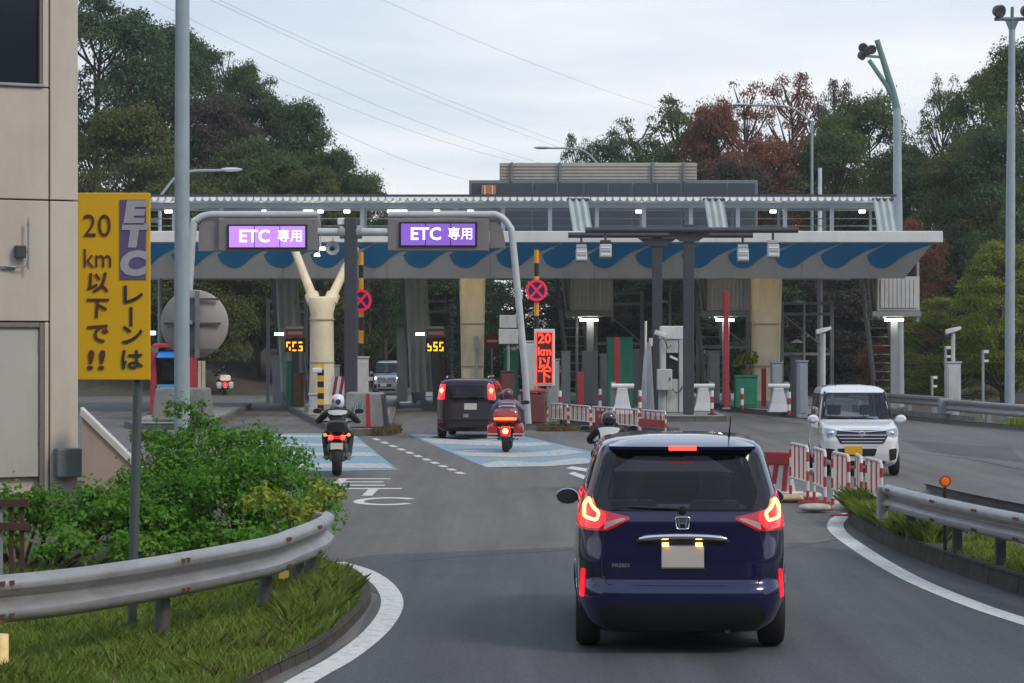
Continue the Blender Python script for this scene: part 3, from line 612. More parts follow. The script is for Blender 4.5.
# small orange LED fee signs
ledor = mat('lit orange LED', (0.9, 0.3, 0.02), 0.4, 0, 0, emit=3.5, ecol=(1.0, 0.22, 0.01)); ledob = mat('dark LED face', (0.03, 0.02, 0.012), 0.5, 0, 0)
maroon = mat('maroon sign plate', (0.28, 0.07, 0.07), 0.5, 0, 0.1)
def fee_sign(px, Y, label):
    t = thing('fee_sign', label, 'sign', (xw(px, Y), Y, IS_H), group='orange fee displays'); Z = lambda q: zw(q, Y) - IS_H
    MB().bx(-0.13, 0.13, 0.03, 0.25, 0, Z(336)).build('post', darksteel, t)
    b = MB().bx(-0.39, 0.39, 0, 0.2, Z(352), Z(338)).build('display_box', ledob, t, bevel=0.02)
    dg = MB()
    rn = random.Random(int(px))
    for k in range(3):
        x0 = -0.33 + k * 0.23
        for (dx, dz, w_, h_) in ((0, 0.0, 0.15, 0.05), (0, 0.15, 0.05, 0.14), (0.11, 0.02, 0.05, 0.14), (0, 0.3, 0.15, 0.05), (0.03, 0.15, 0.12, 0.05)):
            if rn.random() < 0.8: dg.bx(x0 + dx, x0 + dx + w_, -0.014, -0.002, Z(351) + dz, Z(351) + dz + h_)
    dg.build('lit_digits', ledor, b)
    p = MB().bx(-0.36, 0.36, 0.02, 0.1, Z(337.3), Z(329)).build('name_plate', maroon, t, bevel=0.01)
    MB().bx(-0.29, 0.29, 0.008, 0.018, Z(334.6), Z(331.4)).build('plate_stripe', mat('pink print', (0.6, 0.35, 0.35), 0.5), p)
    MB().bx(-0.32, 0.32, 0.03, 0.08, Z(328.7), Z(326.4)).build('cap', offwhite, t)
    MB().box((-0.62, 0.1, Z(334)), (0.34, 0.12, 0.1)).build('lane_lamp', lampwhite, t)
fee_sign(295, 57.5, 'orange lit fee sign with maroon plate left of the Y-shaped column')
fee_sign(436, 58.5, 'orange lit fee sign with maroon plate above the black wagon')

# ================================================================== ANTENNA T-GANTRIES
ant_m = mat('antenna grey plastic', (0.42, 0.42, 0.43), 0.5, 0, 0.05)
def tgantry(px, Y, pyarm, a, b, ants, label):
    t = thing('antenna_gantry', label, 'gantry', (xw(px, Y), Y, IS_H), group='dark T-shaped antenna gantries'); X = xw(px, Y); Z = lambda q: zw(q, Y) - IS_H
    MB().box((0, 0, Z(pyarm - 6) / 2), (0.35, 0.35, Z(pyarm - 6))).build('post', darksteel, t, bevel=0.03)
    MB().tube([(xw(a, Y) - X, -0.28, Z(pyarm)), (xw(b, Y) - X, -0.28, Z(pyarm))], 0.10, 10).build('arm', darksteel, t, smooth=True)
    MB().prism([(-0.7, Z(pyarm) - 0.1), (0.7, Z(pyarm) - 0.1), (0.3, Z(pyarm) - 0.38), (-0.3, Z(pyarm) - 0.38)], -0.22, -0.178).build('gusset', darksteel, t)
    for p in ants:
        x = xw(p, Y) - X
        q = thing('road_antenna', {581: 'pale box antenna hanging leftmost from the dark T-gantry', 605: 'darker box antenna hanging second from left on the dark arm', 741.5: 'pale box antenna hanging third from left on the dark arm', 771.5: 'pale box antenna hanging rightmost on the dark arm'}[p], 'antenna', (xw(p, Y), Y - 0.28, zw(pyarm, Y) - 0.10), group='lane antennas')
        MB().tube([(0, 0, 0), (0, 0, -0.35)], 0.045, 8).build('hanger', darksteel, q)
        MB().box((0, 0.02, -0.3), (0.36, 0.2, 0.12)).build('mount', ant_m if p != 605 else darksteel, q, bevel=0.02)
        hd = MB().box((0, -0.06, -0.62), (0.40, 0.26, 0.46), Matrix.Rotation(R(-14), 3, 'X')).build('head', ant_m, q, bevel=0.04)
        for k in range(3): MB().box((0, -0.20 - 0.02 * k + 0.03, -0.5 - 0.11 * k), (0.32, 0.03, 0.045), Matrix.Rotation(R(-14), 3, 'X')).build('fin', white if k != 1 else greypaint, hd)
tgantry(657, 53.0, 235.5, 568, 752, (581, 741.5), 'dark T-shaped antenna gantry just left of the white toll machine')
tgantry(688.5, 50.3, 230.5, 585, 797, (605, 771.5), 'nearer, taller dark T-shaped antenna gantry right of the white toll machine')

# ================================================================== COVERED STAIRS BELOW AND ABOVE THE CANOPY
coverm = mat('grey-green corrugated cover', (0.42, 0.47, 0.45), 0.55, 0, 0.08, 2, dirt=0.3)
def corrugated(mb, a, b, right, waves, amp):
    a, b, right = Vector(a), Vector(b), Vector(right); n = (b - a).cross(right).normalized(); k = waves * 8; rows = []
    for e in (a, b): rows.append([e + right * (i / k) + n * (amp * math.sin(2 * math.pi * waves * i / k)) for i in range(k + 1)])
    mb.grid(rows); mb.grid([[p + n * 0.02 for p in rw] for rw in rows])
def stair(px, label, landing=True, upper=True):
    Y = 60.0; t = thing('escape_stair', label, 'stair', (xw(px, Y), Y, 0), group='escape stairs down from the walkway'); X = xw(px, Y)
    P = lambda p, q, y=Y: (xw(px + p, y) - X, (y - Y) * K, zw(q, y))
    if upper:
        m = MB(); corrugated(m, (xw(px + 8, 55.2) - X, -4.8 * K, zw(200, 55.2)), (xw(px + 13, 54.7) - X, -5.3 * K, zw(232, 54.7)), (0.72, 0, 0), 3, 0.055)
        m.build('upper_cover', coverm, t, smooth=True)
        MB().tube([(xw(px + 8, 55.2) - X - 0.05, -4.8 * K, zw(199.5, 55.2)), (xw(px + 8, 55.2) - X + 0.78, -4.8 * K, zw(199.5, 55.2))], 0.05).build('cover_ridge', darksteel, t)
    m = MB(); corrugated(m, P(0, 262), P(6, 392 if not landing else 318), (0.9 if not landing else 0.62, 0, 0), 3, 0.06); m.build('side_cover', coverm, t, smooth=True)
    sA, sB = (P(-4, 278), P(10, 401, 63.5)), (P(20, 300), P(34, 402, 63.5))
    for a, b in (sA, sB): MB().bar(a, b, 0.10, 0.26).build('stringer', greypaint, t)
    for k in range(14):
        f = (k + 0.5) / 14; a = Vector(sA[0]).lerp(Vector(sA[1]), f); b = Vector(sB[0]).lerp(Vector(sB[1]), f)
        MB().bar(a + Vector((0.06, 0, 0)), Vector((b.x - 0.06, a.y, a.z)), 0.28, 0.04).build('step', greypaint, t)
    for (a, b) in (sA, sB): MB().tube([Vector(a) + Vector((0, 0, 0.9)), Vector(b) + Vector((0, 0, 0.9))], 0.03, 6).build('handrail', greypaint, t)
    if landing:
        cb = MB().bx(P(10, 0)[0], P(52, 0)[0], -0.6, 0.5, P(0, 311)[2], P(0, 277)[2]).build('landing_box', offwhite, t, bevel=0.02)
        lp = MB(); n = 9; x0, x1 = P(13, 0)[0], P(50, 0)[0]
        for k in range(n): MB().bx(x0 + (x1 - x0) * k / n + 0.012, x0 + (x1 - x0) * (k + 1) / n - 0.012, -0.65, -0.6, P(0, 308)[2], P(0, 280)[2]).build('panel_rib', mat('ribbed landing panel', (0.58, 0.60, 0.61), 0.5, 0, 0.06, dirt=0.2), cb)
        MB().bx(P(5, 0)[0], P(53, 0)[0], -0.7, 0.6, P(0, 316.5)[2], P(0, 311.5)[2]).build('landing_beam', greypaint, t)
        MB().bx(P(51, 0)[0], P(53.5, 0)[0], -0.2, -0.1, P(0, 322)[2], P(0, 262)[2]).build('edge_post', steel, t)
        MB().box(P(29, 320), (0.72, 0.3, 0.10)).build('lamp', lampwhite, t)
        MB().bx(P(27, 0)[0], P(34, 0)[0], 0.3, 0.5, 0, P(0, 318)[2]).build('support_post', greypaint, t)
    return t
stair(560, 'covered escape stair with ribbed landing box behind the red LED display')
stair(696, 'covered escape stair with ribbed landing box behind the tall red post')
stair(865, 'covered escape stair with ribbed landing box at the right end of the canopy')
stair(275, 'corrugated escape stair left of the Y-shaped column', False, False)
stair(404, 'corrugated escape stair left of the cream column behind the wagon', False, False)

# ================================================================== TOLL ISLAND EQUIPMENT
def single(name, mb, m, label, cat, origin, group=None, bevel=0, smooth=False):
    o = mb.build(name, m, origin=origin, bevel=bevel, smooth=smooth); return tag(o, label, cat, group)
# crash block at the nose of the left island
t = thing('crash_block', 'grey concrete nose block with a red edge stripe behind the helmeted rider', 'crash block', (xw(364, 41.8), 41.8, IS_H))
X = xw(364, 41.8); Q = lambda p: xw(p, 41.8) - X
MB().prism([(Q(343), 0), (Q(386), 0), (Q(382), 0.96), (Q(346), 0.98)], 0, 1.3).build('block', concrete, t, bevel=0.04)
MB().prism([(Q(366.3), 0.005), (Q(370.8), 0.005), (Q(369.5), 0.95), (Q(366.0), 0.95)], -0.012, 0.05).build('red_stripe', redpaint, t)
MB().prism([(Q(384), 0.005), (Q(388.5), 0.005), (Q(385), 0.93), (Q(381.5), 0.93)], -0.012, 0.5).build('dark_edge', darksteel, t)
gf = mat('faded teal spray paint', (0.25, 0.42, 0.42), 0.7)
for pts in (((349, 0.35), (352, 0.6), (354, 0.4), (356, 0.65)), ((357, 0.7), (358, 0.45), (360, 0.7), (361, 0.5), (363, 0.72))):
    MB().tube([(Q(p), -0.012, z) for p, z in pts], 0.022, 5).build('scrawl', gf, t)
# far-left crash block
t = thing('crash_block', 'low grey concrete block at the foot of the tall lamp pole', 'crash block', (xw(180, 45.5), 45.5, IS_H)); X = xw(180, 45.5); Q = lambda p: xw(p, 45.5) - X
MB().prism([(Q(152), 0), (Q(209), 0), (Q(205), 1.0), (Q(155), 1.0)], 0, 1.4).build('block', concrete, t, bevel=0.05)
for p in (197.5, 201.5): MB().box((Q(p), 0.5, 1.4), (0.1, 0.1, 0.85)).build('marker_post', cream, t, bevel=0.01)
# toll booth seen beyond the pole
t = thing('toll_booth', 'red-framed toll booth with blue awning behind the tall lamp pole', 'toll booth', (xw(170, 50), 50, IS_H)); X = xw(170, 50); Q = lambda p: xw(p, 50) - X; Z = lambda q: zw(q, 50) - IS_H
MB().prism([(Q(150), 0), (Q(156), 0), (Q(156), Z(352)), (Q(160), Z(348)), (Q(186), Z(348)), (Q(186), 0), (Q(191), 0), (Q(191), Z(345)), (Q(187), Z(343.5)), (Q(155), Z(343.5)), (Q(150), Z(347))], 0, 1.6).build('frame', redpaint, t, bevel=0.03)
MB().bx(Q(156) + .004, Q(186) - .004, 0.1, 1.5, 0, Z(388)).build('lower_panel', redpaint, t)
MB().bx(Q(157), Q(185), 0.25, 1.4, Z(386), Z(359)).build('booth_window', glass('booth glass', 0.5), t)
MB().bx(Q(157), Q(185), 1.42, 1.5, Z(387), Z(350)).build('rear_panel', offwhite, t)
MB().prism([(-0.25, Z(358)), (-0.25, Z(357)), (0.2, Z(350.5)), (0.3, Z(350.5)), (0.3, Z(358))], Q(157.5), Q(184.5), plane='yz').build('awning', mat('blue awning', (0.02, 0.2, 0.6), 0.5, 0, 0.05), t)
MB().bx(Q(157), Q(185), -0.06, 0.22, Z(387.8), Z(384.5)).build('counter', mat('blue counter', (0.05, 0.3, 0.55), 0.5), t)
MB().box((Q(166), 0.9, Z(372)), (0.45, 0.5, 0.55)).box((Q(164), 0.7, Z(366)), (0.25, 0.3, 0.25)).build('equipment', greypaint, t, bevel=0.03)
MB().box((Q(151), -0.1, Z(333)), (0.32, 0.14, 0.12)).build('lane_lamp', lampwhite, t)
# maroon crash box at the nose of the centre island
t = thing('crash_box', 'dark maroon nose box at the head of the barricade row', 'crash block', (xw(533, 44.2), 44.2, IS_H)); X = xw(533, 44.2); Q = lambda p: xw(p, 44.2) - X
MB().prism([(Q(521), 0), (Q(546), 0), (Q(545), 0.84), (Q(521), 0.9)], 0, 1.5).build('box', darkred, t, bevel=0.04); MB().bx(Q(520), Q(546.5), -0.03, 1.53, 0.905, 0.97).build('lid', redpaint, t, bevel=0.015)

# white automatic toll machine
MY = 51.6
t = thing('toll_machine', 'tall white automatic toll machine between the two dark T-gantries', 'toll machine', (xw(669, MY), MY, IS_H)); X = xw(669, MY); Q = lambda p: xw(p, MY) - X; Z = lambda q: zw(q, MY) - IS_H
MB().bx(Q(661), Q(666), 0, 0.8, 0, Z(340)).build('side_panel', offwhite, t, bevel=0.02); MB().bx(Q(679), Q(684.5), 0, 0.8, 0, Z(327)).build('side_panel', offwhite, t, bevel=0.02)
MB().bx(Q(660.5), Q(684.3), -0.02, 0.82, Z(339.5), Z(326)).build('top_housing', white, t, bevel=0.04)
MB().bx(Q(666.3), Q(678.7), 0.03, 0.75, Z(353), Z(340)).build('screen_housing', offwhite, t, bevel=0.02); MB().bx(Q(666.3), Q(678.7), 0.3, 0.78, 0, Z(353.2)).build('recess_back', darksteel, t)
MB().bx(Q(666.3), Q(678.7), 0.05, 0.7, 0, Z(379)).build('base_cabinet', offwhite, t, bevel=0.02)
MB().box((Q(674), 0.15, Z(358)), (0.3, 0.3, 0.08), Matrix.Rotation(R(25), 3, 'Y')).build('ticket_tray', white, t)
cb = MB().bx(Q(656.5), Q(671.5), -0.42, -0.03, Z(390), Z(369)).build('control_box', offwhite, t, bevel=0.03)
MB().box((Q(669), -0.435, Z(379)), (0.04, 0.03, 0.1)).build('latch', darksteel, cb)
MB().tube([(Q(672), -0.1, Z(388)), (Q(675), -0.12, Z(393)), (Q(680), -0.06, Z(391)), (Q(683), -0.05, Z(386))], 0.02, 6).build('cable', black, t)
MB().tube([(Q(662), -0.08, Z(334)), (Q(668), -0.1, Z(349)), (Q(671), -0.05, Z(345))], 0.018, 6).build('cable', black, t)
MB().bx(Q(658), Q(661), -0.2, -0.1, 0, Z(390)).build('stand', greypaint, t)
cam_ = thing('security_camera', 'white bullet camera mounted on the white toll machine', 'camera', (xw(660, MY), MY - 0.1, zw(334, MY)))
MB().box((0, 0, 0), (0.42, 0.16, 0.16), Matrix.Rotation(R(20), 3, 'Y')).build('camera_body', white, cam_, bevel=0.03); MB().tube([(0.1, 0, -0.05), (0.18, 0, -0.25)], 0.025).build('camera_bracket', greypaint, cam_)

gatewhite = mat('gate white', (0.62, 0.63, 0.64), 0.5, 0, 0.06, 3, dirt=0.3)
t = thing('gate_machine', 'pale tapering gate machine with raised arm left of the white toll machine', 'gate', (xw(648, 52.5), 52.5, IS_H)); X = xw(648, 52.5); Q = lambda p: xw(p, 52.5) - X; Z = lambda q: zw(q, 52.5) - IS_H
MB().prism([(Q(640.5), 0), (Q(654.5), 0), (Q(651), Z(345)), (Q(647), Z(342)), (Q(644), Z(360))], 0, 0.4).build('cabinet', gatewhite, t, bevel=0.02)
MB().tube([(Q(645.6), -0.1, 0.3), (Q(645.6), -0.1, Z(321))], 0.04).build('arm', white, t); MB().tube([(Q(650.5), -0.1, Z(346)), (Q(650.5), -0.1, Z(338))], 0.07).build('sensor', white, t)

def green_cab(px, Y, w_, yt, label, red=None):
    t = thing('green_cabinet', label, 'cabinet', (xw(px, Y), Y, IS_H), group='green cabinets'); Z = lambda q: zw(q, Y) - IS_H
    b = MB().bx(-w_ / 2, w_ / 2, 0, 0.7, 0, Z(yt)).build('body', greenpaint, t, bevel=0.02)
    MB().bx(-w_ / 2 + 0.22, w_ / 2 - 0.02, -0.025, 0.0, 0.1, Z(yt) * 0.72).build('door', greenpaint, b, bevel=0.01)
    MB().bx(-w_ / 2 - 0.02, w_ / 2 + 0.02, -0.04, 0.74, Z(yt) + 0.003, Z(yt) + 0.07).build('lid', greenpaint, t)
    return t
green_cab(620, 56.5, 0.95, 339, 'tall green cabinet behind a red post under the canopy')
green_cab(746.5, 56.0, 0.82, 377, 'low green cabinet with a plant on top beside the tall red post')
green_cab(511, 57.5, 0.55, 353, 'narrow green panel cabinet under the pale sign boxes right of the wagon')
def red_post(px, Y, w_, yt, label): 
    o = thing('red_post', label, 'post', (xw(px, Y), Y, IS_H), group='red posts'); Z = zw(yt, Y) - IS_H
    MB().bx(-w_ / 2, w_ / 2, 0, w_, 0, Z).build('post', redpaint, o, bevel=0.015); MB().bx(-w_ / 2 - 0.06, w_ / 2 + 0.06, -0.06, w_ + 0.06, 0, 0.06).build('base_plate', greypaint, o)
red_post(617, 54.5, 0.21, 337, 'red post standing in front of the tall green cabinet')
red_post(726.3, 54.5, 0.17, 291, 'tallest red post, reaching up in front of a ribbed landing box')
red_post(764, 55.2, 0.17, 368, 'short red post in front of the right cream column')
red_post(580.5, 51.5, 0.2, 372, 'short dark red post behind the white barricades')
for (px, Y, s, lb) in ((622, 50.5, -1, 'white flared gate pedestal in front of the tall green cabinet'), (703, 53, 1, 'white flared gate pedestal right of the nearer T-gantry'), (778, 52.0, 1, 'white flared gate pedestal in front of the right cream column')):
    t = thing('lane_gate', lb, 'gate', (xw(px, Y), Y, IS_H), group='white lane gates'); Z = lambda q: zw(q, Y) - IS_H
    MB().loft([[(-a, -b, z), (a, -b, z), (a, b, z), (-a, b, z)] for a, b, z in ((0.36, 0.3, 0), (0.26, 0.24, 0.3), (0.19, 0.2, 0.7), (0.17, 0.2, Z(388)))]).build('pedestal', gatewhite, t, bevel=0.02)
    MB().tube([(-0.35, -0.1, Z(386)), (0.4, -0.1, Z(386))], 0.085, 10).build('arm', white, t, smooth=True); MB().bx(0.3 * s - 0.08, 0.3 * s + 0.08, 0.0, 0.2, 0, Z(382)).build('arm_stop', greypaint, t)
def cabinet(px, Y, w_, yt, m, label, d=0.5, cat='cabinet'):
    t = thing('equipment_cabinet', label, cat, (xw(px, Y), Y, IS_H)); Z = zw(yt, Y) - IS_H
    b = MB().bx(-w_ / 2, w_ / 2, 0, d, 0, Z).build('body', m, t, bevel=0.02); MB().bx(-w_ / 2 + 0.05, w_ / 2 - 0.05, -0.02, 0, 0.15, Z - 0.1).build('door', m, b, bevel=0.01)
    MB().bx(-w_ / 2 - 0.03, w_ / 2 + 0.03, -0.03, d + 0.03, Z + 0.002, Z + 0.05).build('lid', m, t)
greyblue = mat('grey-blue cabinet', (0.28, 0.31, 0.34), 0.5, 0, 0.06, dirt=0.2)
cabinet(777, 54.8, 0.38, 363, greyblue, 'narrow grey-blue cabinet right of the right cream column')
cabinet(803, 47.5, 0.30, 362, greyblue, 'narrow grey cabinet just left of the white van')
cabinet(796.5, 49.5, 0.32, 356, darksteel, 'dark slim cabinet at the tip of the right island')
cabinet(402, 62, 0.42, 329, offwhite, 'tall white cabinet left of the corrugated stair, beyond the dashes')
cabinet(298, 57.2, 0.36, 374, rust, 'rust-brown cabinet under the orange fee sign on the left island')
cabinet(440.5, 59.5, 0.34, 360, rust, 'rust-brown cabinet under the orange fee sign above the wagon')
cabinet(289.5, 58, 0.26, 362, greenpaint, 'slim dark green cabinet left of the rust-brown one')
cabinet(314, 49.5, 0.34, 395, offwhite, 'low white cabinet at the foot of the Y-shaped column')
cabinet(590, 58.5, 0.62, 352, greypaint, 'grey cabinet under the ribbed landing box behind the barricades')
cabinet(507.5, 54.5, 0.50, 372, darkred, 'dark maroon cabinet right of the black wagon')
cabinet(361, 44.8, 0.44, 340 + 18, offwhite, 'off-white panel at the base of the striped pole on the left island', d=0.14)
cabinet(954, 49.5, 0.46, 363, offwhite, 'pale cabinet behind the guardrail by the lamp with a hooded head', d=0.4)
cabinet(566, 57, 0.34, 352, greypaint, 'slim grey cabinet right of the red LED display')
cabinet(530.5, 52.5, 0.40, 342, offwhite, 'white cabinet between the gantry leg and the red LED display')
# striped stub post, board, no-entry sign, pale sign boxes
t = thing('striped_post', 'short yellow and black striped post at the Y-shaped column', 'post', (xw(320.5, 48.5), 48.5, IS_H))
for k in range(9): MB().bx(-0.1, 0.1, 0, 0.16, k * 0.19, k * 0.19 + 0.19).build('band', black if k % 2 else yellowpaint, t)
MB().box((-0.1, -0.08, 1.5), (0.3, 0.18, 0.16)).build('lamp_head', white, t, bevel=0.03)
t = thing('striped_board', 'tilted red and white striped board between the forked column and dark post', 'board', (xw(340, 46), 46, IS_H))
for k in range(6): MB().bar((-0.3 + k * 0.1, 0, 0.75), (-0.2 + k * 0.1, 0, 1.35), 0.1, 0.02, up=(0, 1, 0)).build('stripe', redpaint if k % 2 else white, t)
MB().bx(-0.2, -0.15, 0.03, 0.08, 0, 1.3).bx(0.2, 0.25, 0.03, 0.08, 0, 1.3).build('legs', greypaint, t)
t = thing('no_entry_sign', 'round red no-entry sign right of the cream column behind the wagon', 'road sign', (xw(492, 60), 60, IS_H)); zc = zw(341, 60) - IS_H
MB().lathe([(0.0, -0.03), (0.29, -0.03), (0.30, -0.02), (0.30, 0.0), (0, 0)], (0, 0, zc), axis='y', n=24).build('disc', redpaint, t); MB().box((0, -0.036, zc), (0.42, 0.012, 0.09)).build('bar', white, t); MB().tube([(0, 0.04, 0), (0, 0.04, zc + 0.25)], 0.035).build('post', greypaint, t)
t = thing('sign_box', 'pair of pale grey boxes stacked on a post left of the gantry leg', 'sign', (xw(508.5, 55), 55, IS_H)); Z = lambda q: zw(q, 55) - IS_H
MB().bx(-0.33, 0.3, 0, 0.2, Z(328), Z(315)).build('upper_box', offwhite, t, bevel=0.02); MB().bx(-0.36, 0.36, -0.02, 0.2, Z(344), Z(329)).build('lower_box', offwhite, t, bevel=0.02); MB().tube([(0, 0.1, 0), (0, 0.1, Z(344))], 0.05).build('post', greypaint, t)
# dark lattice ladder by the cream column
t = thing('ladder', 'dark steel ladder beside the cream column behind the wagon', 'ladder', (xw(453, 58.5), 58.5, IS_H))
for s in (-1, 1): MB().bx(s * 0.2 - 0.03, s * 0.2 + 0.03, 0, 0.06, 0, 4.5).build('rail', darksteel, t)
for k in range(15): MB().bx(-0.17, 0.17, 0.01, 0.05, 0.2 + k * 0.29, 0.24 + k * 0.29).build('rung', darksteel, t)
# grey ribbed masts under the canopy (cable risers)
for px, Y, lb in ((311, 58.5, 'thin grey pipe riser left of the Y-shaped column shaft'), (577, 60.5, 'thin grey pipe riser behind the barricades')):
    o = MB().tube([(0, 0, 0), (0, 0, 5.0)], 0.06).tube([(0, 0, 0), (0, 0, 0.08)], 0.14).build('pipe_riser', greypaint); o.location = m_((xw(px, Y), Y, IS_H)); tag(o, lb, 'pipe')
# steel portal frames and bollards among the islands
for pa, pb, Y, yt, lb in ((596, 642, 62.5, 292, 'grey steel portal frame behind the tall green cabinet'), (698, 748, 63, 296, 'grey steel portal frame behind the tall red post'), (415, 452, 63.5, 300, 'grey steel portal frame left of the cream column behind the wagon'), (268, 306, 64, 300, 'grey steel portal frame left of the Y-shaped column'), (782, 832, 62, 302, 'grey steel portal frame behind the white van')):
    t = thing('portal_frame', lb, 'frame', (xw((pa + pb) / 2, Y), Y, 0.05), group='steel portal frames across the lanes'); hw = (xw(pb, Y) - xw(pa, Y)) / 2; zt = zw(yt, Y)
    for s in (-1, 1): MB().box((s * hw, 0, zt / 2), (0.14, 0.14, zt)).build('post', greypaint, t)
    for dz in (0.1, 0.55, 2.2): MB().box((0, 0, zt - dz), (hw * 2 - 0.15, 0.1, 0.12)).build('cross_bar', greypaint, t)
    MB().bar((-hw + 0.08, 0.08, zt - 0.6), (hw - 0.08, 0.08, zt - 2.1), 0.05, 0.06).build('brace', greypaint, t)
for px, Y, lb in ((560, 50, 'red and white bollard behind the left end of the barricade row'), (600, 52, 'red and white bollard between the short red post and green cabinet'), (640, 50.5, 'red and white bollard left of the pale gate machine'), (712, 50, 'red and white bollard right of the nearer T-gantry'), (742, 53, 'red and white bollard in front of the low green cabinet'), (789, 48.5, 'red and white bollard at the tip of the right island')):
    t = thing('bollard', lb, 'bollard', (xw(px, Y), Y, IS_H), group='red and white bollards')
    for k in range(4): MB().tube([(0, 0, k * 0.2), (0, 0, k * 0.2 + 0.2)], 0.06, 10).build('band', white if k % 2 else redpaint, t, smooth=True)
    MB().lathe([(0.15, 0.0), (0.15, 0.03), (0.08, 0.05)], n=12).build('foot', black, t)
for px, Y, yt, m, lb in ((553, 54, 360, greypaint, 'grey cabinet just right of the red LED display'), (606, 59, 355, offwhite, 'off-white cabinet left of the tall green cabinet'), (634, 60, 350, greyblue, 'grey-blue cabinet right of the tall green cabinet'), (714, 60, 352, greypaint, 'grey cabinet left of the tall red post'), (420, 64, 352, greyblue, 'grey-blue cabinet beside the corrugated stair left of the wagon'), (278, 60, 356, greyblue, 'grey-blue cabinet left of the slim dark green one'), (333, 56, 366, greyblue, 'grey-blue cabinet right of the Y-shaped column')):
    cabinet(px, Y, 0.45, yt, m, lb)
# ================================================================== GUARDRAILS
railm = mat('weathered guardrail zinc', (0.36, 0.355, 0.35), 0.45, 0.55, 0.14, 3, dirt=0.45, dirtcol=(0.17, 0.11, 0.08), stretch=(1, 1, 4))
WB = [(0.0, 0.0), (0.035, 0.008), (0.075, 0.035), (0.085, 0.065), (0.080, 0.10), (0.030, 0.145), (0.005, 0.165), (0.005, 0.185), (0.030, 0.205), (0.080, 0.25), (0.085, 0.285), (0.075, 0.315), (0.035, 0.342), (0.0, 0.35)]
def wbeam(path, ztop, hb, side, thick=0.008):
    """path of (x, y); side = +1 puts the ribs to the right of the direction of travel"""
    P = [Vector((p[0], p[1], 0)) for p in path]; k = hb / 0.35; mb = MB(); rows, rows2 = [], []
    for i, p in enumerate(P):
        t = (P[min(i + 1, len(P) - 1)] - P[max(i - 1, 0)]).normalized(); n = Vector((t.y, -t.x, 0)) * side
        zt = ztop[i] if hasattr(ztop, '__len__') else ztop
        rows.append([p + n * a + Vector((0, 0, zt - hb + b * k)) for a, b in WB]); rows2.append([q - n * thick for q in rows[-1]])
    mb.grid(rows); mb.grid(rows2)
    for j in (0, -1): mb.grid([[r[j] for r in rows], [r[j] for r in rows2]])
    for i in (0, -1): mb.grid([rows[i], rows2[i]])
    return mb
def joint_bolts(t, p, n, ztop, hb):
    for dz in (0.12, 0.80):
        for dt in (-0.04, 0.04):
            q = p + n * 0.088 + Vector((-n.y, n.x, 0)) * dt; MB().box((q.x, q.y, ztop - hb * dz - 0.01), (0.03, 0.03, 0.03)).build('bolt', rust, t)
lp = [(-6.6, 9.2), (-4.9, 9.95), (xw(0, 10.57), 10.57), (xw(128, 11.29), 11.29), (xw(257, 12.58), 12.58), (xw(290, 13.26), 13.26), (xw(318, 14.1), 14.1), (xw(326, 14.7), 14.7)]
lps = spline([m_(p) for p in lp], 6)
gl_ = thing('guardrail', 'curving grey steel guardrail in front of the green bush', 'guardrail', (-3.6, 10.6, 0.085)); o0 = m_((-3.6, 10.6, 0.085))
loc = lambda P, o: [(p.x - o.x, p.y - o.y) for p in P]
wbeam(loc(lps, o0), 0.80 - 0.085, 0.34, 1).build('beam', railm, gl_, smooth=True)
end = loc(lps[-3:], o0); e = Vector((end[-1][0], end[-1][1], 0))
MB().prism([(e.x - 0.02, e.y - 0.02), (e.x + 0.05, e.y + 0.05), (e.x + 0.03, e.y + 0.18), (e.x - 0.08, e.y + 0.28), (e.x - 0.14, e.y + 0.22), (e.x - 0.06, e.y + 0.1)], 0.345, 0.69, plane='xy').build('end_cap', railm, gl_, bevel=0.02)
for i in (3, 12, 20, 27, 34, 40):
    p = Vector((lps[i].x, lps[i].y, 0)) - Vector((o0.x, o0.y, 0)); t_ = (lps[i + 1] - lps[i]).normalized(); n_ = Vector((t_.y, -t_.x, 0))
    q = p - n_ * 0.12
    pst = MB().tube([(q.x, q.y, -0.02), (q.x, q.y, 0.6)], 0.062, 10).build('post', mat('dark post steel', (0.10, 0.095, 0.09), 0.6, 0.3, 0.2, dirt=0.4), gl_, smooth=True)
    MB().box((p.x - n_.x * 0.05, p.y - n_.y * 0.05, 0.5), (0.07, 0.1, 0.1)).build('bracket', railm, pst)
    if i < 40: joint_bolts(gl_, p, n_, 0.715, 0.34)
    if i == 12:
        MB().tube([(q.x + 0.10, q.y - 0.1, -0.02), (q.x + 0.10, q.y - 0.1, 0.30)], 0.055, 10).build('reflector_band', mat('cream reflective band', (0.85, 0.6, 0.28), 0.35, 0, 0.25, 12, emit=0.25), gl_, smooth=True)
rf = MB().box((0, 0, 0.05), (0.09, 0.03, 0.07)).tube([(0, 0.02, -0.16), (0, 0.02, 0.06)], 0.012, 6).build('verge_reflector', mat('amber reflector', (0.8, 0.55, 0.12), 0.3, emit=0.1)); rf.location = m_((xw(284, 13.7), 13.7, 0.28)); tag(rf, 'small amber reflector under the end of the left guardrail', 'reflector')
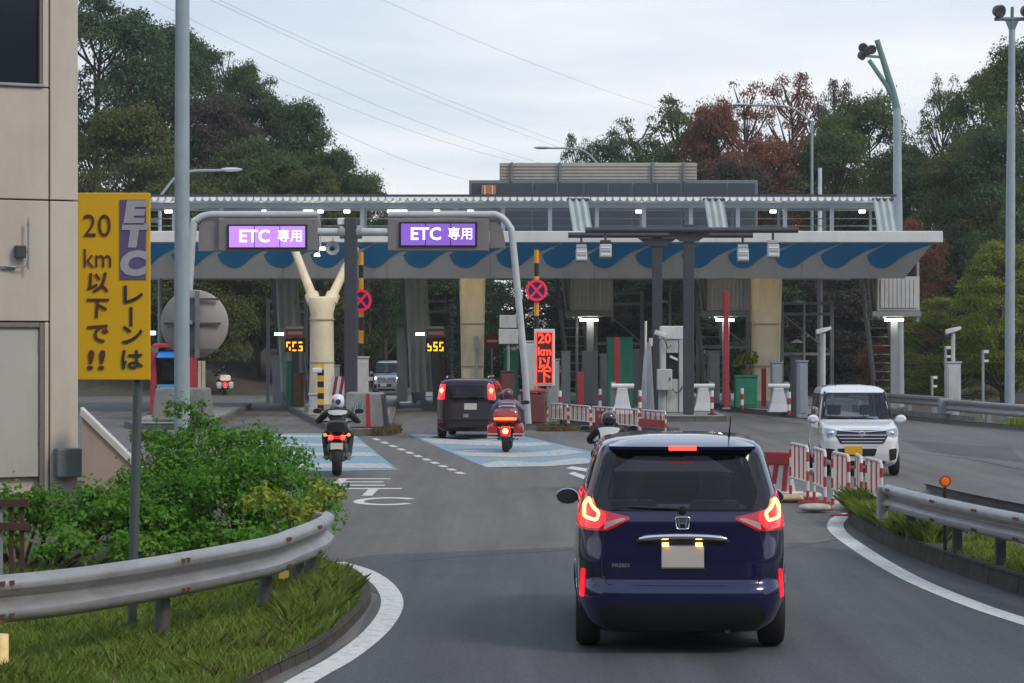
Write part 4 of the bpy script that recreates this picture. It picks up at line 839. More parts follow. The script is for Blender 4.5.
# right-hand double guardrail
rp_ = [(xw(887.5, 17.6), 17.6), (xw(931.5, 16.3), 16.3), (xw(982, 15.2), 15.2), (xw(1024, 14.46), 14.46), (5.55, 12.0), (6.6, 8.5), (7.8, 4)]
rps = spline([m_(p) for p in rp_], 6); o0 = m_((4.6, 16.5, 0.145))
gr_ = thing('guardrail', 'double steel guardrail on the right median behind the grass tuft', 'guardrail', tuple(o0), stretch_y=False)
wbeam(loc(rps, o0), 0.655, 0.29, 1).build('front_beam', railm, gr_, smooth=True)
off = [Vector((p.x + 0.40, p.y + 0.12, 0)) for p in rps]
wbeam(loc(off, o0), 0.675, 0.29, -1).build('back_beam', mat('dark back rail', (0.14, 0.14, 0.145), 0.5, 0.4, 0.15, dirt=0.3), gr_, smooth=True)
for i in (1, 7, 12, 18, 24, 30):
    p = rps[i] - Vector((o0.x, o0.y, 0)); x, y = p.x + 0.2, p.y + 0.06
    MB().box((x, y, 0.3), (0.1, 0.1, 0.62)).build('post', darksteel, gr_, bevel=0.01); MB().box((x, y, 0.52), (0.34, 0.06, 0.08)).build('spacer', darksteel, gr_)
    t_ = (rps[i + 1] - rps[i]).normalized(); joint_bolts(gr_, Vector((p.x, p.y, 0)), Vector((t_.y, -t_.x, 0)), 0.655, 0.29)
MB().box((0.0 + rps[0].x - o0.x - 0.06, rps[0].y - o0.y + 0.03, 0.44), (0.12, 0.10, 0.40)).build('end_post', mat('pale end post', (0.36, 0.36, 0.35), 0.6, dirt=0.4), gr_, bevel=0.02)
dl = thing('delineator', 'round orange delineator standing on the right guardrail', 'delineator', (xw(945, 16.35), 16.35, 0.145)); zc = zw(481, 16.35) - 0.145
MB().tube([(0, 0, 0), (0, 0, zc)], 0.02, 8).build('stem', black, dl)
MB().lathe([(0.0, -0.03), (0.045, -0.025), (0.052, -0.01), (0.055, 0.02), (0, 0.025)], (0, 0, zc), axis='y', n=18).build('lens', orange, dl, smooth=True); MB().lathe([(0.052, -0.022), (0.064, -0.022), (0.064, 0.025), (0.052, 0.028)], (0, 0, zc), axis='y', n=18).build('rim', mat('dark orange rim', (0.3, 0.06, 0.02), 0.5), dl, smooth=True)
# far right roadside guardrail on a low concrete footing
fp = [(xw(850, 57), 57), (xw(885, 53), 53), (xw(945, 48.5), 48.5), (xw(1024, 43.6), 43.6), (17.2, 37), (19, 31)]
fps = spline([m_(p) for p in fp], 5); o0 = m_((13.2, 53, 0.1)); 
fg = thing('guardrail', 'long grey guardrail along the wooded right roadside', 'guardrail', tuple(o0), stretch_y=False)
cut = 10; wbeam(loc(fps[:cut + 1], o0), 0.72, 0.34, 1).build('beam', railm, fg, smooth=True); wbeam(loc(fps[cut:], o0), 0.66, 0.38, 1).build('beam', railm, fg, smooth=True)
for i in range(1, len(fps), 2): MB().box((fps[i].x - o0.x + 0.12, fps[i].y - o0.y + 0.05, 0.3), (0.12, 0.12, 0.64)).build('post', greypaint, fg)
q = fps[cut] - Vector((o0.x, o0.y, 0)); MB().box((q.x, q.y - 0.1, 0.42), (0.45, 0.3, 0.5)).build('joint_box', greypaint, fg, bevel=0.03)
MB().grid([[(p.x - o0.x + 0.1, p.y - o0.y - d, z) for p in fps[:13]] for d, z in ((0.14, -0.1), (0.10, 0.16), (-0.2, 0.16), (-0.2, -0.1))]).build('footing', concrete, fg)
wr = thing('guardrail', 'low white rail along the far bend beyond the left lane', 'guardrail', (xw(240, 84), 84, 0)); 
MB().bar((-3.2, 1.5, 0.75), (7.5, 0.0, 0.68), 0.06, 0.22).build('beam', white, wr)
for k in range(6): MB().box((-2.8 + 1.9 * k, 1.5 - 0.27 * k, 0.35), (0.1, 0.1, 0.7)).build('post', greypaint, wr)

# ================================================================== YELLOW SPEED SIGN
SY = 11.95
yel = mat('yellow sign face', (0.70, 0.39, 0.005), 0.45, 0, 0.05, 1.2, dirt=0.12, dirtcol=(0.4, 0.25, 0.05))
letter = mat('dark brown sign lettering', (0.09, 0.028, 0.015), 0.5, 0, 0.1); letter2 = mat('near-black sign lettering', (0.03, 0.03, 0.03), 0.5, 0, 0.1); vio = mat('faded violet sign field', (0.115, 0.085, 0.20), 0.5, 0, 0.1)
faded = mat('faded white lettering', (0.38, 0.36, 0.40), 0.5, 0, 0.1)
t = thing('speed_sign', 'tall yellow sign telling ETC lane users to keep under 20 km', 'sign', (xw(131, SY), SY, 0.115)); X = xw(131, SY); A = lambda p: xw(p, SY - 0.05) - X; Z = lambda q: zw(q, SY - 0.05) - 0.115
MB().bx(A(77), A(149.5), -0.05, -0.02, Z(380), Z(192.5)).build('board', yel, t, bevel=0.006)
MB().bx(A(119), A(145.5), -0.056, -0.0505, Z(279.5), Z(199.5)).build('violet_field', vio, t)
def glyphs(items, m, sx_=1.0, bold=0.006, it=0.0):
    for s, px, py, size, sc in items: txt(s, size, m, t, 'lettering', (A(px), -0.0585, Z(py)), bold=bold, sx_=sc, depth=0.002, italic=it)
glyphs([('E', 132.5, 213.5, 0.235, 1.3), ('T', 132, 236.5, 0.235, 1.25), ('C', 131.5, 264.5, 0.25, 1.15)], faded, bold=0.016, it=0.12)
glyphs([('20', 96.5, 226.5, 0.255, 0.92), ('km', 97, 259, 0.215, 0.9)], letter, bold=-0.001)
glyphs([('以', 96.5, 283.5, 0.172, 1.1), ('下', 96.5, 309, 0.172, 1.1), ('で', 96.5, 334.5, 0.178, 1.1), ('!!', 95, 361, 0.215, 1.5)], letter, bold=0.0035, it=0.06)
glyphs([('レ', 131, 296, 0.18, 1.2), ('ン', 131, 336, 0.18, 1.1), ('は', 131, 361, 0.178, 1.1)], letter2, bold=0.0035)
MB().bx(A(129), A(132), -0.0585, -0.053, Z(326), Z(307)).build('lettering', letter2, t)
MB().tube([(0.0, 0.03, 0), (0.05, 0.03, Z(380)), (0.07, 0.03, Z(200))], 0.038, 12).build('pole', mat('dark teal pole', (0.085, 0.105, 0.105), 0.5, 0.2, 0.1, dirt=0.3), t, smooth=True)
for q in (220, 350): MB().box((0.06, 0.0, Z(q)), (0.3, 0.05, 0.04)).build('clamp', galv, t)

# ================================================================== POLES AND LAMPS
PY = 22.0
t = thing('lamp_pole', 'tall thick blue-grey pole rising out of the bush', 'pole', (xw(182, PY), PY, 0.115))
MB().tube([(0, 0, 0), (-0.0, 0, 4.5), (0.01, 0, 9.5)], [0.118, 0.11, 0.098], 16).build('shaft', polegrey, t, smooth=True); MB().tube([(0, 0, 0), (0, 0, 0.06)], 0.22, 16).build('base_plate', galv, t)
t = thing('round_sign', 'back of a round road sign clamped to the thick grey pole', 'road sign', (xw(191.5, PY), PY + 0.2, zw(323.5, PY) - 0.5))
MB().lathe([(0.0, -0.05), (0.20, -0.045), (0.48, -0.02), (0.505, 0.0), (0.50, 0.02), (0, 0.02)], (0, 0, 0.5), axis='y', n=36).build('disc', mat('grey-beige sign back', (0.34, 0.31, 0.29), 0.55, 0.1, 0.06, 2, dirt=0.2), t, smooth=True)
for dz in (0.86, 0.5, 0.11): MB().box((0.06 if dz != 0.5 else -0.02, -0.075, dz), (0.62 if dz != 0.5 else 0.84, 0.03, 0.035)).build('bracket_bar', mat('dark bracket', (0.12, 0.12, 0.12), 0.5, 0.4), t)
MB().bx(0.02, 0.09, -0.12, -0.09, 0.0, 0.98).build('channel', galv, t)
MB().lathe([(0.125, -0.03), (0.14, -0.03), (0.14, 0.03), (0.125, 0.03)], (-0.14, -0.2, 0.52), n=20).build('clamp_band', galv, t)

def lamp_arm(px, py, Y, px2, py2, label, base_px=None):
    """street lamp on a curved arm: head at (px, py), the arm joins its pole at (px2, py2)"""
    h, j = at(px, py, Y), at(px2, py2, Y); g = Vector((j.x + (0.0), Y, hill_h(j.x, Y) if Y > 60 else 0.0))
    t = thing('street_lamp', label, 'street lamp', tuple(g), group='distant street lamps')
    L_ = lambda p: p - g
    MB().tube([(0, 0, 0), L_(j)], [0.11, 0.07], 8).build('pole', polegrey, t, smooth=True)
    mid = Vector((j.x + (h.x - j.x) * 0.35, Y, h.z - abs(h.z - j.z) * 0.12))
    MB().tube(spline([L_(j), L_(mid), L_(h)], 6), 0.05, 8).build('arm', polegrey, t, smooth=True)
    d = -1 if h.x < j.x else 1; p = L_(h)
    MB().loft([[(p.x + d * a, b, p.z + c * k + 0.02) for b, k in ((-r, 0), (0, -1), (r, 0), (0, 1))] for a, r, c in ((-0.1, 0.06, 0.05), (0.15, 0.17, 0.09), (0.55, 0.17, 0.08), (0.75, 0.05, 0.03))]).build('lamp_head', mat('lamp head', (0.5, 0.53, 0.55), 0.4), t, smooth=True)
lamp_arm(224, 170, 62, 160, 196, 'curved street lamp above the left end of the walkway')
lamp_arm(548, 148, 80, 600, 166, 'curved street lamp above the pale ribbed screen')
lamp_arm(746, 105, 84, 812, 122, 'street lamp arm half hidden among the reddish trees')
# floodlight pole with a forked head
t = thing('floodlight_pole', 'tall pole with a forked leaning top carrying floodlights', 'floodlight pole', (xw(898.5, 61), 61, 0)); X = xw(898.5, 61); P = lambda p, q: (xw(p, 61) - X, 0, zw(q, 61))
MB().tube([(0, 0, 0), P(898, 250), P(897, 108)], [0.24, 0.2, 0.16], 12).build('shaft', polegrey, t, smooth=True)
tealm = mat('weathered teal steel', (0.13, 0.21, 0.20), 0.5, 0.1, 0.1, dirt=0.2)
MB().tube([P(897, 110), P(893, 92), P(877, 40)], [0.16, 0.14, 0.11], 10).build('main_fork', tealm, t, smooth=True); MB().tube([P(893, 98), P(887, 86), P(869, 60)], [0.12, 0.10, 0.09], 10).build('side_fork', tealm, t, smooth=True)
MB().bar(P(888, 85), P(891, 84), 0.1).bar(P(866, 56), P(880, 57), 0.1).build('strut', tealm, t)
for k, (p, q) in enumerate(((861, 55), (866, 51), (871, 49), (863, 47))):
    f = MB().lathe([(0.05, 0.12), (0.16, 0.05), (0.20, -0.12), (0.17, -0.14), (0.0, -0.12)], P(p, q), axis='y', n=12, rot=Matrix.Rotation(R(40 - 15 * k), 3, 'Z') @ Matrix.Rotation(R(20), 3, 'X')).build('floodlight', darksteel, t, smooth=True)
MB().bar(P(861, 57), P(875, 51), 0.07).build('head_bar', tealm, t)
# tall mast at the right edge
t = thing('floodlight_pole', 'tall straight mast with a cross-bar lamp at the right edge', 'floodlight pole', (xw(1009.5, 47), 47, 0.1)); X = xw(1009.5, 47); P = lambda p, q: (xw(p, 47) - X, 0, zw(q, 47) - 0.1)
MB().tube([(0, 0, 0), P(1010.5, 200), P(1012, 30)], [0.16, 0.145, 0.10], 12).build('shaft', polegrey, t, smooth=True); MB().tube([P(1012, 30), P(1012.3, 7)], 0.055, 8).build('tip', tealm, t)
MB().tube([P(994.5, 19), P(1030, 19)], 0.06, 8).build('cross_bar', tealm, t); MB().prism([(P(1005, 0)[0], P(0, 20)[2]), (P(1019, 0)[0], P(0, 20)[2]), (P(1014, 0)[0], P(0, 32)[2]), (P(1010, 0)[0], P(0, 32)[2])], -0.03, 0.03).build('gusset', tealm, t)
for p in (998, 1026): 
    f = MB().lathe([(0.06, 0.16), (0.17, 0.08), (0.22, -0.12), (0.18, -0.15), (0.0, -0.13)], (P(p, 11)[0], 0, P(p, 11)[2]), axis='y', n=14, rot=Matrix.Rotation(R(25), 3, 'Z') @ Matrix.Rotation(R(15), 3, 'X')).build('floodlight', darksteel, t, smooth=True)
    MB().tube([P(p + 2, 18), P(p + 3, 8)], 0.03, 6).build('bracket', darksteel, f)
def hooded(px, Y, yt, label):
    t = thing('hooded_lamp', label, 'lamp', (xw(px, Y), Y, 0.1), group='hooded roadside sensors'); zt = zw(yt, Y) - 0.1
    MB().tube([(0, 0, 0), (0, 0, zt)], 0.07, 10).build('post', offwhite, t, smooth=True)
    MB().loft([[(a, -r, zt + b), (a, r, zt + b), (a, r * 0.7, zt + b + c), (a, -r * 0.7, zt + b + c)] for a, r, b, c in ((-0.26, 0.12, -0.05, 0.16), (0.0, 0.15, 0.02, 0.16), (0.26, 0.11, 0.12, 0.1))]).build('head', offwhite, t, bevel=0.02); MB().box((-0.22, -0.02, zt - 0.06), (0.14, 0.18, 0.1)).build('lens', darksteel, t)
hooded(823.5, 51, 333, 'hooded sensor on a pale post above the white van')
hooded(953, 50, 333, 'hooded sensor on a pale post behind the right guardrail')
for px, yt, Y, lb in ((945.5, 346, 50.5, 'thin dark post left of the hooded sensor behind the right guardrail'), (983, 350, 48.5, 'thin dark post with two lugs between the hooded sensor and right mast'), (932, 376, 51.5, 'short thin post left of the pale roadside cabinet')):
    t = thing('thin_post', lb, 'post', (xw(px, Y), Y, 0.1)); zt = zw(yt, Y) - 0.1
    MB().tube([(0, 0, 0), (0, 0, zt)], 0.045, 8).build('post', greypaint, t, smooth=True); MB().box((0.1, 0, zt - 0.05), (0.16, 0.1, 0.1)).build('lug', white, t); MB().box((0.1, 0, zt - 0.35), (0.14, 0.08, 0.08)).build('lug', white, t)
t = thing('lamp_pole', 'slim pale pole behind the canopy above the white van', 'pole', (xw(820, 63), 63, 0)); MB().tube([(0, 0, 0), (0, 0, zw(168, 63))], [0.13, 0.08], 10).build('shaft', mat('pale grey pole', (0.45, 0.47, 0.49), 0.5), t, smooth=True); MB().box((0, 0, 0.05), (0.5, 0.5, 0.1)).build('base_plate', galv, t)
for px, yt, Y, lb in ((804, 300, 60, 'thin pole with two bracket lamps left of the van'), (670, 285, 61, 'thin pole with two bracket lamps behind the white toll machine')):
    t = thing('bracket_lamp', lb, 'lamp', (xw(px, Y), Y, 0)); zt = zw(yt, Y); MB().tube([(0, 0, 0), (0, 0, zt)], 0.05, 8).build('post', greypaint, t)
    for q in (302, 342): MB().lathe([(0.05, 0.1), (0.2, 0.02), (0.24, -0.03), (0.0, -0.03)], (-0.28, 0, zw(q, Y)), n=12).build('shade', white, t, smooth=True)

# ================================================================== BARRICADES
bred = mat('barricade red', (0.42, 0.035, 0.045), 0.5, 0, 0.12, 6, dirt=0.3); bwhite = mat('barricade white', (0.66, 0.62, 0.60), 0.5, 0, 0.08, 6, dirt=0.4, dirtcol=(0.2, 0.15, 0.13))
def barricade(a, b, h, label, feet=True, style=0):
    a, b = m_(a), m_(b); ln = (b - a).length; rz = math.atan2(b.y - a.y, b.x - a.x)
    t = thing('barricade', label, 'barricade', tuple((a + b) / 2 + Vector((0, 0, barricade.z))), rz, group=barricade.g, stretch_y=False); hl = ln / 2 - 0.03
    for s in (-1, 1):
        for k in range(5): MB().tube([(s * hl, 0, 0.03 + (h - 0.11) * k / 5), (s * hl, 0, 0.03 + (h - 0.11) * (k + 1) / 5)], 0.024, 8).build('post_band', bred if k % 2 == 0 else bwhite, t, smooth=True)
        if feet: MB().box((s * hl, 0, 0.015), (0.06, 0.5, 0.03)).build('foot', bred, t)
    MB().tube([(-hl, 0, h - 0.09), (-hl + 0.03, 0, h - 0.025), (-hl + 0.1, 0, h), (hl - 0.1, 0, h), (hl - 0.03, 0, h - 0.025), (hl, 0, h - 0.09)], 0.024, 8).build('top_rail', bwhite, t, smooth=True)
    zl = h * 0.36
    MB().tube([(-hl, 0, zl), (hl, 0, zl)], 0.02, 8).build('lower_rail', bwhite, t, smooth=True)
    n = max(4, int(ln / 0.125))
    for k in range(1, n):
        x = -hl + 2 * hl * k / n; MB().tube([(x, 0, zl), (x, 0, h)], 0.013, 6).build('rod', bred if (k % 3 == 0) else bwhite, t)
    if style == 1: MB().box((0, -0.035, h * 0.52), (ln * 0.98, 0.02, h * 0.3)).build('red_board', bred, t)
    if style == 2:
        b = MB().box((0, -0.035, h * 0.55), (ln * 0.5, 0.02, h * 0.62)).build('red_board', bred, t); txt('通行止', 0.13, bwhite, b, 'lettering', (0, -0.048, h * 0.62))
barricade.z = 0.16; barricade.g = 'barricades on the tip of the median'
rowx = [(4.50, 24.25, 4.60, 23.3), (4.66, 23.15, 4.66, 22.3), (4.73, 22.15, 4.80, 21.35), (4.86, 21.2, 4.80, 20.6), (4.84, 20.5, 4.87, 19.75)]
nm = ('farthest red and white barricade on the median tip, nearest the blue car', 'second red and white barricade from the blue car on the median tip', 'middle red and white barricade on the median, below the van headlamp', 'fourth barricade from the blue car, below the van number plate', 'nearest red and white barricade on the median, beside the guardrail end')
for i, (a, b, c, d) in enumerate(rowx):
    barricade.z = 0.16 if b < 21.4 else 0.004
    barricade((a, b), (c, d), 0.86 if b > 21.4 else 0.74, nm[i])
sand = mat('pale sandbag cloth', (0.52, 0.48, 0.42), 0.9, 0, 0.15, 8, bump=0.4, bscale=20); sandt = mat('tan sandbag cloth', (0.55, 0.38, 0.22), 0.9, 0, 0.15, 8, bump=0.4, bscale=20)
def bag(x, y, z, a, m, label):
    rings = []
    for k in range(7):
        u = k / 6 * math.pi; r = max(0.02, math.sin(u)) ** 0.6
        rings.append([(-0.24 * math.cos(u), 0.16 * r * math.cos(v), 0.065 + 0.065 * r * math.sin(v) * (1 if math.sin(v) > 0 else 0.95)) for v in [2 * math.pi * j / 12 for j in range(12)]])
    o = MB().loft(rings).build('sandbag', m, smooth='all'); o.location = m_((x, y, z)); o.rotation_euler = (0, 0, a); tag(o, label, 'sandbag', 'sandbags weighing the barricades')
bag(4.30, 23.3, 0.005, 0.3, sandt, 'tan sandbag at the foot of the farthest median barricade'); bag(4.72, 23.65, 0.005, 1.2, sand, 'pale sandbag behind the farthest median barricade')
bag(4.42, 21.9, 0.005, 0.1, sand, 'pale sandbag below the second median barricade'); bag(4.95, 22.4, 0.005, 0.8, sand, 'pale sandbag between the second and third median barricades')
bag(4.60, 20.55, 0.15, 0.4, sand, 'pale sandbag at the head of the white edge line'); bag(4.98, 21.8, 0.005, 0.2, sandt, 'tan sandbag below the middle median barricade')
# red and white plastic barrier behind the blue car
t = thing('plastic_barrier', 'red and white plastic barrier leaning beside the blue car', 'barrier', (xw(777, 24.6), 24.6, 0.004), R(-38)); t.scale = (0.82, 0.82, 0.84)
MB().prism([(-0.42, 0), (0.42, 0), (0.30, 0.72), (-0.30, 0.72)], -0.05, 0.05).build('panel', bwhite, t, bevel=0.02)
for k in range(3): MB().prism([(-0.40 + k * 0.27, 0.06), (-0.29 + k * 0.27, 0.06), (-0.14 + k * 0.22, 0.62), (-0.24 + k * 0.22, 0.62)], -0.066, -0.05).build('stripe', bred, t)
MB().box((0.05, -0.01, 0.70), (0.75, 0.16, 0.26)).build('red_cap', bred, t, bevel=0.03); MB().box((0, 0, 0.03), (0.95, 0.5, 0.06)).build('base', bwhite, t, bevel=0.02)
MB().tube([(0.3, 0.05, 0.5), (1.0, 0.0, 0.5)], 0.03, 8).build('link_bar', bwhite, t)
# row along the centre island
barricade.z = 0.004; barricade.g = 'barricades along the centre island'
a, b = Vector((1.08, 45.9)), Vector((4.12, 39.9)); nn_ = ('leftmost white barricade next to the maroon nose box', 'second white barricade from the maroon nose box', 'third white barricade from the maroon nose box, left of the vested rider', 'white barricade with a red board right behind the vested rider', 'rightmost barricade of the row, with a long red board')
for i in range(5):
    barricade(tuple(a + (b - a) * (i / 5)), tuple(a + (b - a) * ((i + 0.97) / 5)), 0.70, nn_[i], False, (0, 0, 2, 0, 1)[i])
# brown slatted gate at the left edge
t = thing('slatted_gate', 'small dark brown slatted gate at the left edge behind the guardrail', 'gate', (xw(2, 14.0), 14.0, 0.115)); bm_ = mat('dark brown timber', (0.075, 0.03, 0.022), 0.7, 0, 0.2)
for z in (0.12, 0.62, 0.84): MB().box((0, 0, z), (0.5, 0.05, 0.07)).build('rail', bm_, t)
for k in range(5): MB().box((-0.22 + 0.1 * k, 0.03, 0.45), (0.04, 0.03, 0.85)).build('slat', bm_ if k != 2 else greypaint, t)

# ================================================================== POWER LINES
wire = mat('power line', (0.2, 0.21, 0.22), 0.6, 0.3, 0)
def wire_line(p0, p1, Y0, Y1, sag, label):
    a, b = m_(at(p0[0], p0[1], Y0)), m_(at(p1[0], p1[1], Y1)); a2 = a + (a - b) * 0.5; b2 = b + (b - a) * 0.25; pts = []
    for k in range(25):
        f = k / 24; p = a2.lerp(b2, f); p.z -= sag * 4 * f * (1 - f) - sag * 0.85; pts.append(p - a2)
    o = MB().tube(pts, 0.016, 5).build('power_line', wire); o.location = a2; tag(o, label, 'power line', 'power lines crossing the sky')
wire_line((218, 0), (568, 150), 150, 200, 2.0, 'upper of the close pair of power lines ending above the lamp arm')
wire_line((214, 2), (560, 153), 150, 200, 2.0, 'lower of the close pair of power lines ending above the lamp arm')
wire_line((382, 0), (640, 106), 160, 210, 1.5, 'topmost power line, crossing the upper middle of the sky')
wire_line((248, 48), (512, 160), 150, 200, 2.0, 'middle power line running down to the dark panelled block')
wire_line((262, 72), (500, 163), 150, 200, 2.0, 'power line just below the middle one over the hill')
wire_line((330, 128), (468, 184), 150, 200, 1.5, 'lowest power line above the wooded hill slope')
# ================================================================== VEGETATION
bark = mat('bark', (0.07, 0.055, 0.042), 0.9, 0, 0.3, 3)
LM = {
 'dark': leafmat('dark evergreen leaves', (0.034, 0.072, 0.036), (0.088, 0.145, 0.055)),
 'green': leafmat('mid green leaves', (0.058, 0.100, 0.030), (0.135, 0.185, 0.050), (0.16, 0.17, 0.05)),
 'olive': leafmat('olive leaves', (0.065, 0.085, 0.026), (0.15, 0.165, 0.045), (0.15, 0.12, 0.035)),
 'brown': leafmat('brownish thin foliage', (0.060, 0.050, 0.042), (0.12, 0.095, 0.075)),
 'red': leafmat('autumn red leaves', (0.135, 0.058, 0.034), (0.32, 0.135, 0.070), (0.24, 0.16, 0.05)),
 'lime': leafmat('yellow-green leaves', (0.12, 0.16, 0.02), (0.28, 0.32, 0.04), (0.36, 0.34, 0.05), trans=0.35),
 'bush': leafmat('bright hedge leaves', (0.050, 0.150, 0.012), (0.15, 0.34, 0.030), (0.32, 0.42, 0.05), trans=0.45),
 'vine': leafmat('yellowing vine leaves', (0.17, 0.24, 0.025), (0.36, 0.40, 0.05), (0.42, 0.34, 0.07), trans=0.35),
 'grass': leafmat('verge grass', (0.16, 0.235, 0.035), (0.33, 0.41, 0.085), (0.52, 0.46, 0.20), trans=0.5),
 'straw': leafmat('dry weeds', (0.14, 0.095, 0.045), (0.30, 0.21, 0.10), (0.2, 0.2, 0.06)),
}
def quads_mesh(name, P4, m):
    n = len(P4); me = bpy.data.meshes.new(name); k = P4.shape[1]
    me.vertices.add(n * k); me.loops.add(n * k); me.polygons.add(n)
    me.vertices.foreach_set('co', P4.reshape(-1).astype(np.float32)); me.loops.foreach_set('vertex_index', np.arange(n * k, dtype=np.int32))
    me.polygons.foreach_set('loop_start', np.arange(0, n * k, k, dtype=np.int32)); me.polygons.foreach_set('loop_total', np.full(n, k, dtype=np.int32))
    me.materials.append(m); me.update(calc_edges=True); return me
def leaves(C, outward, size, g, slim=0.55):
    n = len(C); nr = outward + g.normal(0, 0.75, (n, 3)) + np.array([0, 0, 0.35]); nr /= np.linalg.norm(nr, axis=1)[:, None]
    a = g.normal(0, 1, (n, 3)); u = np.cross(nr, a); u /= np.linalg.norm(u, axis=1)[:, None]; v = np.cross(nr, u); s = size[:, None]
    bend = nr * s * 0.25
    return np.stack([C - u * s + 0 * bend, C - v * s * slim + bend, C + u * s, C + v * s * slim + bend], 1)
def blob_leaves(blobs, per, leaf, g, shell=0.55):
    Cs, Os = [], []
    for (c, r) in blobs:
        r = np.array(r if hasattr(r, '__len__') else (r, r, r)); n = max(6, int(per * (r.prod() ** (2 / 3))))
        d = g.normal(0, 1, (n, 3)); d /= np.linalg.norm(d, axis=1)[:, None]; d[:, 2] = np.where(d[:, 2] < -0.35, -d[:, 2] * 0.6, d[:, 2])
        rad = shell + (1 - shell) * g.random(n) ** 0.6; rad *= 1 + 0.16 * g.normal(0, 1, n)
        Cs.append(np.array(c) + d * rad[:, None] * r); Os.append(d)
    C = np.concatenate(Cs); O = np.concatenate(Os); return leaves(C, O, leaf * (0.6 + 0.8 * g.random(len(C))), g)
protos = {}
def proto(form, seed):
    """a unit tree, 10 m tall, crown 6 m wide: (trunk mesh, crown mesh)"""
    seed = seed % {'broad': 4, 'slim': 2, 'sparse': 3, 'low': 3}[form]; key = (form, seed)
    if key in protos: return protos[key]
    g = np.random.default_rng(seed); base, ncl, rr, per, leaf = {'broad': (1.4, 95, (0.5, 1.2), 900, 0.062), 'slim': (2.2, 40, (0.4, 0.85), 1000, 0.058), 'sparse': (2.0, 100, (0.3, 0.8), 560, 0.056), 'low': (0.3, 80, (0.6, 1.25), 600, 0.075)}[form]
    blobs = []
    for i in range(ncl):
        f = g.random() ** 0.85; z = base + (9.3 - base) * f
        env = {'broad': 3.0 * math.sin(math.pi * min(1, 0.16 + 0.80 * f)) ** 0.7, 'low': 3.0 * (1 - f ** 2.2) ** 0.5 + 0.2, 'slim': 1.7 * math.sin(math.pi * (0.2 + 0.75 * f)) ** 0.8, 'sparse': 2.6 * math.sin(math.pi * (0.14 + 0.78 * f)) ** 0.8}[form]
        a = g.random() * 2 * math.pi; rad = env * (0.35 + 0.65 * g.random() ** 0.5); r = rr[0] + (rr[1] - rr[0]) * g.random() * (1.15 - 0.55 * f)
        blobs.append(((rad * math.cos(a), rad * math.sin(a), z), (r, r, r * 0.72)))
    cm = quads_mesh('crown', blob_leaves(blobs, per, leaf, g), LM['green'])
    mb = MB(); top = 8.6; w1, w2 = g.normal(0, 0.25, 2)
    tr = [Vector((w1 * math.sin(f * 3) * 0.7, w2 * math.sin(f * 2.5) * 0.7, top * f)) for f in np.linspace(0, 1, 7)]
    mb.tube(tr, [0.24, 0.19, 0.16, 0.13, 0.10, 0.06, 0.03], 7)
    for c, r in blobs[:: (2 if form in ('broad', 'low') else 1)]:
        zz = max(0.8, c[2] - math.hypot(c[0], c[1]) * 0.75 - 0.2); f = min(0.98, zz / top); k = f * 6; i = int(k); p = tr[i].lerp(tr[min(6, i + 1)], k - i)
        e = Vector(c); mid = p.lerp(e, 0.55) + Vector((0, 0, -0.15)); mb.tube([p, mid, e], [0.085 * (1.15 - f), 0.05, 0.018], 5, cap=False)
    me = bpy.data.meshes.new('trunk'); me.from_pydata(mb.v, [], mb.f); me.materials.append(bark); me.update()
    protos[key] = (me, cm); return protos[key]
def tree(px, py, Y, wpx, kind, form, label, group, seed=1, name='tree', base=None, cat='tree'):
    X = xw(px, Y); b = hill_h(X, Y) if base is None else base; H = zw(py, Y) - b; tm, cm = proto(form, seed)
    t = thing(name, label, cat, (X, Y, b - 0.05), random.random() * 6.28, group); wd = 1.22 * wpx / FPX * Y / {'broad': 6.4, 'slim': 3.9, 'sparse': 5.6, 'low': 6.4}[form]
    t.scale = (wd, wd, H / 10.0)
    for n_, md_ in (('trunk', tm), ('crown', cm)):
        o = bpy.data.objects.new(n_, md_); col.objects.link(o); o.parent = t
        if n_ == 'crown': o.material_slots[0].link = 'OBJECT'; o.material_slots[0].material = LM[kind]
    return t
GL, GR_ = 'trees on the left hillside', 'trees behind the toll gate on the right'
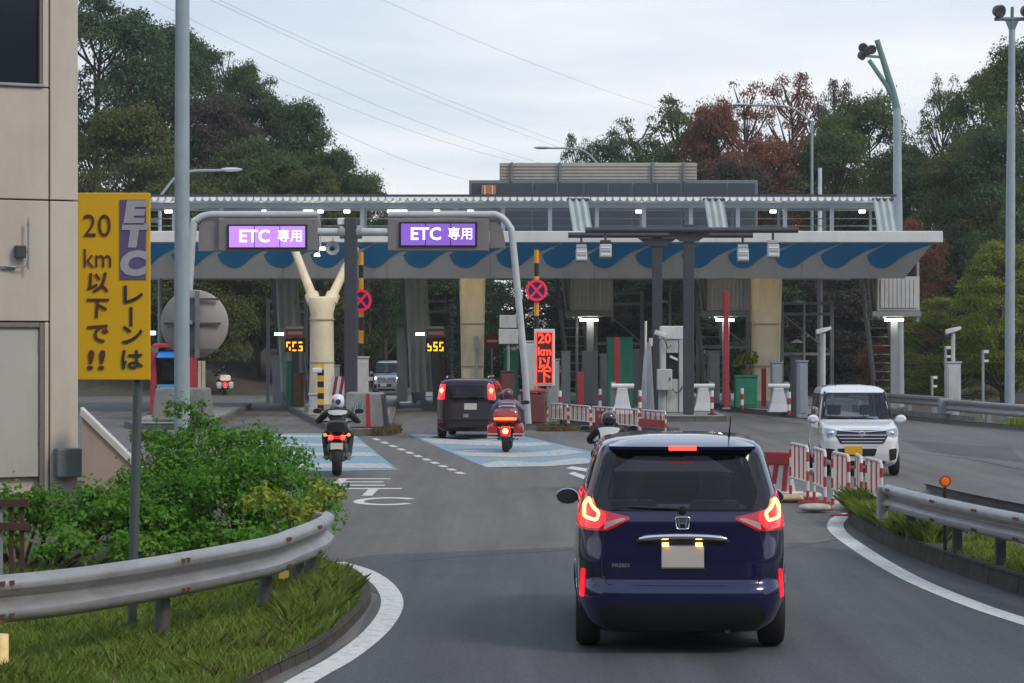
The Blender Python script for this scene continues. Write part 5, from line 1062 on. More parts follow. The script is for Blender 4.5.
for a in (
 (104, -30, 86, 150, 'dark', 'broad', 'tall dark tree rising out of the top of the picture beside the building', 1),
 (160, 14, 92, 120, 'dark', 'broad', 'tall dark tree just right of the building, behind the grey pole top', 2),
 (128, 96, 79, 125, 'olive', 'broad', 'rounded olive-green tree directly above the yellow sign', 3),
 (226, 36, 99, 62, 'dark', 'sparse', 'open dark pine-like tree standing highest against the sky on the hill crest', 4),
 (262, 66, 95, 84, 'dark', 'broad', 'dark tree on the crest right of the open pine-like one', 5),
 (208, 84, 88, 110, 'brown', 'broad', 'brownish half-bare tree right of the tall grey pole', 6),
 (300, 92, 93, 90, 'dark', 'broad', 'dark tree on the falling hill crest, third from the sky gap', 7),
 (255, 128, 83, 115, 'green', 'broad', 'mid-green tree above the first lane sign', 8),
 (340, 140, 91, 80, 'dark', 'broad', 'dark tree on the hill crest, second from the sky gap', 1),
 (312, 158, 82, 100, 'olive', 'broad', 'olive tree low on the slope above the gap between the lane signs', 2),
 (368, 168, 89, 60, 'green', 'broad', 'last green tree at the foot of the hill crest by the sky', 3),
 (190, 158, 77, 110, 'olive', 'broad', 'light olive tree below the brownish one, behind the grey pole', 4),
 (386, 188, 87, 40, 'dark', 'slim', 'small thin tree where the hill meets the walkway roof', 5),
 (410, 205, 92, 90, 'dark', 'broad', 'low dark tree behind the second lane sign', 6),
 (186, 26, 96, 90, 'dark', 'broad', 'dark tree on the crest between the grey pole and open pine-like tree', 3),
 (246, 52, 97, 70, 'green', 'broad', 'greener crest tree just right of the open pine-like one', 2),
 (322, 118, 92, 80, 'green', 'broad', 'greener tree on the falling crest above the first lane sign', 1),
 (452, 218, 94, 90, 'dark', 'broad', 'low dark tree behind the cream column and wagon', 7)):
    tree(*a[:7], GL, a[7])
for a in (
 (578, 118, 98, 44, 'dark', 'sparse', 'small dark tree left of the others above the ribbed screen', 11),
 (604, 106, 100, 52, 'dark', 'slim', 'dark upright tree above the middle of the ribbed screen', 12),
 (640, 100, 101, 80, 'dark', 'sparse', 'open dark tree above the right end of the ribbed screen', 13),
 (672, 70, 98, 76, 'green', 'slim', 'tall slim green tree with an open top, left of the red ones', 14),
 (714, 92, 93, 74, 'red', 'broad', 'dense rust-red tree right of the tall slim green one', 15),
 (742, 64, 97, 84, 'red', 'sparse', 'tall thin reddish tree with bare twigs, in the middle of the red ones', 16),
 (790, 58, 99, 86, 'red', 'sparse', 'tallest thin reddish tree left of the forked floodlight pole', 17),
 (768, 128, 88, 90, 'red', 'broad', 'lower rust-red tree behind the walkway roof', 18),
 (835, 62, 97, 58, 'brown', 'sparse', 'bare brownish tree top just left of the forked floodlight pole', 17),
 (868, 86, 91, 110, 'green', 'broad', 'broad green tree behind the forked floodlight pole', 19),
 (835, 104, 88, 90, 'green', 'broad', 'low green tree left of the forked floodlight pole', 20),
 (944, 62, 92, 62, 'green', 'sparse', 'upright open green tree right of the forked floodlight pole', 21),
 (982, 60, 88, 96, 'green', 'broad', 'tall loose green tree left of the right-hand mast', 22),
 (1024, 30, 84, 110, 'green', 'broad', 'tallest green tree at the right edge behind the mast', 23),
 (920, 148, 85, 110, 'dark', 'broad', 'dark low tree right of the canopy end', 19),
 (966, 128, 80, 100, 'olive', 'broad', 'olive tree between the canopy end and the right-hand mast', 20),
 (912, 214, 73, 70, 'red', 'low', 'small rust-red tree just beyond the canopy end', 15),
 (1040, 150, 70, 110, 'green', 'broad', 'green tree cut off by the right edge', 24),
 (812, 100, 95, 74, 'red', 'sparse', 'thin rust-brown tree right of the tallest thin reddish one', 16),
 (900, 138, 90, 100, 'green', 'broad', 'green tree behind the lower shaft of the forked floodlight pole', 22),
 (622, 128, 97, 100, 'dark', 'broad', 'low dark broad tree just above the ribbed screen', 1),
 (692, 116, 94, 90, 'olive', 'broad', 'low olive tree between the slim green and the red ones', 2),
 (1000, 120, 78, 110, 'dark', 'broad', 'dark tree behind the right-hand mast', 7),
 (740, 150, 86, 90, 'brown', 'broad', 'low brownish tree above the right end of the dark panelled block', 6)):
    tree(*a[:7], GR_, a[7])
tree(1004, 236, 64, 92, 'lime', 'broad', 'yellow-green tree beside the right-hand mast', GR_, 31)
tree(950, 292, 66, 100, 'lime', 'low', 'low yellow-green tree behind the roadside cabinet', GR_, 32)
# dense dark undergrowth seen below the canopy
ORD = 'first second third fourth fifth sixth seventh eighth ninth tenth eleventh twelfth thirteenth fourteenth fifteenth sixteenth'.split()
gU = 'dark undergrowth trees beyond the toll lanes'
for i, px in enumerate(range(180, 500, 32)):
    tree(px + 7 * math.sin(i * 2.1), 262 + 10 * math.sin(i * 1.7), 97 + 3 * math.sin(i * 3.3), 95, 'dark', 'low', ORD[i] + ' dark shrubby tree from the left in the shade beyond the left lanes', gU + ' on the left', 41 + i % 3, 'understorey_tree')
for i, px in enumerate(range(525, 1060, 38)):
    tree(px + 8 * math.sin(i * 1.3), 256 + 12 * math.sin(i * 2.2), 80 + 3 * math.sin(i * 2.9), 100, ('dark', 'dark', 'brown')[i % 3], 'low', ORD[i] + ' shrubby tree from the left in the shade beyond the right lanes, ' + ('dark', 'dark', 'brownish')[i % 3], gU + (' on the right' if i % 3 < 2 else ', brownish ones'), 41 + i % 3, 'understorey_tree')
# plant on the green cabinet
g = np.random.default_rng(77)
t = thing('potted_plant', 'yellow-green plant on top of the low green cabinet', 'plant', (xw(746, 56.4), 56.4, zw(377, 56) + 0.07))
MB().lathe([(0.16, 0), (0.2, 0.22), (0.18, 0.22), (0.1, 0.2)], n=12).build('pot', rust, t); o = bpy.data.objects.new('foliage', quads_mesh('foliage', blob_leaves([((0.1 * k - 0.25, 0.1, 0.4 + 0.1 * (k % 3)), 0.25) for k in range(6)], 900, 0.09, g), LM['lime'])); col.objects.link(o); o.parent = t

# ---- the bushes behind the left guardrail
def bush(name, label, loc_, blobs, per, leaf, kind, seed, stems=10):
    g = np.random.default_rng(seed); t = thing(name, label, 'bush', loc_); t.scale = (1, 1.35, 1); bl = []
    for (c, r) in blobs:       # break every lobe into small clumps
        for k in range(int(9 * r * r) + 5):
            d = g.normal(0, 1, 3); d /= np.linalg.norm(d); d[2] = abs(d[2]) * 0.9 - 0.25
            bl.append((np.array(c) + d * r * (0.55 + 0.5 * g.random()), r * (0.22 + 0.2 * g.random())))
        bl.append((np.array(c), r * 0.75))
    o = bpy.data.objects.new('foliage', quads_mesh('foliage', blob_leaves(bl, per, leaf, g, 0.4), LM[kind])); col.objects.link(o); o.parent = t
    mb = MB()
    for (c, r) in bl[::3]:
        c = Vector(c); b = Vector((c.x * 0.35 + g.normal(0, 0.1), c.y * 0.35 + g.normal(0, 0.1), 0)); mb.tube([b, b.lerp(c, 0.5) + Vector((0, 0, 0.15)), c], [0.022, 0.015, 0.006], 5, cap=False)
    mb.build('stems', bark, t); return t
bush('bush', 'big leafy green bush spilling over the end of the left guardrail', (-3.05, 16.9, 0.11), [((-0.9, 0.1, 0.55), 0.75), ((-0.1, -0.4, 0.5), 0.8), ((0.45, -0.5, 0.4), 0.62), ((0.0, 0.3, 0.95), 0.68), ((-0.75, 0.5, 0.9), 0.5), ((0.95, -0.95, 0.42), 0.45), ((0.55, 0.0, 0.75), 0.5), ((-1.2, -0.4, 0.35), 0.5), ((-0.5, -1.0, 0.25), 0.45), ((0.1, -1.2, 0.22), 0.42), ((0.6, -1.2, 0.25), 0.4), ((-1.1, -0.9, 0.22), 0.42), ((-0.8, -1.4, 0.2), 0.38), ((-0.2, -1.5, 0.2), 0.36), ((0.35, -1.55, 0.2), 0.34), ((0.2, -0.5, 0.85), 0.5)], 3100, 0.033, 'bush', 3)
bush('bush', 'yellowing vine clump on the right flank of the big bush', (-2.2, 14.95, 0.11), [((0.15, 0.1, 0.55), 0.34), ((-0.25, 0.0, 0.72), 0.3), ((0.3, 0.35, 0.75), 0.26), ((-0.05, 0.0, 0.3), 0.3)], 3600, 0.03, 'vine', 4)
bush('bush', 'upright leafy bush growing round the foot of the tall grey pole', (-4.55, 20.6, 0.11), [((0.0, 0.0, 0.5), 0.65), ((0.25, 0.0, 1.05), 0.45), ((-0.35, 0.1, 1.0), 0.4), ((0.05, 0, 1.4), 0.32)], 2400, 0.035, 'bush', 5)
bush('hedge', 'low rambling hedge at the left edge behind the guardrail', (-5.1, 15.9, 0.11), [((-1.5, 0.0, 0.55), 0.62), ((-0.9, -0.3, 0.5), 0.6), ((-0.3, 0.1, 0.45), 0.6), ((0.3, -0.1, 0.42), 0.58), ((0.9, 0.0, 0.45), 0.55), ((-1.9, 0.5, 0.75), 0.5), ((1.35, 0.1, 0.4), 0.5), ((-0.2, -0.8, 0.25), 0.45), ((0.7, -0.9, 0.2), 0.42), ((-1.0, -0.9, 0.25), 0.45), ((1.3, -0.7, 0.22), 0.42), ((-1.6, -0.8, 0.3), 0.45)], 2600, 0.033, 'bush', 6)

# ---- grass
def grass(name, label, pts, n, hmin, hmax, kind, seed, z=0.088, wd=0.009, lean=0.45, dens=None, group=None):
    g = np.random.default_rng(seed); P = np.array([(p[0], p[1] * K) for p in pts]); lo, hi = P.min(0), P.max(0); C = []
    def inside(q):
        r = np.zeros(len(q), bool); j = len(P) - 1
        for i in range(len(P)):
            c = ((P[i, 1] > q[:, 1]) != (P[j, 1] > q[:, 1])) & (q[:, 0] < (P[j, 0] - P[i, 0]) * (q[:, 1] - P[i, 1]) / (P[j, 1] - P[i, 1] + 1e-9) + P[i, 0]); r ^= c; j = i
        return r
    tot = 0
    while tot < n:
        q = lo + (hi - lo) * g.random((n * 2, 2)); q = q[inside(q)]
        k = 0.5 + 0.5 * np.sin(q[:, 0] * 3.1 + 1.3 * np.sin(q[:, 1] * 2.3)) * np.sin(q[:, 1] * 2.7 + 1.1 * np.sin(q[:, 0] * 1.7)); q = q[g.random(len(q)) < 0.25 + 0.75 * k]
        C.append(q); tot += len(q)
    q = np.concatenate(C)[:n]; k = 0.5 + 0.5 * np.sin(q[:, 0] * 3.1 + 1.3 * np.sin(q[:, 1] * 2.3)) * np.sin(q[:, 1] * 2.7 + 1.1 * np.sin(q[:, 0] * 1.7))
    h = (hmin + (hmax - hmin) * g.random(n) * (0.3 + 0.7 * k)); a = g.random(n) * 6.283; b = np.stack([q[:, 0], q[:, 1], np.full(n, z)], 1)
    sd = np.stack([np.cos(a), np.sin(a), np.zeros(n)], 1) * (wd * (0.6 + 0.8 * g.random(n)))[:, None]
    ln = np.stack([np.cos(a + 1.57 + g.normal(0, 0.5, n)), np.sin(a + 1.57 + g.normal(0, 0.5, n)), np.zeros(n)], 1) * (h * lean * (0.3 + g.random(n)))[:, None]; up = np.array([0, 0, 1.0])
    mid = b + ln * 0.35 + up * (h * 0.62)[:, None]; tip = b + ln + up * h[:, None]
    P5 = np.stack([b - sd, b + sd, mid + sd * 0.75, tip, mid - sd * 0.75], 1)
    o = bpy.data.objects.new(name, quads_mesh(name, P5, LM[kind])); col.objects.link(o); tag(o, label, 'grass' if kind == 'grass' else 'weeds', group, 'stuff')
gv = [(-2.5, 7.6), (-1.93, 10.2), (-1.68, 11.2), (-1.46, 12.4), (-1.40, 13.4), (-1.47, 14.6), (-1.8, 15.6), (-2.3, 16.6), (-4.5, 15.4), (-8, 14.5), (-8, 7.6)]
grass('verge_grass', 'green grass covering the verge under the left guardrail', gv, 90000, 0.04, 0.20, 'grass', 1, lean=0.8, wd=0.006)
grass('verge_weeds', 'tall grass stalks along the kerb below the guardrail end', [(-1.85, 12.2), (-1.55, 12.4), (-1.48, 13.4), (-1.55, 14.5), (-1.9, 15.2), (-2.3, 14.2)], 3600, 0.10, 0.34, 'grass', 2, lean=0.8, wd=0.006)
grass('verge_straw', 'dry stalks along the left kerb', [(-2.0, 10.2), (-1.6, 12.2), (-1.48, 13.6), (-1.6, 14.4), (-1.8, 12.4), (-2.2, 10.4)], 500, 0.05, 0.2, 'straw', 3, lean=0.9, wd=0.005)
grass('median_tuft', 'thick bright green grass tuft on the right median', [(4.62, 20.6), (4.56, 18.8), (4.60, 17.6), (4.72, 16.9), (4.95, 17.2), (5.1, 18.8), (5.1, 20.4)], 9000, 0.10, 0.46, 'grass', 4, z=0.14, lean=1.0, wd=0.007)
grass('median_grass', 'patchy grass under the right guardrail', [(4.75, 16.2), (4.98, 14.8), (5.3, 12.8), (6.3, 12.2), (5.9, 14.8), (5.5, 17.5), (5.0, 17.0)], 5200, 0.05, 0.22, 'grass', 5, z=0.14, lean=0.7)
grass('island_weeds', 'dry weeds along the barricaded centre island', [(0.7, 43.3), (1.1, 43.0), (1.9, 43.2), (3.2, 41.0), (3.5, 41.0), (2.3, 43.8), (1.4, 45.6), (1.0, 44.6)], 3000, 0.04, 0.20, 'straw', 6, z=0.002, wd=0.012, lean=1.2)
grass('roadside_grass', 'grass strip below the far right guardrail', [(14.6, 44.5), (15.7, 41.1), (18.6, 31), (20, 31), (17.2, 40), (15.4, 46)], 5000, 0.06, 0.28, 'grass', 7, z=0.13, wd=0.02)
grass('nose_weeds', 'dry weeds at the foot of the concrete nose block', [(-3.85, 40.9), (-3.3, 41.0), (-3.1, 42.2), (-3.6, 43.2)], 900, 0.08, 0.3, 'straw', 8, z=0.02, wd=0.016)
# ================================================================== VEHICLES
class Shape:
    """car hull as horizontal slices: half width W, rear line R, front line F and corner squareness n at every height"""
    def __init__(s, lv):
        a = np.array(lv, float); s.z0, s.z1 = a[0, 0], a[-1, 0]; zz = np.linspace(s.z0, s.z1, 400); k = np.exp(-np.linspace(-2, 2, 15) ** 2); k /= k.sum()
        s.zz = zz; s.c = []
        for i in (1, 2, 3, 4):
            y = np.interp(zz, a[:, 0], a[:, i]); yp = np.concatenate([2 * y[0] - y[7:0:-1], y, 2 * y[-1] - y[-2:-9:-1]]); s.c.append(np.convolve(yp, k, 'valid'))
    def at(s, z): return [float(np.interp(z, s.zz, c)) for c in s.c]
    def rear(s, x, z):
        W, R_, F, n = s.at(z); u = min(0.9999, abs(x) / W); return R_ + (F - R_) / 2 * (1 - (1 - u ** n) ** (1 / n))
    def front(s, x, z):
        W, R_, F, n = s.at(z); u = min(0.9999, abs(x) / W); return F - (F - R_) / 2 * (1 - (1 - u ** n) ** (1 / n))
    def side(s, y, z):
        W, R_, F, n = s.at(z); m = (R_ + F) / 2; u = min(0.9999, abs(y - m) / ((F - R_) / 2)); return W * (1 - u ** n) ** (1 / n)
    def fn(s, face):
        f = {'rear': lambda u, v: Vector((u, s.rear(u, v), v)), 'front': lambda u, v: Vector((u, s.front(u, v), v)), 'left': lambda u, v: Vector((-s.side(u, v), u, v)), 'right': lambda u, v: Vector((s.side(u, v), u, v))}[face]
        outd = {'rear': Vector((0, -1, 0)), 'front': Vector((0, 1, 0)), 'left': Vector((-1, 0, 0)), 'right': Vector((1, 0, 0))}[face]
        def g(u, v, off):
            p = f(u, v); e = 0.006; n = (f(u + e, v) - f(u - e, v)).cross(f(u, v + e) - f(u, v - e))
            n = n.normalized() if n.length > 1e-12 else outd.copy()
            if n.dot(outd) < 0: n = -n
            return p + n * off
        return g
    def hull(s, nz=64, nr=216):
        rows = []
        for z in np.linspace(s.z0, s.z1, nz):
            W, R_, F, n = s.at(z); t = np.linspace(0, 2 * np.pi, 3001) - np.pi / 2
            x = W * np.sign(np.cos(t)) * np.abs(np.cos(t)) ** (2 / n); y = (R_ + F) / 2 + (F - R_) / 2 * np.sign(np.sin(t)) * np.abs(np.sin(t)) ** (2 / n)
            d = np.concatenate([[0], np.cumsum(np.hypot(np.diff(x), np.diff(y)))]); q = np.linspace(0, d[-1], nr + 1)[:-1]
            rows.append([(a, b, z) for a, b in zip(np.interp(q, d, x), np.interp(q, d, y))])
        mb = MB(); mb.loft(rows); return mb
def in_poly(p, poly):
    r = False; j = len(poly) - 1
    for i in range(len(poly)):
        if (poly[i][1] > p[1]) != (poly[j][1] > p[1]) and p[0] < (poly[j][0] - poly[i][0]) * (p[1] - poly[i][1]) / (poly[j][1] - poly[i][1]) + poly[i][0]: r = not r
        j = i
    return r
def rounded(poly, r, n=4):
    P = [Vector(p).to_2d() for p in poly]; o = []
    for i, p in enumerate(P):
        a, b = (P[i - 1] - p), (P[(i + 1) % len(P)] - p); ra = min(r, a.length * 0.45); rb = min(r, b.length * 0.45); s, e = p + a.normalized() * ra, p + b.normalized() * rb
        for k in range(n + 1): t = k / n; o.append(tuple(s * (1 - t) ** 2 + p * 2 * t * (1 - t) + e * t * t))
    return o
def patch(poly, fn, off=0.004, step=0.05, skirt=0.02):
    bm = bmesh.new(); bm.faces.new([bm.verts.new((p[0], p[1], 0)) for p in poly]); P = np.array(poly)
    for ax in (0, 1):
        for c in np.arange(P[:, ax].min() + step, P[:, ax].max(), step):
            bmesh.ops.bisect_plane(bm, geom=bm.verts[:] + bm.edges[:] + bm.faces[:], plane_co=(c, 0, 0) if ax == 0 else (0, c, 0), plane_no=(1, 0, 0) if ax == 0 else (0, 1, 0))
    bm.verts.index_update(); mb = MB(); n = len(bm.verts); top = [fn(v.co.x, v.co.y, off) for v in bm.verts]; bot = [fn(v.co.x, v.co.y, off - skirt) for v in bm.verts]
    fs = [tuple(v.index for v in f.verts) for f in bm.faces] + [(e.verts[0].index, e.verts[1].index, e.verts[1].index + n, e.verts[0].index + n) for e in bm.edges if len(e.link_faces) == 1]
    mb._add(top + bot, fs); bm.free(); return mb
def ringpatch(outer, inner, fn, off=0.004, k=3, skirt=0.02):
    rows = [[Vector(a).lerp(Vector(b), t / k) for a, b in zip(outer, inner)] for t in range(k + 1)]; mb = MB()
    R3 = [[fn(p.x, p.y, off) for p in r] for r in rows]; R3 = [[fn(p.x, p.y, off - skirt) for p in rows[0]]] + R3 + [[fn(p.x, p.y, off - skirt) for p in rows[-1]]]
    mb.grid(R3, True); return mb
def seam(pts, fn, r=0.004): return MB().tube([fn(p[0], p[1], 0.0005) for p in pts], r, 5)
def mirror(poly): return [(-a, b) for a, b in poly][::-1]
def build_hull(t, sh, m, cuts, wheels, name='body'):
    mb = sh.hull(); o = mb.build(name, m, t, smooth='all'); bm = bmesh.new(); bm.from_mesh(o.data); dele = []
    for f in bm.faces:
        c = f.calc_center_median(); kill = False
        if len(f.verts) > 4: continue
        for face, poly in cuts:
            W, R_, F, n = sh.at(c.z)
            if face == 'rear' and c.y < R_ + 0.45 and in_poly((c.x, c.z), poly): kill = True
            if face == 'front' and c.y > F - 0.45 and in_poly((c.x, c.z), poly): kill = True
            if face in ('left', 'right') and (c.x < 0) == (face == 'left') and abs(c.x) > W * 0.75 and in_poly((c.y, c.z), poly): kill = True
        for (wy, wz_, wr) in wheels:
            if abs(c.x) > 0.5 * sh.at(0.5)[0] and math.hypot(c.y - wy, c.z - wz_) < wr + 0.035: kill = True
        if kill: dele.append(f)
    bmesh.ops.delete(bm, geom=dele, context='FACES'); bm.to_mesh(o.data); bm.free()
    for (wy, wz_, wr) in wheels:
        for fc in ('left', 'right'):
            an = [math.radians(a) for a in np.linspace(-25, 205, 30)]; fnn = sh.fn(fc)
            if wz_ + (wr + 0.07) * math.sin(an[0]) < sh.z0: an = [a for a in an if wz_ + (wr + 0.075) * math.sin(a) > sh.z0]
            rows = [[fnn(wy + rr * math.cos(a), wz_ + rr * math.sin(a), of) for a in an] for rr, of in ((wr + 0.075, -0.01), (wr + 0.075, 0.004), (wr + 0.03, 0.008), (wr + 0.015, -0.01), (wr + 0.015, -0.14))]
            MB().grid(rows).build('wheel_arch', m, o, smooth=True)
    return o
rimm = mat('alloy rim', (0.35, 0.35, 0.36), 0.3, 0.9, 0.05)
def wheel(t, x, y, r, w_, name='wheel'):
    o = MB().lathe([(r * 0.62, -w_ / 2), (r * 0.9, -w_ / 2), (r * 0.985, -w_ * 0.36), (r, -w_ * 0.2), (r, w_ * 0.2), (r * 0.985, w_ * 0.36), (r * 0.9, w_ / 2), (r * 0.62, w_ / 2)], (x, y, r), axis='x', n=30).build(name, rubber, t, smooth=True)
    s = -1 if x < 0 else 1
    MB().lathe([(r * 0.62, s * w_ * 0.3), (r * 0.55, s * w_ * 0.34), (r * 0.5, s * w_ * 0.2), (0.05, s * w_ * 0.3), (0, s * w_ * 0.32)], (x, y, r), axis='x', n=24).build('rim', rimm, o, smooth=True)
    for k in range(5):
        a = 2 * math.pi * k / 5; MB().bar((x + s * w_ * 0.34, y + 0.04 * math.cos(a), r + 0.04 * math.sin(a)), (x + s * w_ * 0.36, y + r * 0.58 * math.cos(a), r + r * 0.58 * math.sin(a)), 0.05, 0.02, up=(1, 0, 0)).build('spoke', rimm, o)
    return o
tailred = mat('lit tail lamp', (0.5, 0.0, 0.01), 0.15, 0, 0, emit=1.3, ecol=(1.0, 0.003, 0.015), coat=1.0); lensred = mat('dark red lens', (0.22, 0.004, 0.010), 0.12, 0, 0, emit=0.22, ecol=(1.0, 0.003, 0.03), coat=1.0)
hotlamp = mat('brake light core', (1, 0.6, 0.2), 0.3, 0, 0, emit=8.0, ecol=(1.0, 0.30, 0.06))
redhot = mat('bright red brake light', (1, 0.1, 0.05), 0.3, 0, 0, emit=3.6, ecol=(1.0, 0.03, 0.02))
reflex = mat('red reflector', (0.6, 0.02, 0.02), 0.2, 0, 0, emit=0.8, ecol=(1.0, 0.005, 0.03))  # bumper reflectors are no lamps; a lit look is put in as emission
clearlens = mat('clear pinkish lens', (0.6, 0.35, 0.35), 0.15, 0, 0, coat=1.0)
frit = mat('black glazing border', (0.006, 0.006, 0.009), 0.08, 0, 0)
tint = glass('tinted car glass', 0.86, (0.97, 0.95, 1.0)); clearg = glass('windscreen glass', 0.92)
seatm = mat('dark seat cloth', (0.14, 0.125, 0.13), 0.9, 0, 0.1); trimm = mat('grey interior trim', (0.5, 0.47, 0.46), 0.8, 0, 0.05)
platem = mat('beige number plate', (0.55, 0.50, 0.44), 0.5, 0, 0.03); platey = mat('yellow number plate', (0.72, 0.38, 0.01), 0.5, 0, 0.03)
platelamp = mat('plate lamp', (1, 0.7, 0.3), 0.3, 0, 0, emit=5, ecol=(1, 0.5, 0.15))
def glazing(t, sh, face, poly, frac, gm, nm='window', rr=0.05, fr=frit, sub='glazing_border'):
    """glass pane with a black printed border; returns the cut-out outline for the hull"""
    P = rounded(poly, rr); c = Vector((sum(p[0] for p in P) / len(P), sum(p[1] for p in P) / len(P))); inn = []
    for p in P:
        d = Vector(p) - c; inn.append(tuple(c + Vector((d.x * frac[0], d.y * frac[1]))))
    fn = sh.fn(face); g_ = patch([tuple(Vector(p) * 0.6 + Vector(q) * 0.4) for p, q in zip(P, inn)], fn, 0.002, 0.06, 0.004).build(nm, gm, t, smooth=True)
    ringpatch(P, inn, fn, 0.0045, 3, 0.02).build(sub, fr, g_, smooth=True)
    return (face, [tuple(Vector(p) * 0.5 + Vector(q) * 0.5) for p, q in zip(P, inn)])
def seat(t, x, y, w_, zb, zt, head=True):
    s = MB().box((x, y, (zb + zt) / 2), (w_, 0.16, zt - zb), Matrix.Rotation(R(-10), 3, 'X')).build('seat', seatm, t, bevel=0.05)
    if head: MB().box((x, y - 0.06, zt + 0.13), (0.26, 0.1, 0.2)).tube([(x - 0.06, y - 0.05, zt - 0.02), (x - 0.06, y - 0.05, zt + 0.05)], 0.008).tube([(x + 0.06, y - 0.05, zt - 0.02), (x + 0.06, y - 0.05, zt + 0.05)], 0.008).build('headrest', seatm, s, bevel=0.04)

# ---------------------------------------------------------------- blue minivan in the foreground
navy = mat('deep metallic blue paint', (0.005, 0.0065, 0.058), 0.2, 0.35, 0.03, 30, coat=1.0)
sh = Shape([(0.17, 0.70, 0.16, 4.05, 7), (0.24, 0.78, 0.07, 4.15, 7), (0.36, 0.825, 0.015, 4.22, 7), (0.47, 0.842, 0.0, 4.24, 7), (0.53, 0.845, 0.015, 4.25, 7), (0.57, 0.846, 0.06, 4.24, 7), (0.75, 0.848, 0.065, 4.22, 7), (0.90, 0.845, 0.085, 4.12, 7), (1.02, 0.832, 0.09, 3.75, 7), (1.09, 0.815, 0.105, 3.35, 7), (1.20, 0.785, 0.14, 3.10, 7), (1.40, 0.725, 0.20, 2.72, 7), (1.56, 0.672, 0.255, 2.40, 7), (1.62, 0.645, 0.27, 2.22, 6.5), (1.66, 0.60, 0.31, 2.0, 6), (1.69, 0.48, 0.46, 1.75, 5), (1.703, 0.25, 0.75, 1.4, 4)])
CXW, CYW = xw(683, 11.63), 11.63
t = thing('minivan', 'dark blue minivan with lit brake lamps, nearest the camera', 'car', (CXW, CYW, 0.006), R(-1.8)); van = t
rw = [(0.66, 1.605), (-0.66, 1.605)]
cuts = [glazing(t, sh, 'rear', [(-0.60, 1.575), (0.60, 1.575), (0.70, 1.24), (0.66, 1.115), (-0.66, 1.115), (-0.70, 1.24)], (0.84, 0.90), tint, 'rear_window', 0.06)]
cuts.append(glazing(t, sh, 'front', [(-0.60, 1.56), (0.60, 1.56), (0.74, 1.06), (-0.74, 1.06)], (0.94, 0.93), clearg, 'windscreen', 0.06))
for fc in ('left', 'right'):
    for (y0, y1) in ((0.45, 1.15), (1.22, 2.02), (2.08, 2.75)):
        cuts.append(glazing(t, sh, fc, [(y0 + 0.06, 1.54), (y1 - (0.02 if y1 < 2.5 else 0.22), 1.54), (y1, 1.12), (y0, 1.12)], (0.93, 0.9), tint if y0 > 2 else glass('privacy glass', 0.22), 'side_window', 0.05))
WH = [(0.78, 0.31, 0.31), (3.50, 0.31, 0.31)]
bd = build_hull(t, sh, navy, cuts, WH)
for y in (0.78, 3.50):
    for x in (-0.735, 0.735): wheel(t, x, y, 0.31, 0.195)
fr_ = sh.fn('rear')
lens = [(0.842, 1.29), (0.80, 1.31), (0.745, 1.26), (0.70, 1.15), (0.55, 1.105), (0.42, 1.078), (0.405, 1.06), (0.58, 0.968), (0.78, 0.965), (0.828, 1.0)]
lens = [(min(p[0], sh.at(p[1])[0] * 0.992), p[1]) for p in lens]
flame = [(0.715, 1.214), (0.752, 1.158), (0.75, 1.067), (0.662, 1.044), (0.640, 1.10), (0.690, 1.146)]
for s in (1, -1):
    M = (lambda P: P) if s == 1 else mirror
    tl = patch(M(rounded(lens, 0.02)), fr_, 0.012, 0.035, 0.03).build('tail_lamp', lensred, t, smooth=True)
    patch(M(rounded([(0.822, 1.20), (0.79, 1.27), (0.745, 1.25), (0.70, 1.145), (0.60, 1.11), (0.585, 1.05), (0.64, 0.985), (0.80, 0.99)], 0.03)), fr_, 0.0135, 0.035, 0.004).build('lit_lens', tailred, tl, smooth=True)
    fl = M(rounded(flame, 0.02)); MB().tube([fr_(p[0], p[1], 0.018) for p in fl + fl[:2]], 0.0125, 6, cap=False).build('brake_light', hotlamp, tl, smooth=True)
    patch(M(rounded([(0.61, 0.975), (0.435, 1.06), (0.47, 1.068), (0.60, 1.03)], 0.015)), fr_, 0.0155, 0.04, 0.003).build('reverse_lamp', clearlens, tl, smooth=True)
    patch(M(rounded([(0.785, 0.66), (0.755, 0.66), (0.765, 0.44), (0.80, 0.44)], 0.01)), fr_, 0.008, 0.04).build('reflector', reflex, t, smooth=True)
    seam(M([(0.60, 0.965), (0.63, 0.80), (0.625, 0.62), (0.58, 0.555)]), fr_, 0.0045).build('panel_gap', black, bd)
seam([(-0.58, 0.555), (-0.3, 0.548), (0, 0.546), (0.3, 0.548), (0.58, 0.555)], fr_, 0.005).build('panel_gap', black, bd)
seam([(-0.80, 0.60), (-0.70, 0.585), (-0.63, 0.60)], fr_).build('panel_gap', black, bd); seam([(0.80, 0.60), (0.70, 0.585), (0.63, 0.60)], fr_).build('panel_gap', black, bd)
patch(rounded([(-0.66, 0.30), (-0.60, 0.40), (0.60, 0.40), (0.66, 0.30), (0.58, 0.19), (-0.58, 0.19)], 0.05), fr_, 0.006, 0.06).build('rear_valance', black, t, smooth=True)
patch(rounded([(-0.36, 0.975), (0.36, 0.975), (0.27, 0.66), (-0.27, 0.66)], 0.05), fr_, 0.002, 0.05, 0.006).build('plate_recess', navy, t, smooth=True)
MB().tube([fr_(x, 0.925 - 0.02 * abs(x / 0.34) ** 3, 0.03) for x in np.linspace(-0.34, 0.34, 15)], [0.012] + [0.026] * 13 + [0.012], 10).build('chrome_garnish', chrome, t, smooth=True)
MB().tube([fr_(x, 0.885, 0.01) for x in np.linspace(-0.36, 0.36, 9)], 0.017, 8).build('handle_recess', black, t, smooth=True)
pl = MB().box((0, fr_(0, 0.77, 0.02).y, 0.772), (0.33, 0.012, 0.170)).build('number_plate', platem, t, bevel=0.004); py_ = fr_(0, 0.77, 0.02).y
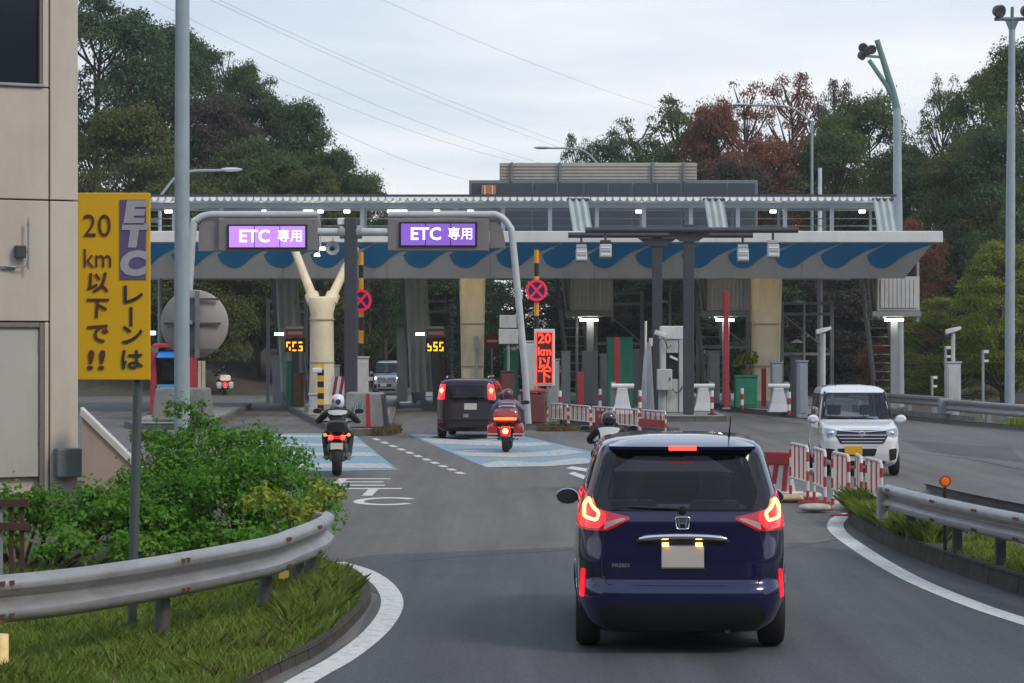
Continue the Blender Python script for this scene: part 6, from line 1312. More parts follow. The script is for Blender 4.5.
MB().bx(-0.168, 0.168, py_ - 0.008, py_ + 0.008, 0.680, 0.6868).bx(-0.168, 0.168, py_ - 0.008, py_ + 0.008, 0.8573, 0.864).build('plate_frame', chrome, pl)
for x in (-0.135, 0.125): MB().box((x, py_ - 0.012, 0.868), (0.05, 0.03, 0.024)).build('plate_lamp', platelamp, pl)
# maker's badge: a wide H in a rounded frame
by = fr_(0, 1.03, 0.008).y; bz = 1.03; fr2 = rounded([(-0.058, 0.046), (0.058, 0.046), (0.046, -0.046), (-0.046, -0.046)], 0.02)
bg_ = MB().tube([(p[0], by, bz + p[1]) for p in fr2 + fr2[:2]], 0.005, 6, cap=False).build('badge', chrome, t, smooth=True)
MB().bar((-0.034, by, bz + 0.036), (-0.024, by, bz - 0.036), 0.013, 0.01).bar((0.034, by, bz + 0.036), (0.024, by, bz - 0.036), 0.013, 0.01).bar((-0.026, by, bz), (0.026, by, bz), 0.01, 0.013).build('badge_letter', chrome, bg_)
txt('FREED', 0.038, chrome, t, 'model_lettering', (-0.48, fr_(-0.48, 0.70, 0.006).y, 0.70), bold=0.001, depth=0.003, sx_=1.3)
# spoiler, high brake lamp, wiper, aerial, mirrors
rings = []
for x in np.linspace(-0.57, 0.57, 15):
    e = 1 - abs(x / 0.60) ** 6; rings.append([(x, 0.10 + 0.10 * (abs(x) / 0.57) ** 4, 1.600), (x, 0.085 + 0.10 * (abs(x) / 0.57) ** 4, 1.625), (x, 0.30, 1.60 + 0.068 * e + 0.01), (x, 0.58, 1.62 + 0.063 * e), (x, 0.40, 1.59)])
spo = MB().loft(rings).build('spoiler', navy, t, smooth=True)
MB().box((0.0, 0.082, 1.612), (0.215, 0.02, 0.036)).build('high_brake_light', redhot, spo, bevel=0.006)
MB().tube([fr_(0.0, 1.135, 0.02), fr_(-0.2, 1.14, 0.025), fr_(-0.42, 1.15, 0.02)], 0.009, 6).build('wiper', black, t); MB().lathe([(0.03, 0.0), (0.03, -0.03), (0.0, -0.035)], fr_(0, 1.13, 0.01), axis='y').build('wiper_hub', black, t)
MB().tube([(0.39, 0.62, 1.665), (0.40, 0.50, 1.85)], [0.008, 0.003], 6).lathe([(0.03, 1.66), (0.015, 1.69), (0.0, 1.69)], (0.39, 0.62, 0), n=10).build('aerial', black, t)
for s in (-1, 1):
    mr = MB().loft([[(s * (0.92 + a * math.cos(k)), y, 1.06 + b * math.sin(k)) for k in np.linspace(0, 2 * math.pi, 12, endpoint=False)] for a, b, y in ((0.095, 0.065, 2.98), (0.105, 0.075, 3.01), (0.09, 0.065, 3.10), (0.04, 0.03, 3.17))]).bar((s * 0.80, 3.08, 1.04), (s * 0.88, 3.06, 1.05), 0.05, 0.04).build('side_mirror', navy, t, smooth=True)
    MB().loft([[(s * 0.92 + 0.082 * math.cos(k), y, 1.06 + 0.054 * math.sin(k)) for k in np.linspace(0, 2 * math.pi, 16, endpoint=False)] for y in (2.968, 2.975)]).build('mirror_glass', mat('dark mirror glass', (0.10, 0.10, 0.12), 0.1, 0.8, 0), mr)
# cabin
for x in (-0.36, 0.36): seat(t, x, 2.15, 0.44, 0.55, 1.08)
for x in (-0.36, 0.36): seat(t, x, 1.30, 0.50, 0.50, 0.88)
MB().bx(-0.70, 0.70, 2.75, 3.2, 0.70, 0.98).build('dashboard', seatm, t, bevel=0.04); MB().box((0.0, 2.62, 1.46), (0.22, 0.03, 0.06)).build('rear_view_mirror', black, t, bevel=0.01)
MB().bx(-0.72, 0.72, 0.35, 3.3, 0.30, 0.46).build('cabin_floor', trimm, t); MB().bx(-0.66, 0.66, 0.35, 1.15, 0.47, 0.86).build('luggage', mat('grey luggage cover', (0.45, 0.41, 0.42), 0.9), t, bevel=0.04)
MB().bx(-0.52, 0.52, 0.75, 2.2, 1.60, 1.615).build('headlining', trimm, t)
MB().tube([(0.35, 0.4, 0.20), (0.35, 0.12, 0.195)], 0.025, 10).build('exhaust', rust, t)

# ---------------------------------------------------------------- black wagon entering the lane
blackp = mat('black-purple car paint', (0.012, 0.004, 0.007), 0.15, 0.0, 0.03, 30, coat=0.2)
sh = Shape([(0.20, 0.70, 0.12, 3.75, 9), (0.30, 0.79, 0.02, 3.85, 9), (0.50, 0.815, 0.0, 3.9, 9), (0.60, 0.82, 0.015, 3.9, 9), (0.80, 0.82, 0.04, 3.85, 9), (0.95, 0.815, 0.06, 3.6, 9), (1.05, 0.80, 0.07, 3.0, 9), (1.15, 0.785, 0.08, 2.8, 9), (1.40, 0.735, 0.13, 2.4, 9), (1.50, 0.70, 0.16, 2.2, 8), (1.55, 0.63, 0.22, 2.0, 7), (1.58, 0.50, 0.4, 1.8, 6), (1.59, 0.3, 0.6, 1.5, 5)])
SUY = gr(470, 439).y; t = thing('wagon', 'black boxy wagon with high red tail lamps entering the middle lane', 'car', (xw(466, SUY), SUY - 0.15, 0.004), R(-5))
cuts = [glazing(t, sh, 'rear', [(-0.50, 1.44), (0.50, 1.44), (0.54, 1.02), (-0.54, 1.02)], (0.88, 0.86), tint, 'rear_window', 0.05), glazing(t, sh, 'front', [(-0.62, 1.47), (0.62, 1.47), (0.70, 1.08), (-0.70, 1.08)], (0.93, 0.9), clearg, 'windscreen', 0.05)]
for fc in ('left', 'right'):
    for (y0, y1) in ((0.35, 1.25), (1.32, 2.35)): cuts.append(glazing(t, sh, fc, [(y0 + 0.04, 1.44), (y1 - 0.08, 1.44), (y1, 1.04), (y0, 1.04)], (0.93, 0.9), tint, 'side_window', 0.05))
bd = build_hull(t, sh, blackp, cuts, [(0.72, 0.31, 0.31), (3.15, 0.31, 0.31)])
for y in (0.72, 3.15):
    for x in (-0.71, 0.71): wheel(t, x, y, 0.31, 0.19)
fr_ = sh.fn('rear')
for s in (1, -1):
    M = (lambda P: P) if s == 1 else mirror
    tl = patch(M(rounded([(0.70, 1.44), (0.55, 1.44), (0.575, 1.04), (0.765, 1.04)], 0.03)), fr_, 0.012, 0.05, 0.03).build('tail_lamp', tailred, t, smooth=True)
    patch(M(rounded([(0.66, 1.38), (0.60, 1.38), (0.61, 1.16), (0.69, 1.16)], 0.03)), fr_, 0.018, 0.05, 0.01).build('brake_light', redhot, tl, smooth=True); MB().lathe([(0.0, -0.02), (0.045, -0.012), (0.055, 0.01)], fr_(s * 0.64, 1.27, 0.02), axis='y', n=14).build('lamp_core', hotlamp, tl, smooth=True)
    patch(M(rounded([(0.74, 0.48), (0.60, 0.48), (0.60, 0.42), (0.74, 0.42)], 0.01)), fr_, 0.008, 0.05).build('reflector', mat('dull red reflector', (0.3, 0.01, 0.01), 0.3), t)
    MB().loft([[(s * (0.88 + a * math.cos(k)), y, 1.06 + b * math.sin(k)) for k in np.linspace(0, 2 * math.pi, 10, endpoint=False)] for a, b, y in ((0.09, 0.06, 2.55), (0.09, 0.07, 2.6), (0.05, 0.04, 2.7))]).build('side_mirror', blackp, t, smooth=True)
MB().box((0.12, fr_(0.12, 0.86, 0.015).y, 0.86), (0.33, 0.012, 0.165)).build('number_plate', platem, t); MB().box((0.0, fr_(0, 0.62, 0.01).y, 0.62), (0.14, 0.012, 0.09)).build('badge', chrome, t)
MB().tube([fr_(x, 0.97, 0.012) for x in (-0.2, 0, 0.2)], 0.012, 8).build('tailgate_handle', black, t, smooth=True); seam([(-0.7, 0.56), (0, 0.55), (0.7, 0.56)], fr_, 0.008).build('panel_gap', black, bd)
for s in (-1, 1): MB().tube([(s * 0.55, 0.4, 1.60), (s * 0.55, 0.5, 1.64), (s * 0.55, 1.9, 1.64), (s * 0.55, 2.0, 1.60)], 0.02, 6).build('roof_rail', chrome, t)
patch(rounded([(-0.62, 0.30), (0.62, 0.30), (0.55, 0.21), (-0.55, 0.21)], 0.03), fr_, 0.006, 0.08).build('rear_valance', black, t)
for x in (-0.34, 0.34): seat(t, x, 1.95, 0.46, 0.5, 1.1)
MB().bx(-0.68, 0.68, 0.3, 3.0, 0.32, 0.45).build('cabin_floor', trimm, t)

# ---------------------------------------------------------------- white kei van coming towards the camera
def front_car(name, label, loc, rz, paint, plate, lit=False, grp=None):
    sh = Shape([(0.19, 0.66, 0.10, 3.26, 8), (0.28, 0.71, 0.03, 3.35, 8), (0.45, 0.733, 0.0, 3.385, 8), (0.70, 0.7375, 0.01, 3.375, 8), (0.86, 0.736, 0.02, 3.32, 8), (0.95, 0.73, 0.03, 3.22, 8), (1.00, 0.72, 0.035, 3.05, 8), (1.06, 0.71, 0.04, 2.72, 8), (1.10, 0.70, 0.045, 2.62, 8), (1.40, 0.665, 0.07, 2.34, 8), (1.60, 0.635, 0.09, 2.14, 8), (1.68, 0.605, 0.12, 1.98, 7), (1.735, 0.52, 0.22, 1.75, 6), (1.765, 0.36, 0.45, 1.5, 5), (1.772, 0.2, 0.7, 1.3, 4)])
    t = thing(name, label, 'car', loc, rz, grp)
    cuts = [glazing(t, sh, 'front', [(-0.56, 1.62), (0.56, 1.62), (0.655, 1.09), (-0.655, 1.09)], (0.95, 0.93), clearg, 'windscreen', 0.06), glazing(t, sh, 'rear', [(-0.55, 1.58), (0.55, 1.58), (0.6, 1.05), (-0.6, 1.05)], (0.9, 0.9), tint, 'rear_window', 0.06)]
    for fc in ('left', 'right'):
        for (y0, y1) in ((0.18, 1.18), (1.24, 2.22)): cuts.append(glazing(t, sh, fc, [(y0 + 0.03, 1.60), (y1 - (0.03 if y1 < 2 else 0.16), 1.60), (y1, 1.03), (y0, 1.03)], (0.94, 0.93), tint, 'side_window', 0.05))
    bd = build_hull(t, sh, paint, cuts, [(0.48, 0.28, 0.28), (2.90, 0.28, 0.28)])
    for y in (0.48, 2.90):
        for x in (-0.65, 0.65): wheel(t, x, y, 0.28, 0.16)
    ff = sh.fn('front')
    gm = patch(rounded([(-0.44, 0.90), (0.44, 0.90), (0.50, 0.82), (0.40, 0.64), (-0.40, 0.64), (-0.50, 0.82)], 0.03), ff, 0.006, 0.05).build('grille', black, t, smooth=True)
    for z, hw, r in ((0.885, 0.46, 0.014), (0.80, 0.46, 0.016), (0.735, 0.42, 0.013), (0.675, 0.38, 0.013)): MB().tube([ff(x, z - (0.03 * (1 - abs(x) / hw) if z > 0.85 else 0), 0.016) for x in np.linspace(-hw, hw, 9)], r, 8).build('grille_bar', chrome, gm, smooth=True)
    MB().lathe([(0.05, 0.0), (0.062, 0.012), (0.05, 0.018), (0.0, 0.012)], ff(0, 0.83, 0.016), axis='y', n=18).build('badge', chrome, gm, smooth=True)
    hl = mat('headlamp glass', (0.35, 0.37, 0.4), 0.08, 0.6, 0, coat=1.0); hlit = mat('lit headlamp', (1, 1, 0.9), 0.2, 0, 0, emit=9, ecol=(1, 0.97, 0.82))
    for s in (1, -1):
        M = (lambda P: P) if s == 1 else mirror
        h_ = patch(M(rounded([(0.715, 0.945), (0.46, 0.905), (0.47, 0.80), (0.60, 0.76), (0.715, 0.82)], 0.03)), ff, 0.010, 0.035, 0.02).build('headlamp', hl, t, smooth=True)
        MB().lathe([(0.0, 0.02), (0.04, 0.015), (0.055, 0.0), (0.06, -0.01)], ff(s * 0.55, 0.84, 0.006), axis='y', n=16).build('lamp_unit', hlit if lit else chrome, h_, smooth=True)
        patch(M(rounded([(0.66, 0.55), (0.50, 0.53), (0.52, 0.30), (0.64, 0.33)], 0.03)), ff, 0.006, 0.05).build('fog_lamp_pod', black, t, smooth=True)
        MB().loft([[(s * (0.83 + a * math.cos(k)), y, 1.10 + b * math.sin(k)) for k in np.linspace(0, 2 * math.pi, 12, endpoint=False)] for a, b, y in ((0.05, 0.05, 2.62), (0.10, 0.085, 2.56), (0.11, 0.09, 2.50), (0.08, 0.07, 2.46))]).bar((s * 0.70, 2.46, 1.06), (s * 0.78, 2.48, 1.08), 0.05, 0.04).build('side_mirror', paint, t, smooth=True)
        MB().tube([ff(s * 0.66, 1.09, 0.012), ff(s * 0.61, 1.40, 0.012), ff(s * 0.56, 1.62, 0.012)], 0.022, 6).build('pillar', black, t, smooth=True)
    patch(rounded([(-0.28, 0.545), (0.46, 0.545), (0.42, 0.40), (-0.24, 0.40)], 0.03), ff, 0.005, 0.06).build('air_intake', black, t, smooth=True)
    patch(rounded([(-0.45, 0.30), (0.45, 0.30), (0.40, 0.215), (-0.40, 0.215)], 0.02), ff, 0.005, 0.06).build('lower_intake', black, t, smooth=True)
    MB().box((0.16, ff(0.16, 0.51, 0.02).y, 0.51), (0.33, 0.012, 0.165)).build('number_plate', plate, t)
    for x0 in (-0.3, 0.15): MB().tube([ff(x0, 1.10, 0.02), ff(x0 + 0.2, 1.12, 0.02), ff(x0 + 0.42, 1.12, 0.018)], 0.009, 6).build('wiper', black, t)
    for x in (-0.32, 0.32): seat(t, x, 1.35, 0.46, 0.5, 1.12)
    MB().bx(-0.62, 0.62, 2.1, 2.6, 0.7, 1.02).build('dashboard', seatm, t, bevel=0.04); MB().bx(-0.62, 0.62, 0.2, 2.9, 0.3, 0.42).build('cabin_floor', trimm, t)
    MB().box((-0.32, 2.25, 1.09), (0.24, 0.12, 0.1)).build('dashboard_cushion', mat('pale blue cloth', (0.4, 0.5, 0.65), 0.9), t, bevel=0.04); MB().box((0.1, 2.4, 1.07), (0.3, 0.2, 0.01)).build('dashboard_paper', white, t)
    seam([(-0.69, 0.60), (-0.3, 0.585), (0, 0.585), (0.3, 0.585), (0.69, 0.60)], ff, 0.005).build('panel_gap', greypaint, bd); seam([(-0.69, 0.955), (-0.35, 0.93), (0, 0.925), (0.35, 0.93), (0.69, 0.955)], ff, 0.004).build('panel_gap', greypaint, bd)
    for fc in ('left', 'right'):
        for yy in (1.21, 2.25): seam([(yy, 0.30), (yy, 1.0)], sh.fn(fc), 0.005).build('panel_gap', greypaint, bd)
        MB().box((sh.side(1.35, 0.93) * (-1 if fc == 'left' else 1), 1.38, 0.93), (0.03, 0.16, 0.03)).build('door_handle', paint, t, bevel=0.01)
    MB().tube([(0.35, 1.9, 1.74), (0.35, 2.02, 1.95)], [0.006, 0.003], 5).build('aerial', black, t)
    return t
whitep = mat('white car paint', (0.72, 0.73, 0.74), 0.3, 0, 0.02, coat=1.0); silverp = mat('silver car paint', (0.42, 0.45, 0.47), 0.3, 0.5, 0.02, coat=1.0)
fx = Vector((xw(862, 28.0), 28.0)); yaw = R(180 - 2)
front_car('kei_van', 'white boxy van with yellow plate driving towards the camera on the right', (fx.x + 3.38 * math.sin(R(2)), fx.y + 3.38 * math.cos(R(2)) / K, 0.004), yaw, whitep, platey).scale = (1, 1, 0.95)
front_car('oncoming_car', 'small silver car with lit headlamps far down the middle lane', (xw(385, 76), 79, 0.004), R(180), silverp, platem, True)
# ================================================================== MOTORCYCLES AND RIDERS
def skin_mesh(joints, edges, root, mats, pick, name, parent, sub=2):
    me = bpy.data.meshes.new(name); me.from_pydata([j[0] for j in joints], edges, []); o = bpy.data.objects.new(name, me); col.objects.link(o)
    sk = o.modifiers.new('skin', 'SKIN'); sk.use_smooth_shade = True
    for i, j in enumerate(joints):
        d = me.skin_vertices[0].data[i]; r = j[1]; d.radius = r if hasattr(r, '__len__') else (r, r); d.use_root = (i == root)
    ss = o.modifiers.new('sub', 'SUBSURF'); ss.levels = sub; ss.render_levels = sub
    bpy.context.view_layer.update(); me2 = bpy.data.meshes.new_from_object(o.evaluated_get(bpy.context.evaluated_depsgraph_get())); bpy.data.objects.remove(o); bpy.data.meshes.remove(me)
    me2.name = name; me2.materials.clear()
    for m in mats: me2.materials.append(m)
    for p in me2.polygons: p.material_index = pick(p.center); p.use_smooth = True
    q = bpy.data.objects.new(name, me2); col.objects.link(q); q.parent = parent; return q
def rider(label, loc, rz, lean, hand, jacket, trousers, helmet, extra):
    """seated rider; local frame shared with the bike: rear axle at y = 0, forward +y"""
    t = thing('person', label, 'person', loc, rz, None); hx, hy, hz = hand
    sy, sz = 0.52 + 0.385 * math.sin(lean), 0.86 + 0.385 * math.cos(lean)          # neck base
    J = [((0, 0.50, 0.86), (0.155, 0.12)), ((0, 0.50 + (sy - 0.5) * 0.45, 0.86 + (sz - 0.86) * 0.45), (0.15, 0.11)), ((0, 0.50 + (sy - 0.5) * 0.85, 0.86 + (sz - 0.86) * 0.82), (0.17, 0.12)), ((0, sy, sz), 0.065), ((0, sy + 0.03, sz + 0.08), 0.06)]
    E_ = [(0, 1), (1, 2), (2, 3), (3, 4)]
    for s in (-1, 1):
        b = len(J); cy_, cz_ = J[2][0][1], J[2][0][2]
        J += [((s * 0.19, cy_ + 0.01, cz_ + 0.03), 0.08), ((s * (0.19 + hx) / 2 + s * 0.09, (cy_ + hy) / 2 - 0.05, (cz_ + hz) / 2 - 0.06), 0.058), ((s * hx, hy - 0.07, hz + 0.01), 0.040), ((s * hx, hy, hz + 0.01), 0.042)]
        E_ += [(2, b), (b, b + 1), (b + 1, b + 2), (b + 2, b + 3)]
        c = len(J)
        J += [((s * 0.12, 0.54, 0.80), 0.105), ((s * 0.24, 0.92, 0.72), 0.078), ((s * 0.215, 0.60, 0.40), 0.055), ((s * 0.21, 0.58, 0.33), 0.052), ((s * 0.21, 0.76, 0.29), 0.042)]
        E_ += [(0, c), (c, c + 1), (c + 1, c + 2), (c + 2, c + 3), (c + 3, c + 4)]
    def pick(c):
        if c.z < 0.42: return 2
        if c.z < 0.80 or (c.z < 0.9 and c.y > 0.62 and abs(c.x) < 0.32): return 1
        return 0
    skin_mesh(J, E_, 0, [jacket, trousers, black], pick, 'body', t)
    hc = Vector((0, sy + 0.06, sz + 0.16))
    prof = [(0.02, -0.125), (0.085, -0.12), (0.118, -0.08), (0.130, -0.01), (0.128, 0.05), (0.108, 0.10), (0.065, 0.135), (0.0, 0.146)]
    hm = MB(); n = 20
    rows = [[hc + Vector((r * math.cos(a) * 0.98, r * math.sin(a) * 1.12, h)) for a in np.linspace(0, 2 * math.pi, n, endpoint=False)] for r, h in prof]
    ho = hm.grid(rows, True).build('helmet', helmet, t, smooth='all')
    MB().grid([[hc + Vector((0.134 * math.cos(a), 0.150 * math.sin(a), h)) for a in np.linspace(R(25), R(155), 12)] for h in (-0.055, -0.01, 0.045)]).build('visor', black, ho, smooth='all')
    MB().grid([[hc + Vector((0.098 * math.cos(a), 0.11 * math.sin(a), h)) for a in np.linspace(R(15), R(165), 12)] for h in (-0.10, -0.05, 0.05)]).build('face', skin, t, smooth='all')
    for s in (-1, 1):       # gloves: palm, four curled fingers round the grip and a thumb
        gm = MB().box((s * hx, hy + 0.015, hz + 0.012), (0.085, 0.075, 0.04), Matrix.Rotation(R(-12), 3, 'X'))
        for k, ln in enumerate((0.9, 1.0, 0.96, 0.8)):
            x = s * hx + (k - 1.5) * 0.021; gm.tube([(x, hy + 0.04, hz + 0.022), (x, hy + 0.04 + 0.034 * ln, hz + 0.012), (x, hy + 0.04 + 0.036 * ln, hz - 0.02), (x, hy + 0.05, hz - 0.036)], [0.0105, 0.010, 0.0095, 0.008], 6)
        gm.tube([(s * (hx - 0.04), hy, hz + 0.008), (s * (hx - 0.058), hy + 0.03, hz - 0.012), (s * (hx - 0.05), hy + 0.055, hz - 0.03)], [0.012, 0.0105, 0.009], 6)
        gm.build('glove', black, t, smooth=True)
    # panels on the back of the jacket follow the torso
    a, b = Vector(J[1][0]), Vector(J[2][0]); d = (b - a)
    def back(u, v, off):
        p = a + d * v; w_ = 0.165 - 0.02 * abs(v - 1); x = u * 1.0; yy = -0.135 * math.sqrt(max(0.05, 1 - (u / 0.26) ** 2)); nrm = Vector((0, -d.z, d.y)).normalized()
        return p + Vector((x, 0, 0)) + nrm * (-yy + off)
    for nm_, poly, m in extra: patch(poly, back, 0.012, 0.05, 0.03).build(nm_, m, t, smooth=True)
    return t, ho, hc
bikewhite = mat('white fairing paint', (0.65, 0.66, 0.66), 0.3, 0, 0.03, coat=1); bikered = mat('red fairing paint', (0.38, 0.02, 0.03), 0.25, 0, 0.05, coat=1); bikeblack = mat('black bike paint', (0.015, 0.014, 0.016), 0.3, 0, 0.03, coat=1)
amber = mat('amber indicator', (0.9, 0.35, 0.05), 0.3, 0, 0, emit=0.6, ecol=(1, 0.4, 0.1))
def ell(cx, y, cz, a, b, n=12, p=2.4): return [(cx + a * math.copysign(abs(math.cos(k)) ** (2 / p), math.cos(k)), y, cz + b * math.copysign(abs(math.sin(k)) ** (2 / p), math.sin(k))) for k in np.linspace(0, 2 * math.pi, n, endpoint=False)]
def motorbike(label, loc, rz, paint, touring, hand, lampm, plate=True, group='motorcycles riding to the toll lanes'):
    t = thing('motorcycle', label, 'motorcycle', loc, rz, group); r = 0.31; wb = 1.50 if not touring else 1.68; tw = 0.18 if not touring else 0.17
    for nm_, y, w_ in (('rear_wheel', 0, tw), ('front_wheel', wb, 0.12)):
        o = MB().lathe([(r * 0.68, -w_ * 0.35), (r * 0.82, -w_ / 2), (r * 0.93, -w_ * 0.42), (r * 0.99, -w_ * 0.2), (r, 0), (r * 0.99, w_ * 0.2), (r * 0.93, w_ * 0.42), (r * 0.82, w_ / 2), (r * 0.68, w_ * 0.35)], (0, y, r), axis='x', n=28).build(nm_, rubber, t, smooth=True)
        MB().lathe([(r * 0.68, -0.04), (r * 0.6, -0.035), (0.06, -0.05), (0, -0.05)], (0, y, r), axis='x', n=20).lathe([(r * 0.68, 0.04), (r * 0.6, 0.035), (0.06, 0.05), (0, 0.05)], (0, y, r), axis='x', n=20).build('rim', rimm, o, smooth=True)
    sw = MB(); [sw.bar((s * 0.12, 0, r), (s * 0.12, 0.62, 0.42), 0.04, 0.07) for s in (-1, 1)]; sw.build('swingarm', galv, t)
    MB().loft([ell(0, 0.40, 0.46, 0.16, 0.14), ell(0, 0.60, 0.44, 0.22, 0.22), ell(0, 0.95, 0.44, 0.23, 0.22), ell(0, 1.15, 0.5, 0.15, 0.16)]).build('engine', mat('engine grey', (0.07, 0.07, 0.075), 0.5, 0.5, 0.2), t, smooth=True)
    MB().loft([ell(0, 0.62, 0.80, 0.14, 0.07), ell(0, 0.78, 0.86, 0.17, 0.13), ell(0, 1.0, 0.88, 0.17, 0.14), ell(0, 1.16, 0.84, 0.12, 0.10)]).build('tank', paint, t, smooth=True)
    MB().loft([ell(0, -0.05, 0.80, 0.10, 0.025), ell(0, 0.18, 0.80, 0.15, 0.05), ell(0, 0.42, 0.76, 0.16, 0.06), ell(0, 0.66, 0.78, 0.12, 0.05)]).build('seat', black, t, smooth=True)
    MB().loft([ell(0, -0.20, 0.74, 0.09, 0.045), ell(0, 0.0, 0.72, 0.16, 0.075), ell(0, 0.3, 0.67, 0.19, 0.10), ell(0, 0.55, 0.62, 0.17, 0.10)]).build('tail_section', paint, t, smooth=True)
    MB().loft([ell(0, 1.05, 0.72, 0.22, 0.25), ell(0, 1.25, 0.85, 0.25, 0.25), ell(0, 1.45, 0.88, 0.20, 0.18), ell(0, 1.58, 0.86, 0.10, 0.10)]).build('fairing', paint, t, smooth=True)
    MB().grid([[(x, 1.36 + 0.10 * (1 - (x / 0.2) ** 2) - f * 0.14, 1.04 + f * 0.24) for x in np.linspace(-0.2 + 0.05 * f, 0.2 - 0.05 * f, 7)] for f in (0, 0.5, 1)]).build('windshield', glass('smoked screen', 0.4), t, smooth='all')
    for s in (-1, 1):
        MB().tube([(s * 0.10, wb, r), (s * 0.10, wb - 0.27, 0.95)], 0.028, 8).build('fork', galv, t, smooth=True)
        MB().tube([(s * 0.24, 1.28, 1.03), (s * 0.36, 1.24, 1.16)], 0.012, 6).loft([ell(s * 0.40, 1.235, 1.18, 0.085, 0.05), ell(s * 0.40, 1.27, 1.18, 0.09, 0.055), ell(s * 0.39, 1.32, 1.18, 0.04, 0.025)]).build('mirror', bikeblack, t, smooth=True)
        MB().tube([(s * 0.17, 0.55, 0.33), (s * 0.28, 0.56, 0.33)], 0.02, 6).build('footpeg', galv, t)
        MB().lathe([(0.0, -0.06), (0.03, -0.05), (0.035, 0.0), (0.02, 0.03)], (s * 0.22, -0.1, 0.77 if not touring else 0.60), axis='y', n=10).tube([(s * 0.1, -0.06, 0.74 if not touring else 0.60), (s * 0.2, -0.09, 0.765 if not touring else 0.60)], 0.01, 5).build('indicator', amber, t, smooth=True)
    hx, hy, hz = hand
    MB().tube(spline([(-hx - 0.06, hy + 0.03, hz), (-hx + 0.06, hy + 0.05, hz), (-0.12, 1.2, 0.98), (0.12, 1.2, 0.98), (hx - 0.06, hy + 0.05, hz), (hx + 0.06, hy + 0.03, hz)], 4), 0.016, 8).build('handlebar', black, t, smooth=True)
    MB().loft([ell(0, -0.27, 0.50, 0.10, 0.012), ell(0, -0.12, 0.63, 0.11, 0.02), ell(0, 0.06, 0.68, 0.11, 0.03)]).build('rear_fender', black, t, smooth=True)
    MB().tube([(0.14, 0.9, 0.30), (0.17, 0.45, 0.30), (0.21, 0.15, 0.36), (0.22, -0.18, 0.40)], [0.03, 0.035, 0.055, 0.05], 12).build('exhaust', chrome, t, smooth=True)
    if plate: MB().box((0, -0.25, 0.565 if not touring else 0.44), (0.23, 0.01, 0.125), Matrix.Rotation(R(-14), 3, 'X')).build('number_plate', platem, t)
    if not touring:
        for s in (-1, 1): MB().lathe([(0.0, -0.035), (0.035, -0.03), (0.05, 0.0), (0.05, 0.04)], (s * 0.105, -0.2, 0.725), axis='y', n=14).build('tail_lamp', lampm, t, smooth=True)
        MB().box((0, -0.19, 0.725), (0.12, 0.04, 0.05)).build('lamp_bridge', tailred, t, bevel=0.01)
        tb = MB().loft([ell(0, -0.22, 0.92, 0.15, 0.09, p=4), ell(0, -0.18, 0.92, 0.19, 0.11, p=4), ell(0, 0.1, 0.93, 0.19, 0.11, p=4), ell(0, 0.16, 0.93, 0.14, 0.09, p=4)]).build('luggage_roll', black, t, smooth=True)
    else:
        MB().loft([ell(0, -0.34, 0.86, 0.24, 0.12, p=4), ell(0, -0.30, 0.88, 0.28, 0.15, p=4), ell(0, 0.05, 0.92, 0.29, 0.16, p=4), ell(0, 0.14, 0.92, 0.22, 0.13, p=4)]).build('top_case', paint, t, smooth=True)
        MB().loft([ell(0, -0.355, 0.82, 0.24, 0.025, p=5), ell(0, -0.33, 0.82, 0.265, 0.04, p=5)]).build('top_case_lamp', mat('lit orange-red lamp bar', (1, 0.15, 0.03), 0.3, 0, 0, emit=3.2, ecol=(1.0, 0.11, 0.02)), t, smooth=True)
        MB().loft([ell(0, -0.30, 0.50, 0.12, 0.14, p=2), ell(0, -0.2, 0.52, 0.14, 0.17, p=2), ell(0, 0.1, 0.55, 0.12, 0.16, p=2)]).build('tail_housing', paint, t, smooth=True)
        MB().lathe([(0.0, -0.04), (0.05, -0.03), (0.075, 0.0)], (0, -0.30, 0.52), axis='y', n=16).build('tail_lamp', lampm, t, smooth=True)
        MB().lathe([(0.076, -0.01), (0.12, 0.0), (0.13, 0.04)], (0, -0.30, 0.52), axis='y', n=16).build('lamp_surround', tailred, t, smooth=True)
        for s in (-1, 1):
            pn = MB().loft([ell(s * 0.30, -0.30, 0.50, 0.10, 0.13, p=4), ell(s * 0.30, -0.24, 0.52, 0.125, 0.17, p=4), ell(s * 0.29, 0.25, 0.54, 0.125, 0.17, p=4), ell(s * 0.27, 0.36, 0.54, 0.08, 0.12, p=4)]).build('pannier', paint, t, smooth=True)
            for z in (0.37, 0.45): MB().tube([(s * 0.17, -0.32, z), (s * 0.40, -0.31, z), (s * 0.43, -0.15, z)], 0.013, 6).build('chrome_bar', chrome, pn)
    return t
blackj = mat('black riding jacket', (0.012, 0.012, 0.014), 0.6, 0, 0.15); whitep_ = mat('white jacket panel', (0.55, 0.57, 0.57), 0.8, 0, 0.06); darkj = mat('dark trousers', (0.02, 0.02, 0.024), 0.8, 0, 0.15)
whelm = mat('white helmet', (0.75, 0.78, 0.82), 0.2, 0, 0.02, coat=1); mhelm = mat('dark maroon helmet', (0.07, 0.012, 0.022), 0.25, 0, 0.03, coat=1); bhelm = mat('black helmet', (0.012, 0.012, 0.016), 0.2, 0, 0.03, coat=1)
lilac = mat('lilac-grey jacket', (0.22, 0.18, 0.25), 0.8, 0, 0.1); navyd = mat('navy logo', (0.02, 0.04, 0.12), 0.5)
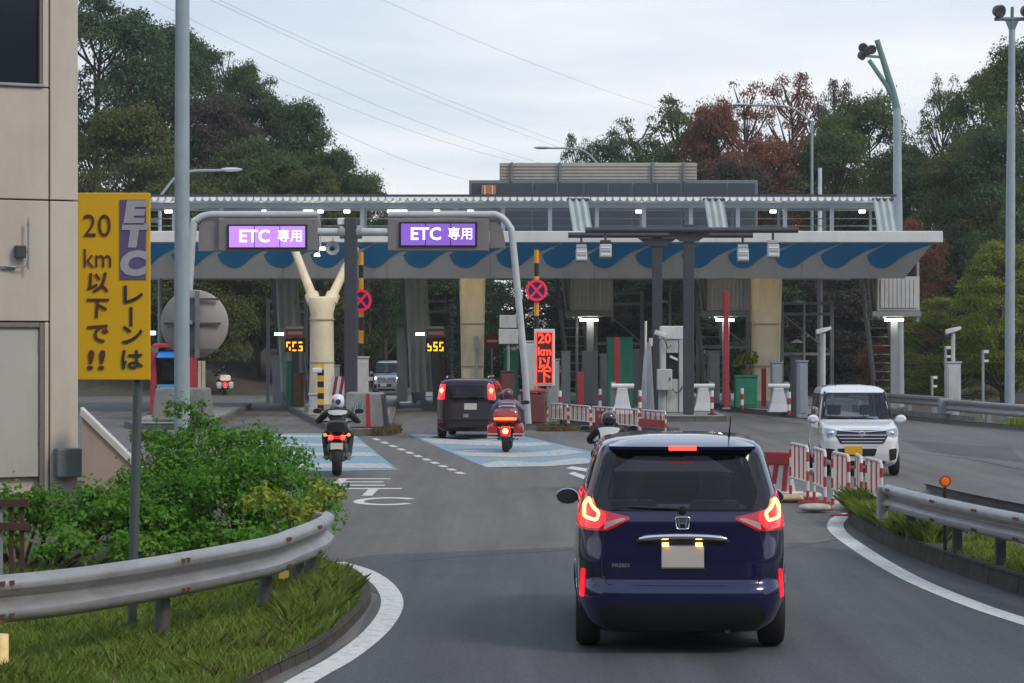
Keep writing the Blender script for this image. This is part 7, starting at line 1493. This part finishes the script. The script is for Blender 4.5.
# rider heading for the left lane
p = gr(337, 476.5); H1 = (0.375, 1.16, 0.98)
motorbike('dark motorcycle with two red tail lamps heading into the left lane', (p.x, p.y + 0.0, 0.01), R(3), bikeblack, False, H1, redhot)
t, ho, hc = rider('motorcyclist in white helmet and black jacket with pale shoulders', (p.x, p.y, 0.01), R(3), R(24), H1, blackj, darkj, whelm, [('shoulder_panel', rounded([(-0.19, 1.02), (0.19, 1.02), (0.16, 0.55), (0.07, 0.30), (-0.07, 0.30), (-0.16, 0.55)], 0.04), whitep_)])
MB().lathe([(0.0, -0.012), (0.05, -0.008), (0.052, 0.006)], hc + Vector((0.01, -0.142, 0.0)), axis='y', n=16).build('helmet_mark', navyd, ho); MB().box(hc + Vector((-0.09, -0.12, 0.02)), (0.02, 0.03, 0.07)).build('helmet_mark', navyd, ho)
# touring bike beside the wagon
p = gr(506, 452.5); H2 = (0.33, 1.0, 1.0)
motorbike('red touring motorcycle with panniers and glowing lamps beside the wagon', (p.x, p.y, 0.014), R(-3), bikered, True, H2, hotlamp).scale = (1, 1, 0.94)
t, ho, hc = rider('motorcyclist in dark maroon helmet and lilac striped jacket', (p.x, p.y, 0.014), R(-3), R(18), H2, lilac, darkj, mhelm, [('white_stripe', rounded([(-0.2, 0.35), (0.2, 0.35), (0.19, 0.18), (-0.19, 0.18)], 0.03), white), ('back_lettering', rounded([(-0.15, 0.31), (0.15, 0.31), (0.14, 0.22), (-0.14, 0.22)], 0.02), navyd), ('white_stripe', rounded([(-0.15, 0.92), (0.15, 0.92), (0.15, 0.84), (-0.15, 0.84)], 0.02), whitep_)]); t.scale = (1, 1, 0.94)
# far rider beyond the left lane
p = Vector((xw(224.5, 76), 76, 0)); 
motorbike('distant white and black motorcycle with one red lamp beyond the left lane', (p.x, p.y, 0.004), R(14), bikewhite, True, H2, redhot, False)
rider('distant motorcyclist in black beyond the left lane', (p.x, p.y, 0.004), R(14), R(20), H2, blackj, darkj, bhelm, [])
# rider just ahead of the blue minivan
p = Vector((xw(608, 24.9), 24.6, 0)); H4 = (0.30, 1.05, 0.92)
motorbike('dark motorcycle hidden behind the blue minivan roof', (p.x, p.y, 0.004), R(-2), bikeblack, False, H4, tailred).scale = (1, 1, 0.88)
t, ho, hc = rider('motorcyclist in white vest and black helmet just ahead of the minivan', (p.x, p.y, 0.004), R(-2), R(22), H4, mat('black-maroon jacket', (0.03, 0.012, 0.015), 0.6, 0, 0.15), darkj, bhelm, [('vest_back', rounded([(-0.185, 1.05), (-0.07, 1.12), (0.07, 1.12), (0.185, 1.05), (0.15, 0.5), (0.14, -0.35), (-0.14, -0.35), (-0.15, 0.5)], 0.04), whitep_)])
t.scale = (1, 1, 0.88)
# ================================================================== AIR
hz = MB().bx(-300, 300, -160, 700, -1.2, 90).build('haze', None); tag(hz, kind='stuff'); hz.data.materials.clear()
hm = bpy.data.materials.new('thin haze'); hm.use_nodes = True; t_ = hm.node_tree; t_.nodes.clear()
o_ = t_.nodes.new('ShaderNodeOutputMaterial'); v_ = t_.nodes.new('ShaderNodeVolumePrincipled'); v_.inputs['Density'].default_value = 0.0003; v_.inputs['Color'].default_value = (0.9, 0.93, 0.97, 1); v_.inputs['Anisotropy'].default_value = 0.2
t_.links.new(v_.outputs[0], o_.inputs['Volume']); hz.data.materials.append(hm)
